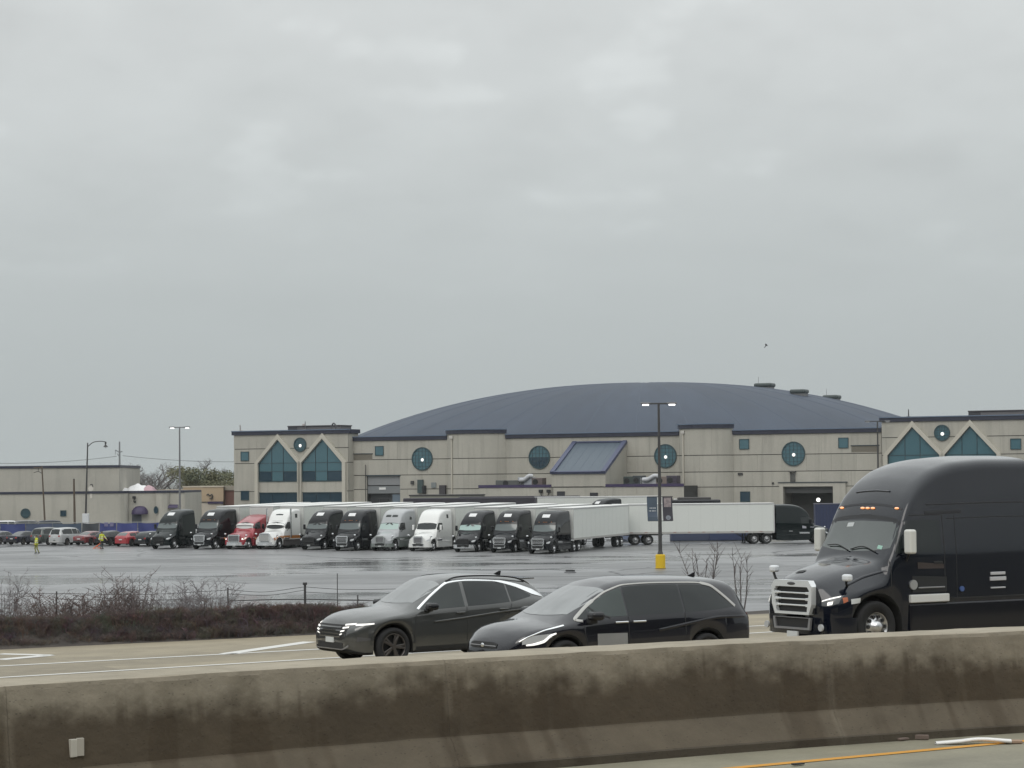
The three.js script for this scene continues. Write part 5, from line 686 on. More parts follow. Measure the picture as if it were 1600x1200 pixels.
  for (const s of [-1, 1]) { wheel(t, K.ax, 0.51, s * 1.02, 0.51, 0.3, 'truck'); for (const x of [-6.35, -7.62]) wheel(t, x, 0.51, s * 0.98, 0.51, 0.52, 'truck'); part(t, 'mud_flap', rbx(-8.22, -8.18, 0.3, 0.95, s * 0.98 - 0.28, s * 0.98 + 0.28, 0.01), M.black); }
  return t;
}
const BLACK = paint(0.004, 0.0045, 0.007, { clearcoat: 0.8, clearcoatRoughness: 0.04 }), BLACK2 = paint(0.006, 0.0065, 0.009, { clearcoat: 0.8, clearcoatRoughness: 0.04 }), GREENBLACK = paint(0.003, 0.0075, 0.0085, { clearcoat: 0.8, clearcoatRoughness: 0.04 });
function trailer(label, o = {}) {                                // x forward; the nose at x = 0, kingpin under it
  const t = thing('semi_trailer', label, 'trailer', [0, 0, 0], 0, o.group), L = 16.1, m = o.mat || std(0.66, 0.675, 0.64, 0.5), fl = 1.22, h = 4.08;
  part(t, 'box', rbx(-L, 0, fl, h - 0.05, -1.29, 1.29, 0.03), m);
  const roofMat = o.roof || std(0.74, 0.74, 0.72, 0.55); part(t, 'roof', rbx(-L + 0.02, -0.02, h - 0.05, h + 0.012, -1.27, 1.27, 0.02), roofMat);  // roof a little paler than the box
  part(t, 'top_rail', [rbx(-L - 0.01, 0.01, h - 0.14, h - 0.015, 1.285, 1.315, 0.01), rbx(-L - 0.01, 0.01, h - 0.14, h - 0.015, -1.315, -1.285, 0.01), rbx(0, 0.025, h - 0.14, h - 0.015, -1.28, 1.28, 0.01)], o.rail || std(0.42, 0.42, 0.42, 0.45));
  part(t, 'bottom_rail', [rbx(-L - 0.01, 0.01, fl - 0.14, fl + 0.06, 1.283, 1.32, 0.01), rbx(-L - 0.01, 0.01, fl - 0.14, fl + 0.06, -1.32, -1.283, 0.01)], o.rail || std(0.40, 0.39, 0.37, 0.5));
  part(t, 'corner_post', [rbx(-0.12, 0.03, fl, h - 0.14, 1.27, 1.325, 0.015), rbx(-0.12, 0.03, fl, h - 0.14, -1.325, -1.27, 0.015), rbx(-L - 0.03, -L + 0.12, fl, h - 0.14, 1.27, 1.325, 0.015), rbx(-L - 0.03, -L + 0.12, fl, h - 0.14, -1.325, -1.27, 0.015)], o.rail || std(0.55, 0.55, 0.53, 0.45));
  const seams = []; for (let k = 1; k < 13; k++) for (const s of [-1, 1]) seams.push(bx(-L * k / 13 - 0.012, -L * k / 13 + 0.012, fl + 0.08, h - 0.16, s * 1.289, s * 1.294)); part(t, 'side_seam', seams, o.rail || std(0.58, 0.59, 0.56, 0.5));
  if (o.marks) { const q = []; for (let k = 0; k < 10; k++) for (const s of [-1, 1]) q.push(bx(-1.2 - k * 1.45 - 0.3, -1.2 - k * 1.45, fl - 0.01, fl + 0.04, s * 1.326, s * 1.321)); part(t, 'reflective_strip', q, std(0.28, 0.10, 0.08, 0.4)); }
  part(t, 'nose_panel', rbx(0.001, 0.03, fl + 0.1, h - 0.2, -1.15, 1.15, 0.01), o.mat || std(0.60, 0.60, 0.58, 0.5));
  part(t, 'landing_gear', [-1, 1].map(s => [rod([-2.9, 0.1, s * 0.7], [-2.9, fl - 0.1, s * 0.7], 0.07), rbx(-3.05, -2.75, 0.04, 0.1, s * 0.7 - 0.13, s * 0.7 + 0.13, 0.015), rod([-2.9, 0.6, s * 0.7], [-3.8, fl - 0.1, s * 0.7], 0.03)]), M.black);
  part(t, 'slider_frame', [bx(-15.2, -11.2, 0.92, 1.08, -0.6, -0.45), bx(-15.2, -11.2, 0.92, 1.08, 0.45, 0.6)], M.black);
  if (o.skirt) part(t, 'side_skirt', [-1, 1].map(s => rbx(-11.0, -4.2, 0.35, 1.06, s * 1.24 - 0.02, s * 1.24 + 0.02, 0.015)), o.skirt);
  for (const s of [-1, 1]) for (const x of [-12.7, -14.0]) wheel(t, x, 0.51, s * 0.98, 0.51, 0.52, 'truck');
  part(t, 'rear_guard', [rbx(-L - 0.02, -L + 0.08, 0.5, 0.62, -1.1, 1.1, 0.02), rod([-L + 0.03, 0.55, -0.6], [-L + 0.03, fl - 0.1, -0.6], 0.04), rod([-L + 0.03, 0.55, 0.6], [-L + 0.03, fl - 0.1, 0.6], 0.04)], M.steel);
  return t;
}
const ROW_TURN = -(90 + 21.5) * Math.PI / 180, rowFwd = V(Math.cos(ROW_TURN), 0, -Math.sin(ROW_TURN));
{
  const chromeRow = { kind: 'aero', paint: BLACK, sign: 1, grille: 'bars', markers: 1, lit: 0, group: 'tractors parked in the row' };
  const list = [
    [262, 858, 'dark green black tractor with a black nose, outermost left of the parked row', { kind: 'aeroB', paint: GREENBLACK, grille: 'mesh', grilleFrame: M.black, meshMat: M.black, sign: 1, step: M.black }, null],
    [326, 858.5, 'black tractor with chrome grille directly left of the red tractor', { ...chromeRow, grille: 'slab' }, 'long white trailer rising behind the red tractor'],
    [380, 858.5, 'red long nosed tractor with a low sleeper', { kind: 'low', paint: paint(0.30, 0.012, 0.024), grille: 'mesh', grilleFrame: M.chrome, chromeBumper: 1, visor: paint(0.55, 0.52, 0.5), screen: std(0.55, 0.56, 0.55, 0.3), grilleHalf: 0.62, grilleTop: 1.45, lit: 1, amber: 1 }, 'white trailer coupled to the red tractor'],
    [428, 858.5, 'white and orange long nosed tractor with upright exhaust stacks', { kind: 'classic', paint: paint(0.72, 0.72, 0.70), grille: 'slab', grilleFrame: M.chrome, meshMat: std(0.62, 0.62, 0.6, 0.35), chromeBumper: 1, stack: 1, stripe: paint(0.42, 0.15, 0.02), lower: paint(0.05, 0.04, 0.04), roofWindow: [[-0.4, 0.4]], rwY: [3.28, 3.38], sleeperWindow: [3.0, 3.4], grilleHalf: 0.55, amber: 1, screen: M.glassDark }, 'white trailer coupled to the white and orange tractor'],
    [497, 859.5, 'black tractor with a black nose right of the white and orange one', { kind: 'aeroB', paint: BLACK, grille: 'mesh', grilleFrame: M.black, meshMat: M.black, sign: 1, step: M.black }, 'white trailer behind the black tractor beside the white and orange one'],
    [549, 861, 'black tractor with chrome grille directly left of the silver grey tractor', chromeRow, 'white trailer behind the black tractor left of the silver grey one'],
    [608, 861, 'silver grey tractor with dull green lower cab and twin roof windows', { kind: 'aeroC', paint: paint(0.34, 0.35, 0.36), lower: paint(0.12, 0.14, 0.13), grille: 'mesh', grilleFrame: std(0.30, 0.32, 0.31, 0.4), bumper: paint(0.15, 0.17, 0.16), screen: std(0.40, 0.50, 0.47, 0.3), roofWindow: [[-0.62, -0.06], [0.06, 0.62]], rwY: [3.18, 3.36], sleeperWindow: [2.9, 3.15], stripe: paint(0.12, 0.14, 0.13) }, 'white trailer coupled to the silver grey tractor'],
    [668, 861.5, 'clean white tractor with a tall dark mesh grille', { kind: 'aeroC', paint: paint(0.74, 0.74, 0.72), grille: 'mesh', grilleFrame: M.chrome, meshMat: M.steel, bumper: paint(0.74, 0.74, 0.72), sleeperWindow: [3.05, 3.4], screen: M.glassDark, mirror: paint(0.74, 0.74, 0.72), lit: 0 }, 'white trailer coupled to the clean white tractor'],
    [738, 863, 'black tractor with a wide chrome bumper right of the clean white one', { kind: 'aeroB', paint: BLACK2, grille: 'mesh', grilleFrame: M.black, meshMat: M.black, chromeBumper: 1, sign: 1, screen: std(0.34, 0.46, 0.43, 0.25) }, 'white trailer behind the chrome bumpered black tractor'],
    [795, 864, 'black chrome grilled tractor, second from the right end of the row', chromeRow, 'white trailer second from the right end of the row'],
    [855, 866, 'black chrome grilled tractor at the right end of the row', chromeRow, 'white trailer at the right end of the row showing its whole pale side'],
  ];
  for (const [px, py, lab, opt, tl] of list) {
    const t = tractor(lab, { group: 'tractors parked in the row', ...opt }), p = atLot(px - 15, py); t.position.copy(p); t.rotation.y = ROW_TURN + (hash(px, 5) - 0.5) * 0.045;
    if (tl) { const tr = trailer(tl, { group: 'trailers parked in the row' }); tr.position.copy(p).addScaledVector(rowFwd, opt.kind === 'low' ? -5.9 : -6.0); tr.rotation.order = 'YXZ'; tr.rotation.y = ROW_TURN; const zz = tr.position.z + rowFwd.z * -15; tr.rotation.z = -Math.atan2(lotY(zz, tr.position.x) - lotY(tr.position.z, tr.position.x), 15); tr.position.y = lotY(tr.position.z, tr.position.x); }
  }
  // the rig standing across the lot, facing right
  const zc = 239, pr = onLot(1206, zc), tr = trailer('long white trailer standing side on behind the yellow based lamp post', { marks: 1 }); const turn = 0.07; tr.position.copy(pr); tr.rotation.y = turn;
  const tc = tractor('black tractor facing right in front of the loading door', { kind: 'aero', paint: GREENBLACK, grille: 'mesh', meshMat: M.black, grilleFrame: M.black, step: M.chrome }); tc.position.copy(pr).addScaledVector(V(Math.cos(turn), 0, -Math.sin(turn)), 5.6); tc.rotation.y = turn; part(tc, 'deck_box', rbx(-6.3, -5.5, 1.1, 2.15, 0.5, 1.2, 0.04), std(0.05, 0.03, 0.09, 0.5)); part(tc, 'door_lettering', [shells.aero.side([[-2.75, 1.5], [-2.35, 1.5]], [[-2.75, 1.78], [-2.35, 1.7]], 0.01, 1, 4, 3), shells.aero.side([[-1.95, 1.58], [-1.55, 1.58]], [[-1.95, 1.66], [-1.55, 1.66]], 0.01, 1, 4, 3)], std(0.34, 0.34, 0.38, 0.5)); part(tc, 'bunk_step', rbx(-4.1, -3.75, 1.2, 1.27, 1.23, 1.27, 0.01), M.chrome);
  // rigs further back, of which only the tops show
  const back = (px, z, turn, lab, opt) => { const t = trailer(lab, opt); t.position.copy(onLot(px, z)); t.rotation.y = turn; return t; };
  const dark = { mat: std(0.03, 0.026, 0.035, 0.5), roof: std(0.05, 0.045, 0.055, 0.5), rail: std(0.05, 0.045, 0.06, 0.5) };
  back(1034, 300, 0.02, 'white trailer seen above the side on trailer left of the banners', {});
  back(905, 318, 0.08, 'dark violet trailer whose roof shows above the right end trailers', dark); back(838, 288, ROW_TURN + 1.85, 'near black trailer whose roof line shows above the middle of the row', dark);
  const tb = tractor('black tractor whose rounded roof shows above the right end trailer', { kind: 'aero', paint: BLACK2, sign: 1, grille: 'bars' }); tb.position.copy(onLot(912, 288)); tb.rotation.y = Math.PI + 0.75;
  // dark coach beyond the side on trailer
  const q = onLot(1125, 305), q0 = onLot(1005, 305), L = q.x - q0.x, co = thing('coach', 'dark coach with roof pods beyond the side on white trailer', 'bus', q, 0.0);
  part(co, 'body', rbx(-L, 0, 0.35, 3.55, -1.25, 1.25, 0.22), paint(0.022, 0.022, 0.026)); part(co, 'window_band', [rbx(-L + 0.4, -0.3, 1.8, 3.05, 1.251, 1.27, 0.01), rbx(-0.02, 0.012, 1.5, 3.0, -1.05, 1.05, 0.005)], M.glassDark); part(co, 'roof_pod', [rbx(-L * 0.93, -L * 0.62, 3.5, 3.72, -0.9, 0.9, 0.1), rbx(-L * 0.55, -L * 0.12, 3.5, 3.84, -0.9, 0.9, 0.12)], std(0.05, 0.045, 0.045, 0.5)); part(co, 'roof_hatch', [rbx(-L * 0.60, -L * 0.56, 3.5, 3.66, -0.5, 0.5, 0.03)], M.whitePaint); for (const s of [-1, 1]) for (const x of [-1.8, -L + 2.4]) wheel(co, x, 0.5, s * 1.08, 0.5, 0.3, 'truck');
  // blue curtain sided box by the loading door, blue crates under the side on trailer
  const b0 = onLot(1274, 268), b1 = onLot(1345, 268), WB = b1.x - b0.x, bb = thing('blue_container', 'blue box container behind the black tractor at the loading door', 'container', b0, -0.05); part(bb, 'box', rbx(0, WB, 0.15, 3.3, -2.4, 0, 0.05), std(0.024, 0.034, 0.085, 0.5)); const rib = []; for (let k = 0; k < 14; k++) rib.push(rbx(WB * (k + 0.3) / 14, WB * (k + 0.7) / 14, 0.3, 3.15, 0, 0.04, 0.01)); part(bb, 'rib', rib, std(0.024, 0.032, 0.075, 0.5)); part(bb, 'roof_edge', rbx(-0.05, WB + 0.05, 3.3, 3.42, -2.45, 0.05, 0.02), std(0.09, 0.09, 0.12, 0.5));
  for (const [px, w, h, lab, c] of [[985, 3.2, 1.0, 'pale blue covered crate behind the side on trailer at its left end', [0.16, 0.19, 0.28]], [1083, 4.8, 0.95, 'long slate blue barrier case under the middle of the side on trailer', [0.055, 0.07, 0.12]], [1140, 4.4, 0.85, 'dark blue case under the side on trailer near its tractor wheels', [0.04, 0.055, 0.12]]]) { const p = onLot(px, 246), o = thing('road_case', lab, 'case', p, 0.05, 'cases standing behind the side on trailer'); part(o, 'case_body', rbx(-w / 2, w / 2, 0.1, h, -0.6, 0.6, 0.06), std(...c, 0.5)); part(o, 'case_lid', rbx(-w / 2 - 0.03, w / 2 + 0.03, h, h + 0.14, -0.63, 0.63, 0.04), std(c[0] * 1.5, c[1] * 1.5, c[2] * 1.3, 0.5)); part(o, 'rail', [bx(-w / 2, w / 2, 0, 0.098, 0.4, 0.5), bx(-w / 2, w / 2, 0, 0.098, -0.5, -0.4)], M.steel); }
}
// the tractor on the highway
{
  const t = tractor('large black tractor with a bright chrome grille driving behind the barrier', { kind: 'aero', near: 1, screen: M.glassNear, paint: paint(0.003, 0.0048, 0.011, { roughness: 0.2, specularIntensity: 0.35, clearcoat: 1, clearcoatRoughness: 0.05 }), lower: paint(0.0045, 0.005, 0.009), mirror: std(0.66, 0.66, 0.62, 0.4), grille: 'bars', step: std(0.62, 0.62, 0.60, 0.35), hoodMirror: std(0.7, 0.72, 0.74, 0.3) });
  const hub = at(1373, 1019.5, ROAD), loc = V(TR.aero.ax, 0, -1.2).applyAxisAngle(V(0, 1, 0), HEAD); t.position.copy(hub).sub(loc); t.rotation.y = HEAD; globalThis.__semi = t;
}

// ------------------------------------------------------------------ cars
const SUV = { x0: -2.31, x1: 2.31, top: [[-2.31, 0.92], [-2.26, 1.06], [-2.12, 1.28], [-1.92, 1.50], [-1.7, 1.585], [-1.2, 1.645], [-0.4, 1.675], [0.05, 1.655], [0.28, 1.60], [0.6, 1.42], [1.06, 1.135], [1.2, 1.095], [1.75, 1.045], [2.05, 0.975], [2.21, 0.89], [2.31, 0.72]], belt: [[-2.31, 0.86], [-1.9, 1.12], [-1.2, 1.09], [0, 1.02], [1.0, 0.97], [1.8, 0.87], [2.31, 0.66]], w: [[-2.31, 0.74], [-2.15, 0.88], [-1.6, 0.93], [-0.6, 0.92], [0.8, 0.92], [1.5, 0.93], [1.95, 0.89], [2.18, 0.78], [2.31, 0.60]], wr: [[-2.31, 0.62], [-1.8, 0.56], [-0.4, 0.61], [0.3, 0.60], [1.05, 0.70], [1.8, 0.68], [2.31, 0.46]], bot: [[-2.31, 0.36], [-2.0, 0.24], [2.0, 0.22], [2.31, 0.30]], arches: [[1.43, 0.36, 0.42], [-1.33, 0.36, 0.42]] };
const VAN = { x0: -2.58, x1: 2.68, top: [[-2.58, 0.95], [-2.52, 1.15], [-2.42, 1.42], [-2.25, 1.625], [-1.9, 1.69], [-1.0, 1.735], [-0.1, 1.745], [0.35, 1.70], [0.65, 1.60], [1.0, 1.43], [1.62, 1.10], [1.78, 1.045], [2.2, 0.995], [2.42, 0.925], [2.57, 0.82], [2.65, 0.72], [2.68, 0.62]], belt: [[-2.58, 0.9], [-2.2, 1.07], [-1, 1.06], [0.6, 1.02], [1.5, 0.96], [2.2, 0.86], [2.68, 0.56]], w: [[-2.58, 0.78], [-2.45, 0.93], [-2.0, 0.985], [1.4, 0.985], [1.95, 0.96], [2.35, 0.87], [2.58, 0.70], [2.68, 0.5]], wr: [[-2.58, 0.66], [-2.2, 0.64], [-0.5, 0.70], [0.5, 0.68], [1.6, 0.78], [2.3, 0.66], [2.68, 0.4]], bot: [[-2.58, 0.34], [-2.2, 0.22], [2.3, 0.20], [2.68, 0.27]], arches: [[1.56, 0.35, 0.41], [-1.5, 0.35, 0.41]] };
{
  const S = new Shell({ ...SUV, rS: 0.07, rR: 0.16, crown: 0.07, n: 110 }), [skin, und] = S.geos(), P = paint(0.050, 0.052, 0.051, { ior: 1.6, roughness: 0.16, clearcoatRoughness: 0.04 });
  const t = thing('grey_suv', 'dark grey SUV with stepped daytime lights and a silver roof arc on the highway', 'car');
  const body = part(t, 'body', skin, P); part(body, 'underside', und, M.under); part(t, 'wheel_housing', [bx(0.98, 1.88, 0.3, 0.72, -0.68, 0.68), bx(-1.78, -0.88, 0.3, 0.72, -0.68, 0.68)], M.under);
  part(t, 'windscreen', S.lid(z => 1.03 - 0.16 * (z / 0.66) ** 2, z => 0.34 - 0.08 * (z / 0.6) ** 2, -0.66, 0.66, 0.005, 14, 18), M.glassWet);
  part(t, 'rear_window', S.lid(-1.98, -2.2, -0.5, 0.5, 0.006, 6, 10), M.glassDark);
  const wLo = [[-1.72, 1.22], [-1.2, 1.125], [0, 1.06], [0.82, 1.03]], wHi = [[-1.72, 1.235], [-1.4, 1.40], [-1.0, 1.50], [-0.3, 1.535], [0.12, 1.49], [0.5, 1.27], [0.82, 1.045]];
  for (const s of [-1, 1]) {
    const cut = (a, b) => { const L = curve(wLo), H = curve(wHi), q = []; for (let k = 0; k <= 10; k++) q.push(lerp(a, b, k / 10)); return [q.map(x => [x, L(x)]), q.map(x => [x, H(x)])]; };
    for (const [a, b, m] of [[-1.70, -1.22, M.glassDark], [-1.18, -0.24, M.glassDark], [-0.16, 0.80, new THREE.MeshPhysicalMaterial({ color: lin(0.03, 0.036, 0.036), roughness: 0.08 })]]) part(t, 'side_window', S.side(...cut(a, b), 0.005, s, 14, 6), m);
    part(t, 'roof_arc', S.ribbon([[0.86, 1.05], [0.5, 1.295], [0.12, 1.52], [-0.3, 1.565], [-1.0, 1.535], [-1.45, 1.43], [-1.78, 1.30], [-2.02, 1.20]], q => q < 0.55 ? 0.032 : q < 0.86 ? lerp(0.032, 0.105, (q - 0.55) / 0.31) : lerp(0.105, 0.02, (q - 0.86) / 0.14), 0.012, s, 60), M.chrome);
    part(t, 'roof_rail', [tube([[0.1, S.T(0.1, 0.58) + 0.0, s * 0.60], [-0.1, S.T(-0.1, 0.58) + 0.045, s * 0.585], [-0.8, S.T(-0.8, 0.56) + 0.05, s * 0.575], [-1.5, S.T(-1.5, 0.54) + 0.04, s * 0.56], [-1.72, S.T(-1.72, 0.52), s * 0.55]], 0.018, 30)], M.blackGloss);
    part(t, 'cladding', [S.side([[-0.86, 0.24], [0.94, 0.24]], [[-0.86, 0.36], [0.94, 0.34]], 0.006, s, 12, 3)], M.black);
    const arc = (xc, R0, R1) => grid(20, 1, (u, v) => { const a = lerp(0.12, Math.PI - 0.12, u), R = lerp(R0, R1, v), x = xc + Math.cos(a) * R, y = 0.36 + Math.sin(a) * R; return [x, y, s * (S.W(x, y) + 0.006)]; }); part(t, 'arch_trim', [arc(1.43, 0.425, 0.485), arc(-1.33, 0.425, 0.485)], M.black);
    const d = part(t, 'door', [S.ribbon([[-0.2, 0.4], [-0.2, 1.06]], 0.012, 0.003, s, 10), S.ribbon([[0.98, 0.44], [0.93, 0.95]], 0.012, 0.003, s, 8), S.ribbon([[-1.12, 0.8], [-1.22, 1.1]], 0.012, 0.003, s, 8)], M.black); part(d, 'door_handle', [[-0.05, 0.955], [-1.02, 0.99]].map(([x, y]) => rbx(x - 0.1, x + 0.1, y - 0.017, y + 0.017, s * (S.W(x, y) + 0.018) - 0.02, s * (S.W(x, y) + 0.018) + 0.02, 0.014)), P);
    part(t, 'side_crease', S.ribbon([[0.55, 0.80], [-0.2, 0.86], [-1.0, 0.94], [-1.9, 1.0]], 0.03, 0.016, s, 30), P);
    const mr = part(t, 'mirror', [rbx(0.55, 0.78, 1.03, 1.17, s * 1.04 - 0.11, s * 1.04 + 0.11, 0.06)], M.blackGloss); part(mr, 'mirror_stalk', rbx(0.6, 0.74, 1.0, 1.05, s * 0.92 - 0.07, s * 0.92 + 0.07, 0.02), M.black);
    for (const x of [1.43, -1.33]) wheel(t, x, 0.36, s * 0.82, 0.36, 0.23, 'car');
    // stepped lamps running into the grille, a blade along the bonnet edge
    const q = (z0, z1, y0, y1) => s > 0 ? S.front([[z0, y0, y1], [z1, y0 + 0.02, y1 + 0.02]], 0.016, 6, 3) : S.front([[-z1, y0 + 0.02, y1 + 0.02], [-z0, y0, y1]], 0.016, 6, 3);
    for (const g of [q(0.50, 0.70, 0.775, 0.805), q(0.46, 0.62, 0.715, 0.745), q(0.43, 0.55, 0.65, 0.678), q(0.40, 0.50, 0.59, 0.614), S.side([[1.84, 0.80], [2.14, 0.775]], [[1.84, 0.825], [2.14, 0.808]], 0.012, s, 8, 3)]) part(t, 'daytime_lamp', g, M.lampWhite);
    part(t, 'headlamp', S.side([[1.92, 0.50], [2.16, 0.48]], [[1.92, 0.54], [2.16, 0.57]], 0.008, s, 6, 3), std(0.08, 0.08, 0.085, 0.15));
    part(t, 'tail_lamp', S.back(s > 0 ? [[0.5, 0.86, 0.92], [0.8, 0.86, 0.98]] : [[-0.8, 0.86, 0.98], [-0.5, 0.86, 0.92]], 0.01, 5, 3), M.lampRed);
  }
  const gr = part(t, 'grille', S.front([[-0.6, 0.56, 0.80], [-0.4, 0.5, 0.79], [0.4, 0.5, 0.79], [0.6, 0.56, 0.80]], 0.006, 20, 8), M.black); for (let k = 0; k < 4; k++) part(gr, 'grille_bar', S.front([[-0.42, 0.545 + k * 0.062, 0.57 + k * 0.062], [0.42, 0.545 + k * 0.062, 0.57 + k * 0.062]], 0.02, 14, 2), P);
  part(t, 'lower_intake', S.front([[-0.5, 0.33, 0.45], [0.5, 0.33, 0.45]], 0.006, 12, 3), M.black); part(t, 'skid_plate', S.front([[-0.66, 0.38, 0.42], [-0.5, 0.31, 0.335], [0.5, 0.31, 0.335], [0.66, 0.38, 0.42]], 0.012, 14, 2), M.steel);
  part(t, 'number_plate', rbx(2.30, 2.33, 0.44, 0.55, -0.16, 0.16, 0.006), M.plate);
  part(t, 'roof_fin', poly([[0, 0], [0.2, 0], [0.02, 0.085], [-0.02, 0.08]], 0.03).translate(-1.5, S.T(-1.5, 0) - 0.005, -0.015), M.blackGloss);
  part(t, 'spoiler', rbx(-1.99, -1.72, 1.535, 1.565, -0.52, 0.52, 0.014), P);
  const c = at(612, 1040, ROAD), loc = V(1.43, 0, -0.82).applyAxisAngle(V(0, 1, 0), HEAD); t.position.copy(c).sub(loc); t.rotation.y = HEAD; globalThis.__suv = t;
}
{
  const S = new Shell({ ...VAN, rS: 0.08, rR: 0.16, crown: 0.07, n: 120 }), [skin, und] = S.geos(), P = paint(0.007, 0.007, 0.012, { ior: 1.5, roughness: 0.12, specularIntensity: 0.6, clearcoatRoughness: 0.03 });
  const t = thing('black_minivan', 'blue black minivan with chrome window surround on the highway', 'car');
  const body = part(t, 'body', skin, P); part(body, 'underside', und, M.under); part(t, 'wheel_housing', [bx(1.1, 2.0, 0.3, 0.7, -0.72, 0.72), bx(-1.95, -1.05, 0.3, 0.7, -0.72, 0.72)], M.under);
  part(t, 'windscreen', S.lid(z => 1.60 - 0.20 * (z / 0.74) ** 2, z => 0.68 - 0.12 * (z / 0.7) ** 2, -0.74, 0.74, 0.005, 16, 18), M.glassWet);
  part(t, 'rear_window', S.lid(-2.28, -2.48, -0.56, 0.56, 0.006, 6, 10), M.glassDark);
  const wLo = [[-2.12, 1.16], [-1.5, 1.115], [0, 1.085], [1.3, 1.06]], wHi = [[-2.12, 1.175], [-1.95, 1.33], [-1.72, 1.52], [-1.4, 1.575], [-0.4, 1.60], [0.2, 1.575], [0.6, 1.46], [1.0, 1.255], [1.3, 1.075]];
  for (const s of [-1, 1]) {
    const L = curve(wLo), H = curve(wHi), cut = (a, b) => { const q = []; for (let k = 0; k <= 12; k++) q.push(lerp(a, b, k / 12)); return [q.map(x => [x, L(x)]), q.map(x => [x, H(x)])]; };
    for (const [a, b, m] of [[-2.10, -1.02, M.glassDark], [-0.98, 0.22, M.glassDark], [0.26, 1.02, new THREE.MeshPhysicalMaterial({ color: lin(0.045, 0.058, 0.056), roughness: 0.08 })], [1.05, 1.28, M.glassDark]]) part(t, 'side_window', S.side(...cut(a, b), 0.005, s, 16, 6), m);
    part(t, 'window_trim', S.ribbon([[1.2, 1.02], [1.34, 1.05], [1.22, 1.14], [1.0, 1.285], [0.6, 1.495], [0.2, 1.612], [-0.4, 1.635], [-1.4, 1.612], [-1.75, 1.55], [-2.0, 1.34], [-2.16, 1.17]], q => q < 0.34 ? 0.042 : q < 0.74 ? 0.022 : 0.05, 0.012, s, 90), std(0.42, 0.41, 0.39, 0.3, { metalness: 0.6 }));
    part(t, 'window_trim', S.ribbon([[1.02, 1.27], [0.86, 1.14], [0.62, 1.06]], 0.03, 0.008, s, 14), M.black);
    const d = part(t, 'door', [S.ribbon([[0.24, 0.32], [0.24, 1.07]], 0.012, 0.003, s, 10), S.ribbon([[-1.0, 0.7], [-1.0, 1.1]], 0.012, 0.003, s, 8), S.ribbon([[1.1, 0.5], [1.2, 0.95]], 0.012, 0.003, s, 8)], M.black); for (const x of [0.40, 0.02]) part(d, 'door_handle', rbx(x - 0.14, x + 0.14, 0.955, 0.99, s * (S.W(x, 0.97) + 0.02) - 0.02, s * (S.W(x, 0.97) + 0.02) + 0.02, 0.015), M.chrome);
    part(t, 'side_crease', S.ribbon([[-0.4, 0.80], [-1.1, 0.90], [-1.7, 0.98], [-2.35, 0.98]], 0.05, 0.018, s, 30), P);
    if (s < 0) part(t, 'grey_door_patch', S.side([[0.28, 0.54], [0.92, 0.54]], [[0.28, 0.78], [0.92, 0.79]], 0.008, s, 8, 4), std(0.24, 0.24, 0.235, 0.5));  // plain grey rectangle low on the front door
    const mr = part(t, 'mirror', [rbx(0.9, 1.16, 1.03, 1.19, s * 1.10 - 0.13, s * 1.10 + 0.13, 0.07)], M.blackGloss); part(mr, 'mirror_stalk', rbx(0.96, 1.12, 0.97, 1.06, s * 0.98 - 0.08, s * 0.98 + 0.08, 0.02), M.black);
    for (const x of [1.56, -1.5]) wheel(t, x, 0.35, s * 0.87, 0.35, 0.23, 'car');
    const hl = part(t, 'headlamp', S.side([[1.86, 0.76], [2.2, 0.68], [2.4, 0.65]], [[1.86, 0.83], [2.2, 0.80], [2.4, 0.74]], 0.008, s, 12, 4), M.lampClear);
    part(hl, 'daytime_lamp', S.ribbon([[1.78, 0.83], [1.9, 0.79], [2.02, 0.70], [2.2, 0.655], [2.34, 0.64]], q => 0.022 + 0.02 * Math.sin(q * 3.1), 0.016, s, 24), M.lampWhite);
    part(t, 'hood_edge', S.ribbon([[1.6, 0.965], [2.0, 0.885], [2.3, 0.78], [2.44, 0.70]], 0.018, 0.014, s, 24), M.chrome);
    part(t, 'tail_lamp', S.back(s > 0 ? [[0.55, 0.92, 1.0], [0.88, 0.92, 1.04]] : [[-0.88, 0.92, 1.04], [-0.55, 0.92, 1.0]], 0.01, 5, 3), M.lampRed);
  }
  part(t, 'grille', S.front([[-0.62, 0.42, 0.46], [-0.4, 0.33, 0.5], [0.4, 0.33, 0.5], [0.62, 0.42, 0.46]], 0.006, 16, 6), M.black); part(t, 'grille_trim', S.front([[-0.66, 0.40, 0.43], [-0.42, 0.29, 0.32], [0.42, 0.29, 0.32], [0.66, 0.40, 0.43]], 0.016, 16, 2), M.chrome); const ug = part(t, 'upper_grille', S.front([[-0.44, 0.585, 0.655], [-0.3, 0.565, 0.68], [0.3, 0.565, 0.68], [0.44, 0.585, 0.655]], 0.008, 16, 5), M.black); part(ug, 'grille_bar', S.front([[-0.42, 0.61, 0.626], [0.42, 0.61, 0.626]], 0.018, 14, 2), M.steel); part(ug, 'nose_badge', new THREE.SphereGeometry(1, 14, 8).scale(0.012, 0.036, 0.055).translate(S.Fx(0.62, 0) + 0.012, 0.62, 0), M.chrome);
  part(t, 'roof_fin', poly([[0, 0], [0.2, 0], [0.02, 0.075], [-0.02, 0.07]], 0.03).translate(-1.9, S.T(-1.9, 0) - 0.005, -0.015), P);
  // placed so that its nose and tail fall where they do in the photograph
  const q = at(953, 1051, ROAD); t.position.set(q.x, ROAD, q.z); t.rotation.y = HEAD; globalThis.__van = t;
}
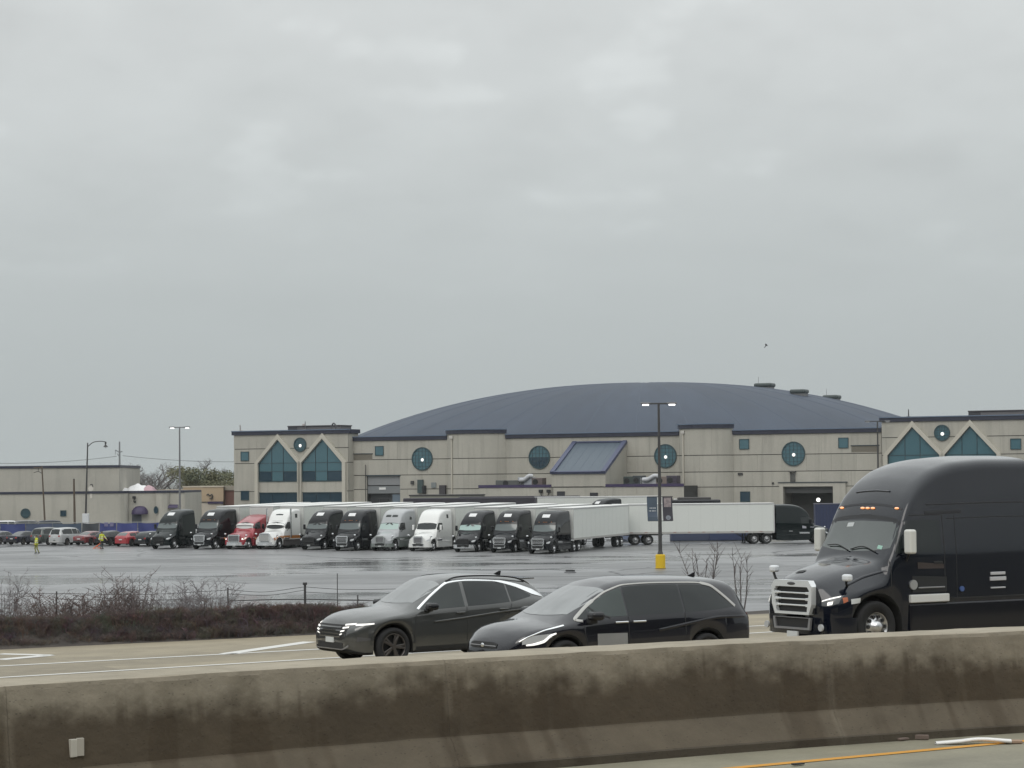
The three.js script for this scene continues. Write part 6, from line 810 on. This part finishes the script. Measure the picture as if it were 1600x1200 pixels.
// parked cars: one builder, several outlines
const CARS = {
  sedan: { x0: -2.35, x1: 2.35, top: [[-2.35, 0.86], [-2.25, 1.02], [-1.7, 1.08], [-1.0, 1.36], [-0.5, 1.45], [0.2, 1.44], [0.5, 1.36], [1.15, 1.02], [1.9, 0.88], [2.35, 0.66]], belt: 0.92, wins: [[-1.35, 1.02], [1.0, 1.0], 1.36], rw: [-1.02, -1.66] },
  hatch: { x0: -2.1, x1: 2.1, top: [[-2.1, 0.88], [-2.02, 1.05], [-1.55, 1.38], [-1.1, 1.48], [0, 1.52], [0.35, 1.44], [1.05, 1.04], [1.7, 0.9], [2.1, 0.66]], belt: 0.94, wins: [[-1.5, 1.06], [0.9, 1.02], 1.42], rw: [-1.5, -1.98] },
  suv: { x0: -2.45, x1: 2.45, top: [[-2.45, 0.95], [-2.4, 1.1], [-2.12, 1.70], [-1.8, 1.82], [-0.5, 1.86], [0.35, 1.82], [0.65, 1.68], [1.2, 1.18], [2.1, 1.06], [2.45, 0.8]], belt: 1.1, wins: [[-2.05, 1.2], [1.05, 1.16], 1.72], rw: [-2.13, -2.38] },
};
const carShell = {};
function parkedCar(name, label, kind, col, o = {}) {
  const K = CARS[kind], S = carShell[kind] || (carShell[kind] = new Shell({ ...K, belt: K.belt, w: [[K.x0, 0.72], [K.x0 + 0.25, 0.88], [0, 0.93], [K.x1 - 0.5, 0.88], [K.x1, 0.6]], wr: [[K.x0, 0.62], [-0.5, 0.62], [1.1, 0.7], [K.x1, 0.5]], bot: 0.24, arches: [[1.4, 0.34, 0.39], [-1.4, 0.34, 0.39]], n: 36 }));
  if (!S.g) { S.g = S.geos(); const [[a, ya], [b, yb], h] = K.wins; S.sg = [-1, 1].map(s => [[a, -0.5], [-0.44, 0.32], [0.38, b]].map(([p, q]) => { const hi = x => Math.min(h - 0.02, S.top(x) - 0.09), n = 8, lo = [], up = []; for (let k = 0; k <= n; k++) { const x = lerp(p, q, k / n); lo.push([x, lerp(ya, yb, (x - a) / (b - a)) - 0.02]); up.push([x, Math.max(lo[k][1] + 0.01, hi(x))]); } return S.side(lo, up, 0.006, s, 8, 4); })); S.rw = S.lid(K.rw[0], K.rw[1], -0.54, 0.54, 0.008, 6, 8); const f = K.top.find(q => q[1] > 0.95 && q[0] > 1)[0]; S.ws = S.lid(f - 0.05, 0.45, -0.58, 0.58, 0.008, 6, 8); S.tl = [[0.5, 0.72], [-0.72, -0.5]].map(([p, q]) => S.back([[p, K.belt - 0.22, K.belt - 0.06], [q, K.belt - 0.22, K.belt - 0.06]], 0.012, 4, 3)); S.bp = S.back([[-0.7, 0.3, 0.5], [0.7, 0.3, 0.5]], 0.02, 10, 3); S.np = S.back([[-0.2, K.belt - 0.3, K.belt - 0.2], [0.2, K.belt - 0.3, K.belt - 0.2]], 0.02, 4, 3); }
  const t = thing(name, label, 'car', [0, 0, 0], 0, 'cars parked along the blue fence'), P = paint(...col), b = part(t, 'body', S.g[0], P);
  part(b, 'underside', S.g[1], M.under); part(t, 'wheel_housing', [bx(1.0, 1.8, 0.28, 0.66, -0.7, 0.7), bx(-1.8, -1.0, 0.28, 0.66, -0.7, 0.7)], M.under);
  S.sg.forEach(gs => gs.forEach(g => part(t, 'side_window', g, M.glassDark))); part(t, 'rear_window', S.rw, o.rear || M.glassDark); part(t, 'windscreen', S.ws, M.glassDark); S.tl.forEach(g => part(t, 'tail_lamp', g, M.lampRed)); part(t, 'bumper', S.bp, o.bumper || M.black); part(t, 'number_plate', S.np, M.plate);
  for (const s of [-1, 1]) for (const x of [1.4, -1.4]) wheel(t, x, 0.34, s * 0.82, 0.34, 0.22, 'car');
  return t;
}
{
  const turn = Math.PI / 2 - 28 * Math.PI / 180, W = std(0.6, 0.6, 0.6, 0.35);
  const list = [
    [4, 848.5, 'dark_sedan', 'dark violet sedan cut by the left edge of the parked row', 'sedan', [0.03, 0.026, 0.04], {}],
    [40, 849, 'black_sedan', 'black sedan with a pale rear window beside the green SUV', 'sedan', [0.018, 0.018, 0.03], { rear: M.glassSky }],
    [79, 849, 'green_suv', 'dark grey green SUV between the black sedan and the silver SUV', 'suv', [0.045, 0.055, 0.05], {}],
    [108, 849.5, 'silver_suv', 'silver SUV with dark rear window, the brightest car in the row', 'suv', [0.42, 0.43, 0.43], { bumper: std(0.45, 0.45, 0.44, 0.4) }],
    [145, 849.5, 'maroon_sedan', 'maroon sedan with a pale roof right of the silver SUV', 'sedan', [0.16, 0.025, 0.03], { rear: M.glassSky }],
    [176, 850, 'black_hatchback', 'black car with a white emblem between the two red cars', 'hatch', [0.016, 0.015, 0.02], {}],
    [208, 851, 'red_hatchback', 'bright red hatchback at the right end of the car row', 'hatch', [0.36, 0.022, 0.032], { bumper: paint(0.36, 0.022, 0.032), rear: M.glassSky }],
    [238, 851, 'dark_hatchback', 'dark car half hidden behind the leftmost tractor', 'hatch', [0.015, 0.02, 0.024], {}],
  ];
  for (const [px, py, n, lab, kind, col, o] of list) { const c = parkedCar(n, lab, kind, col, o), p = atLot(px, py - 2, 0.25); c.position.copy(p); c.rotation.y = turn; }
  for (const [px, z, n, lab, kind, col, o] of [[18, 303, 'white_van', 'white car whose roof shows above the blue fence at far left', 'suv', [0.66, 0.66, 0.66], {}], [50, 303, 'charcoal_suv', 'charcoal car whose dark roof shows above the blue fence right of the white one', 'suv', [0.05, 0.05, 0.055], {}], [86, 303, 'navy_suv', 'navy car whose roof just clears the blue fence', 'suv', [0.02, 0.024, 0.04], {}]]) { const c = parkedCar(n, lab, kind, col, o); c.position.copy(onLot(px, z)); c.rotation.y = 0.25; c.userData.group = 'cars behind the blue fence'; }
  // blue screened fence behind the cars
  const Z = 296, f = thing('screened_fence', 'long fence hung with blue and dark screens behind the parked cars', 'fence', onLot(-40, Z), 0), x0 = f.position.x, xs = [-40, 0, 40, 82, 128, 155, 182, 215, 250, 290];
  const cols = [[0.035, 0.05, 0.16], [0.035, 0.05, 0.17], [0.06, 0.08, 0.14], [0.055, 0.08, 0.12], [0.045, 0.05, 0.058], [0.04, 0.05, 0.19], [0.045, 0.055, 0.2], [0.035, 0.045, 0.17], [0.03, 0.04, 0.14]];
  for (let k = 0; k + 1 < xs.length; k++) { const a = onLot(xs[k], Z).x - x0, b = onLot(xs[k + 1], Z).x - x0, ph = rnd() * 6; part(f, 'screen', grid(12, 6, (s, t) => [lerp(a + 0.06, b - 0.06, s), lerp(0.12, 1.54 - 0.08 * Math.sin(s * Math.PI), t), 0.08 * Math.sin(s * 7 + ph + t * 2)]), std(...cols[k], 0.6)); part(f, 'fence_post', rod([a, 0, -0.05], [a, 1.66, -0.05], 0.04), M.poleGrey); if (k === 5) { const q = part(f, 'printed_patch', [0.3, 0.62].map(u => rbx(lerp(a, b, u), lerp(a, b, u + 0.22), 1.1, 1.6, 0.09, 0.12, 0.01)), std(0.16, 0.15, 0.26, 0.6)); } }
  part(f, 'top_rail', rod([0, 1.60, -0.02], [onLot(290, Z).x - x0, 1.60, -0.02], 0.035), std(0.32, 0.33, 0.32, 0.5));
}

// ------------------------------------------------------------------ people, bird
function field(bones, lo, hi, cell) {                            // one continuous surface round tapered capsules
  const n = Math.ceil(Math.max(hi[0] - lo[0], hi[1] - lo[1], hi[2] - lo[2]) / cell), half = n * cell / 2, c = [0, 1, 2].map(k => (lo[k] + hi[k]) / 2);
  const mc = new MarchingCubes(n, M.black, false, false, 200000); mc.isolation = 0; const B = bones.map(([a, b, r, q]) => ({ a, d: [b[0] - a[0], b[1] - a[1], b[2] - a[2]], r, q, L: (b[0] - a[0]) ** 2 + (b[1] - a[1]) ** 2 + (b[2] - a[2]) ** 2 || 1e-9 }));
  for (let z = 0; z < n; z++) for (let y = 0; y < n; y++) for (let x = 0; x < n; x++) {
    const p = [x, y, z].map((v, k) => c[k] + (v - n / 2) / (n / 2) * half); let s = 0;
    for (const b of B) { const v = [p[0] - b.a[0], p[1] - b.a[1], p[2] - b.a[2]], t = clamp((v[0] * b.d[0] + v[1] * b.d[1] + v[2] * b.d[2]) / b.L), d = Math.hypot(v[0] - b.d[0] * t, v[1] - b.d[1] * t, v[2] - b.d[2] * t) - lerp(b.r, b.q, t); s += Math.exp(-d * 70); }
    mc.field[x + y * n + z * n * n] = s > 1e-30 ? Math.log(s) / 70 : -1;
  }
  mc.update(); const cnt = mc.count ?? mc.geometry.drawRange.count, g = new THREE.BufferGeometry(); const P = mc.positionArray.slice(0, cnt * 3), N = mc.normalArray.slice(0, cnt * 3);
  for (let i = 0; i < P.length; i += 3) for (let k = 0; k < 3; k++) P[i + k] = P[i + k] * half + c[k];
  g.setAttribute('position', new THREE.BufferAttribute(P, 3)); g.computeVertexNormals(); return g;
}
function person(label, pose, trouser) {                          // faces +z
  const o = thing('person', label, 'person'), J = pose;
  const skin = [0.33, 0.2, 0.145], g = field([[[0, 0.93, 0], [0, 1.18, 0.01], 0.135, 0.12], [[0, 1.18, 0.01], [0, 1.40, 0], 0.135, 0.10], [[-0.16, 1.40, 0], [0.16, 1.40, 0], 0.06, 0.06], [[0, 1.42, 0], [0, 1.54, 0.01], 0.052, 0.05], [[0, 1.60, 0.02], [0, 1.67, 0.0], 0.075, 0.088], [[0, 1.62, 0.1], [0, 1.6, 0.105], 0.016, 0.012],
    [[-0.19, 1.39, 0], J.eL, 0.052, 0.042], [J.eL, J.hL, 0.041, 0.03], [[0.19, 1.39, 0], J.eR, 0.052, 0.042], [J.eR, J.hR, 0.041, 0.03],
    ...[J.hL, J.hR].flatMap((h, q) => { const e = q ? J.eR : J.eL, d = V(h[0] - e[0], h[1] - e[1], h[2] - e[2]).normalize(), sd = V(d.z, 0, -d.x).normalize(), out = [[h, [h[0] + d.x * 0.07, h[1] + d.y * 0.07, h[2] + d.z * 0.07], 0.03, 0.034]]; for (let k = 0; k < 4; k++) { const s = (k - 1.5) * 0.019, b = [h[0] + d.x * 0.08 + sd.x * s, h[1] + d.y * 0.08 + sd.y * s, h[2] + d.z * 0.08 + sd.z * s], l = [0.07, 0.085, 0.08, 0.06][k]; out.push([b, [b[0] + d.x * l, b[1] + d.y * l, b[2] + d.z * l + 0.01], 0.010, 0.008]); } out.push([[h[0] + sd.x * 0.03, h[1], h[2] + sd.z * 0.03], [h[0] + sd.x * 0.06 + d.x * 0.06, h[1] + d.y * 0.06, h[2] + sd.z * 0.06 + d.z * 0.06], 0.012, 0.009]); return out; }),
    [[-0.09, 0.9, 0], J.kL, 0.088, 0.06], [J.kL, J.aL, 0.058, 0.04], [[0.09, 0.9, 0], J.kR, 0.088, 0.06], [J.kR, J.aR, 0.058, 0.04], ...[J.aL, J.aR].map(a => [[a[0], a[1] - 0.045, a[2] - 0.03], [a[0] * 1.1, a[1] - 0.055, a[2] + 0.15], 0.042, 0.034])], [-0.55, -0.02, -0.6], [0.55, 1.8, 0.6], 0.02);
  const p = g.attributes.position, col = new Float32Array(p.count * 3); for (let i = 0; i < p.count; i++) { const y = p.getY(i), x = p.getX(i), c = y > 1.5 || (Math.abs(x) > 0.22 && y < 1.2) ? skin : y < 0.12 ? [0.015, 0.015, 0.016] : trouser; col.set(c, i * 3); } g.setAttribute('color', new THREE.BufferAttribute(col, 3));
  part(o, 'body', g, new THREE.MeshStandardMaterial({ vertexColors: true, roughness: 0.8 }));
  const jk = field([[[0, 0.88, 0], [0, 1.18, 0.01], 0.165, 0.15], [[0, 1.18, 0.01], [0, 1.40, 0], 0.165, 0.13], [[-0.17, 1.40, 0], [0.17, 1.40, 0], 0.08, 0.08], [[-0.19, 1.39, 0], J.eL, 0.075, 0.062], [J.eL, [lerp(J.eL[0], J.hL[0], 0.85), lerp(J.eL[1], J.hL[1], 0.85), lerp(J.eL[2], J.hL[2], 0.85)], 0.06, 0.048], [[0.19, 1.39, 0], J.eR, 0.075, 0.062], [J.eR, [lerp(J.eR[0], J.hR[0], 0.85), lerp(J.eR[1], J.hR[1], 0.85), lerp(J.eR[2], J.hR[2], 0.85)], 0.06, 0.048]], [-0.55, 0.6, -0.6], [0.55, 1.6, 0.6], 0.025);
  const jp = jk.attributes.position, jc = new Float32Array(jp.count * 3); for (let i = 0; i < jp.count; i++) { const y = jp.getY(i); jc.set((y > 1.02 && y < 1.08) || (y > 1.2 && y < 1.25) ? [0.62, 0.62, 0.6] : y < 0.82 ? [0.03, 0.03, 0.03] : [0.52, 0.55, 0.03], i * 3); } jk.setAttribute('color', new THREE.BufferAttribute(jc, 3));
  part(o, 'jacket', jk, new THREE.MeshStandardMaterial({ vertexColors: true, roughness: 0.7 }));
  part(o, 'helmet', [new THREE.SphereGeometry(0.112, 18, 10, 0, 6.3, 0, 1.6).translate(0, 1.675, 0), new THREE.CylinderGeometry(0.125, 0.13, 0.012, 20).translate(0, 1.675, 0.02)], std(0.05, 0.045, 0.03, 0.5)); part(o, 'face', [new THREE.SphereGeometry(0.011, 8, 6).translate(-0.03, 1.645, 0.082), new THREE.SphereGeometry(0.011, 8, 6).translate(0.03, 1.645, 0.082), rbx(-0.025, 0.025, 1.572, 1.58, 0.078, 0.09, 0.003)], M.black);
  return o;
}
{
  const walk = { eL: [-0.27, 1.12, -0.1], hL: [-0.25, 0.9, 0.05], eR: [0.27, 1.12, 0.12], hR: [0.22, 0.95, 0.3], kL: [-0.1, 0.5, 0.12], aL: [-0.1, 0.1, 0.0], kR: [0.1, 0.48, -0.02], aR: [0.1, 0.11, -0.22] };
  const a = person('person in a yellow high visibility jacket walking across the open lot', walk, [0.22, 0.22, 0.03]); const p = atLot(57, 865); a.position.copy(p); a.rotation.y = -1.0;
  const stand = { eL: [-0.29, 1.12, 0.0], hL: [-0.27, 0.88, 0.1], eR: [0.33, 1.18, 0.08], hR: [0.42, 0.98, 0.2], kL: [-0.1, 0.5, 0.03], aL: [-0.1, 0.1, 0.0], kR: [0.1, 0.5, 0.03], aR: [0.1, 0.1, 0.0] };
  const b = person('person in a dark outfit with yellow vest standing beside an orange barricade', stand, [0.02, 0.022, 0.025]), q = atLot(159, 858); b.position.copy(q); b.rotation.y = 0.8;
  const r = atLot(153, 857), k = thing('orange_barricade', 'low orange and white folding barricade between the maroon and black cars', 'barricade', [r.x, lotY(r.z), r.z], 0.3); part(k, 'frame', [rod([-0.55, 0, 0.2], [0.45, 0.75, 0], 0.035), rod([0.55, 0, 0.2], [-0.25, 0.3, 0.15], 0.035), rod([-0.55, 0, -0.2], [0.45, 0.75, 0], 0.035)], std(0.58, 0.12, 0.04, 0.6)); part(k, 'board', rbx(-0.6, 0.4, 0.02, 0.12, 0.1, 0.2, 0.02), std(0.6, 0.34, 0.26, 0.6));
  const w = atZ(1197, 539.5, 150), bd = thing('bird', 'small dark bird flying alone in the grey sky', 'bird', w, 0.4); bd.scale.setScalar(0.62); const m = std(0.03, 0.03, 0.032, 0.8);
  part(bd, 'body', new THREE.SphereGeometry(0.5, 14, 10).scale(0.34, 0.11, 0.11).rotateZ(0.9).toNonIndexed(), m); part(bd, 'tail', poly([[-0.12, -0.1], [-0.24, -0.24], [-0.16, -0.26], [-0.08, -0.16]], 0.02), m); part(bd, 'wing', [grid(6, 3, (s, t) => [lerp(-0.05, 0.05, t) + s * 0.1, lerp(-0.02, 0.05, t) + s * 0.16 + 0.04 * Math.sin(s * 3), -0.05 - s * 0.3])], m); part(bd, 'wing', [grid(6, 3, (s, t) => [lerp(-0.05, 0.05, t) - s * 0.04, lerp(-0.02, 0.05, t) - s * 0.1, 0.05 + s * 0.3])], m);
}

// ------------------------------------------------------------------ trees, bushes, fence
function branches(o, { h, r, depth, spread, len, up, kids }) {   // trunk pieces and crown pieces of a bare tree
  const trunk = [], crown = [], tips = [];
  const grow = (p, d, L, R, k) => {
    const m = p.clone().addScaledVector(d, L * 0.5).add(V(rr(-1, 1), rr(-0.4, 0.6), rr(-1, 1)).multiplyScalar(L * 0.07)), e = m.clone().addScaledVector(d.clone().add(V(rr(-0.2, 0.2), 0.1, rr(-0.2, 0.2))).normalize(), L * 0.5), sides = R > 0.06 ? 7 : R > 0.02 ? 5 : 3;
    (k >= depth - 1 ? trunk : crown).push(rod(p.toArray(), m.toArray(), R, R * 0.85, sides), rod(m.toArray(), e.toArray(), R * 0.85, R * 0.68, sides));
    if (k <= 0) { tips.push(e); return; }
    const n = kids + (rnd() < 0.5 ? 1 : 0); for (let i = 0; i < n; i++) { const a = rnd() * 6.283, t = rr(0.35, 1), q = (t < 0.5 ? p.clone().lerp(m, t * 2) : m.clone().lerp(e, t * 2 - 1)), dd = d.clone().multiplyScalar(1 - spread).add(V(Math.cos(a), 0, Math.sin(a)).multiplyScalar(spread)).add(V(0, up, 0)).normalize(); grow(i === 0 ? e : q, dd, L * len * rr(0.75, 1.1), R * (i === 0 ? 0.66 : 0.5), k - 1); }
  };
  grow(V(0, 0, 0), V(0, 1, 0), h, r, depth); return { trunk, crown, tips };
}
{
  const bark = std(0.10, 0.085, 0.078, 0.95), fog1 = std(0.17, 0.155, 0.15, 0.95), kinds = [0, 1, 2].map(() => branches(null, { h: 3.0, r: 0.30, depth: 6, spread: 0.55, len: 0.74, up: 0.12, kids: 2 })).map(b => ({ t: merge(b.trunk), c: merge(b.crown), tips: b.tips }));  // crown colour lightened to stand in for distance haze
  const Z = 430, spots = [[196, 722, 0, 'bare grey tree beside the distant transmission pole'], [214, 727, 1, 'bare tree second right of the transmission pole'], [238, 722, 2, 'tall bare tree left of the twin headed lamp, widest of the bare ones'], [255, 736, 0, 'lower bare tree just left of the grey lamp post'], [270, 738, 1, 'thin bare tree touching the grey lamp post'], [190, 735, 1, 'low bare tree close behind the end of the beige roof'], [226, 733, 0, 'bare tree in the middle of the bare group'], [246, 727, 2, 'bare tree third from the grey lamp post'], [204, 733, 2, 'short bare tree left of the widest bare one'], [262, 742, 0, 'lowest bare tree right beside the grey lamp post'], [344, 715, 2, 'bare crowned tree rising over the green trees by the arena']];
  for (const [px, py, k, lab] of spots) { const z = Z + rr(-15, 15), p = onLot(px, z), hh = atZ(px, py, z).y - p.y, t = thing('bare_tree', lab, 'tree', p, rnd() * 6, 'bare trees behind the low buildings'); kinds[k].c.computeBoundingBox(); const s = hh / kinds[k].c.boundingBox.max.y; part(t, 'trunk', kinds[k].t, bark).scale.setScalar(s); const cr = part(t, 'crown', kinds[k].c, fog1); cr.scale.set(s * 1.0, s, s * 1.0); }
  // green trees: leaf sized faces in clumps round the twigs
  const leafTree = (kind, n) => { const pos = [], ix = [], src = kinds[kind].tips; let q = 0; for (const tp of src) for (let k = 0; k < n; k++) { const c = tp.clone().add(V(rr(-1, 1), rr(-0.9, 0.7), rr(-1, 1)).multiplyScalar(0.62)), a = V(rr(-1, 1), rr(-1, 1), rr(-1, 1)).normalize().multiplyScalar(0.16), b = V(rr(-1, 1), rr(-1, 1), rr(-1, 1)).normalize().multiplyScalar(0.12); for (const v of [c.clone().sub(a), c.clone().add(b), c.clone().add(a), c.clone().sub(b)]) pos.push(...v.toArray()); ix.push(q, q + 1, q + 2, q, q + 2, q + 3); q += 4; } const g = new THREE.BufferGeometry(); g.setAttribute('position', new THREE.Float32BufferAttribute(pos, 3)); g.setIndex(ix); g.computeVertexNormals(); return g; };
  const crowns = [0, 1, 2].map(k => leafTree(k, 7)), greens = [std(0.13, 0.135, 0.075, 0.9), std(0.16, 0.155, 0.085, 0.9), std(0.11, 0.12, 0.07, 0.9)];
  [[289, 724, 0, 1, 'olive green tree right of the grey lamp post'], [304, 722, 1, 0, 'broad olive tree, tallest of the green group'], [322, 726, 2, 2, 'darker green tree in the middle of the green group'], [340, 730, 0, 0, 'green tree close to the arena corner, left of the last one'], [357, 727, 1, 1, 'pale olive tree touching the arena corner'], [311, 738, 2, 1, 'low green tree in front of the olive group']].forEach(([px, py, k, m, lab]) => { const z = Z - 12 + rr(-10, 10), p = onLot(px, z), hh = atZ(px, py, z).y - p.y, t = thing('green_tree', lab, 'tree', p, rnd() * 6, 'green trees between the low buildings and the arena'); crowns[k].computeBoundingBox(); const s = hh / crowns[k].boundingBox.max.y; part(t, 'trunk', kinds[k].t, bark).scale.setScalar(s); part(t, 'crown', crowns[k], greens[m]).scale.set(s, s * 0.96, s); });
  // shrubs on the slope between highway and lot
  const shrubM = [std(0.13, 0.10, 0.093, 0.95), std(0.115, 0.08, 0.073, 0.95), std(0.19, 0.17, 0.172, 0.95)];
  const shrub = (n, h, w) => { const st = [], tw = []; for (let i = 0; i < n; i++) { const a = rnd() * 6.283, l = h * rr(0.5, 1), b = V(Math.cos(a) * w * 0.25 * rnd(), 0, Math.sin(a) * w * 0.25 * rnd()), d = V(Math.cos(a) * rr(0, 0.45) * w / h, 1, Math.sin(a) * rr(0, 0.45) * w / h).normalize(); let p = b, L = l / 3; for (let k = 0; k < 3; k++) { const e = p.clone().addScaledVector(d, L).add(V(rr(-1, 1), 0, rr(-1, 1)).multiplyScalar(0.1 * L)); st.push(rod(p.toArray(), e.toArray(), 0.016 - k * 0.004, 0.012 - k * 0.004, 4)); for (let q = 0; q < 5; q++) { const aa = rnd() * 6.283, s = p.clone().lerp(e, rnd()), t = s.clone().add(V(Math.cos(aa), rr(0.1, 1.1), Math.sin(aa)).multiplyScalar(rr(0.15, 0.42))); tw.push(rod(s.toArray(), t.toArray(), 0.008, 0.004, 3)); for (let u = 0; u < 2; u++) { const x = s.clone().lerp(t, rr(0.3, 0.9)); tw.push(rod(x.toArray(), x.clone().add(V(rr(-1, 1), rr(-0.1, 1), rr(-1, 1)).multiplyScalar(0.16)).toArray(), 0.0055, 0.0025, 3)); } } p = e; } } return { st: merge(st), tw: merge(tw) }; };
  const SH = [shrub(44, 3.0, 2.4), shrub(38, 2.6, 2.6), shrub(66, 2.2, 3.4)];
  const bush = (px, z, pyTop, k, m, lab, wide = 1) => { const p = atZ(px, 800, z); p.y = LOT; const h = atZ(px, pyTop, z).y - LOT, t = thing('bare_shrub', lab, 'shrub', p, rnd() * 6, 'bare shrubs along the highway edge'), s = h / [3.0, 2.6, 2.2][k]; const a = part(t, 'stems', SH[k].st, shrubM[m]), b = part(t, 'twigs', SH[k].tw, shrubM[m]); a.scale.set(s * wide, s, s * wide); b.scale.copy(a.scale); };
  [[2, 92, 893, 0, 2, 'grey bare shrub cut by the left edge of the picture', 0.9], [12, 88, 940, 2, 1, 'low reddish shrub at the left edge', 1.2], [76, 90, 930, 1, 1, 'arching bare shrub by the leftmost fence post', 1], [112, 90, 918, 2, 1, 'reddish brown shrub right of the leftmost fence post', 1.3], [140, 92, 925, 2, 0, 'wide brown shrub left of the tallest shrub', 1.3], [166, 91, 932, 2, 1, 'low brown shrub at the foot of the tallest shrub', 1.2], [202, 90, 890, 0, 0, 'tallest bare shrub, its stems rising over the lot', 1.0], [188, 94, 915, 1, 1, 'dark twiggy shrub close left of the tallest one', 1.1], [232, 92, 908, 0, 2, 'pale grey shrub right of the tallest one', 1.0], [256, 92, 930, 2, 2, 'low grey shrub between the two tall clumps', 1.0], [295, 90, 905, 0, 2, 'upright grey shrub left of the middle fence post', 1.0], [318, 93, 903, 1, 2, 'pale upright shrub with close stems near the middle fence post', 1.1], [332, 90, 928, 2, 0, 'brownish shrub at the foot of the middle fence post', 1.1], [370, 88, 945, 2, 1, 'low reddish shrub right of the middle fence post', 1.4], [412, 88, 944, 2, 0, 'low brown shrub under the fence rail', 1.4], [452, 88, 945, 2, 1, 'low russet shrub left of the tall fence post', 1.4], [495, 88, 943, 2, 0, 'low shrub between tall fence post and the grey SUV', 1.4], [545, 88, 944, 2, 1, 'low shrub half hidden by the grey SUV bonnet', 1.4]].forEach(a => bush(...a));
  // sapling clumps beside the highway further right
  const sap = (px, z, top, lab, n, w) => { const p = onLot(px, z), h = atZ(px, top, z).y - p.y, t = thing('bare_sapling', lab, 'sapling', p), st = [], tw = []; for (let i = 0; i < n; i++) { const a = (i + 0.3) / n * 6.283, lean = rr(0.12, w); let q = V(Math.cos(a) * 0.1, 0, Math.sin(a) * 0.1), d = V(Math.cos(a) * lean, 1, Math.sin(a) * lean * 0.6).normalize(); const l = h * rr(0.75, 1) / 5; for (let k = 0; k < 5; k++) { const e = q.clone().addScaledVector(d, l / d.y * 0.98); st.push(rod(q.toArray(), e.toArray(), 0.05 - k * 0.008, 0.042 - k * 0.008, 6)); if (k > 1) for (let u = 0; u < 4; u++) { const aa = rnd() * 6.283, s = q.clone().lerp(e, rnd()), x = s.clone().add(V(Math.cos(aa) * 0.5, rr(0.4, 0.9), Math.sin(aa) * 0.5).multiplyScalar(rr(0.4, 0.9))); tw.push(rod(s.toArray(), x.toArray(), 0.014, 0.006, 4)); } q = e; d = d.add(V(rr(-0.08, 0.08), 0, rr(-0.08, 0.08))).normalize(); } } part(t, 'stems', st, std(0.11, 0.095, 0.09, 0.95)); part(t, 'twigs', tw, std(0.14, 0.12, 0.115, 0.95)); };
  sap(1100, 112, 850, 'bare sapling clump with spreading stems behind the minivan roof', 7, 0.42); sap(1156, 112, 852, 'slim bare sapling left of the black highway tractor', 3, 0.14);
  // wire fence along the lot
  const Zf = 110, ft = thing('wire_fence', 'sagging wire fence on thin posts between highway and lot', 'fence', onLot(88, Zf), 0), X = (px, py) => { const q = atZ(px, py, Zf); return [q.x - ft.position.x, q.y - ft.position.y, 0]; };
  for (const [px, py, r] of [[-30, 926, 0.035], [88.5, 924, 0.035], [356, 918, 0.035], [476.5, 914, 0.055], [527, 896, 0.02], [559, 930, 0.03], [700, 912, 0.04]]) { const t = X(px, py), q = part(ft, 'fence_post', rod([t[0], 0, 0], t, r, r, 8), M.poleDark); if (r > 0.05) part(q, 'post_cap', rbx(t[0] - 0.1, t[0] + 0.1, t[1], t[1] + 0.12, -0.08, 0.08, 0.03), M.poleDark); }
  part(ft, 'rail', [tube([X(356, 939), X(420, 937), X(476, 936.5), X(560, 938), X(700, 942)], 0.028, 40)], M.poleDark);
  const wr_ = (a, b, c) => tube([X(...a), X(...b), X(...c)], 0.012, 24, 4); part(ft, 'wire', [wr_([88, 927], [220, 929], [356, 922]), wr_([356, 921], [410, 925], [476, 917]), wr_([356, 928], [420, 930], [476, 922]), wr_([476, 917], [540, 921], [700, 918]), wr_([476, 925], [540, 928], [700, 926]), wr_([-30, 929], [30, 928], [88, 927]), wr_([88, 936], [220, 938], [356, 934])], M.poleDark);
}

scene.traverse(o => { if (o.isMesh) { o.castShadow = true; o.receiveShadow = true; } });
renderer.render(scene, camera);
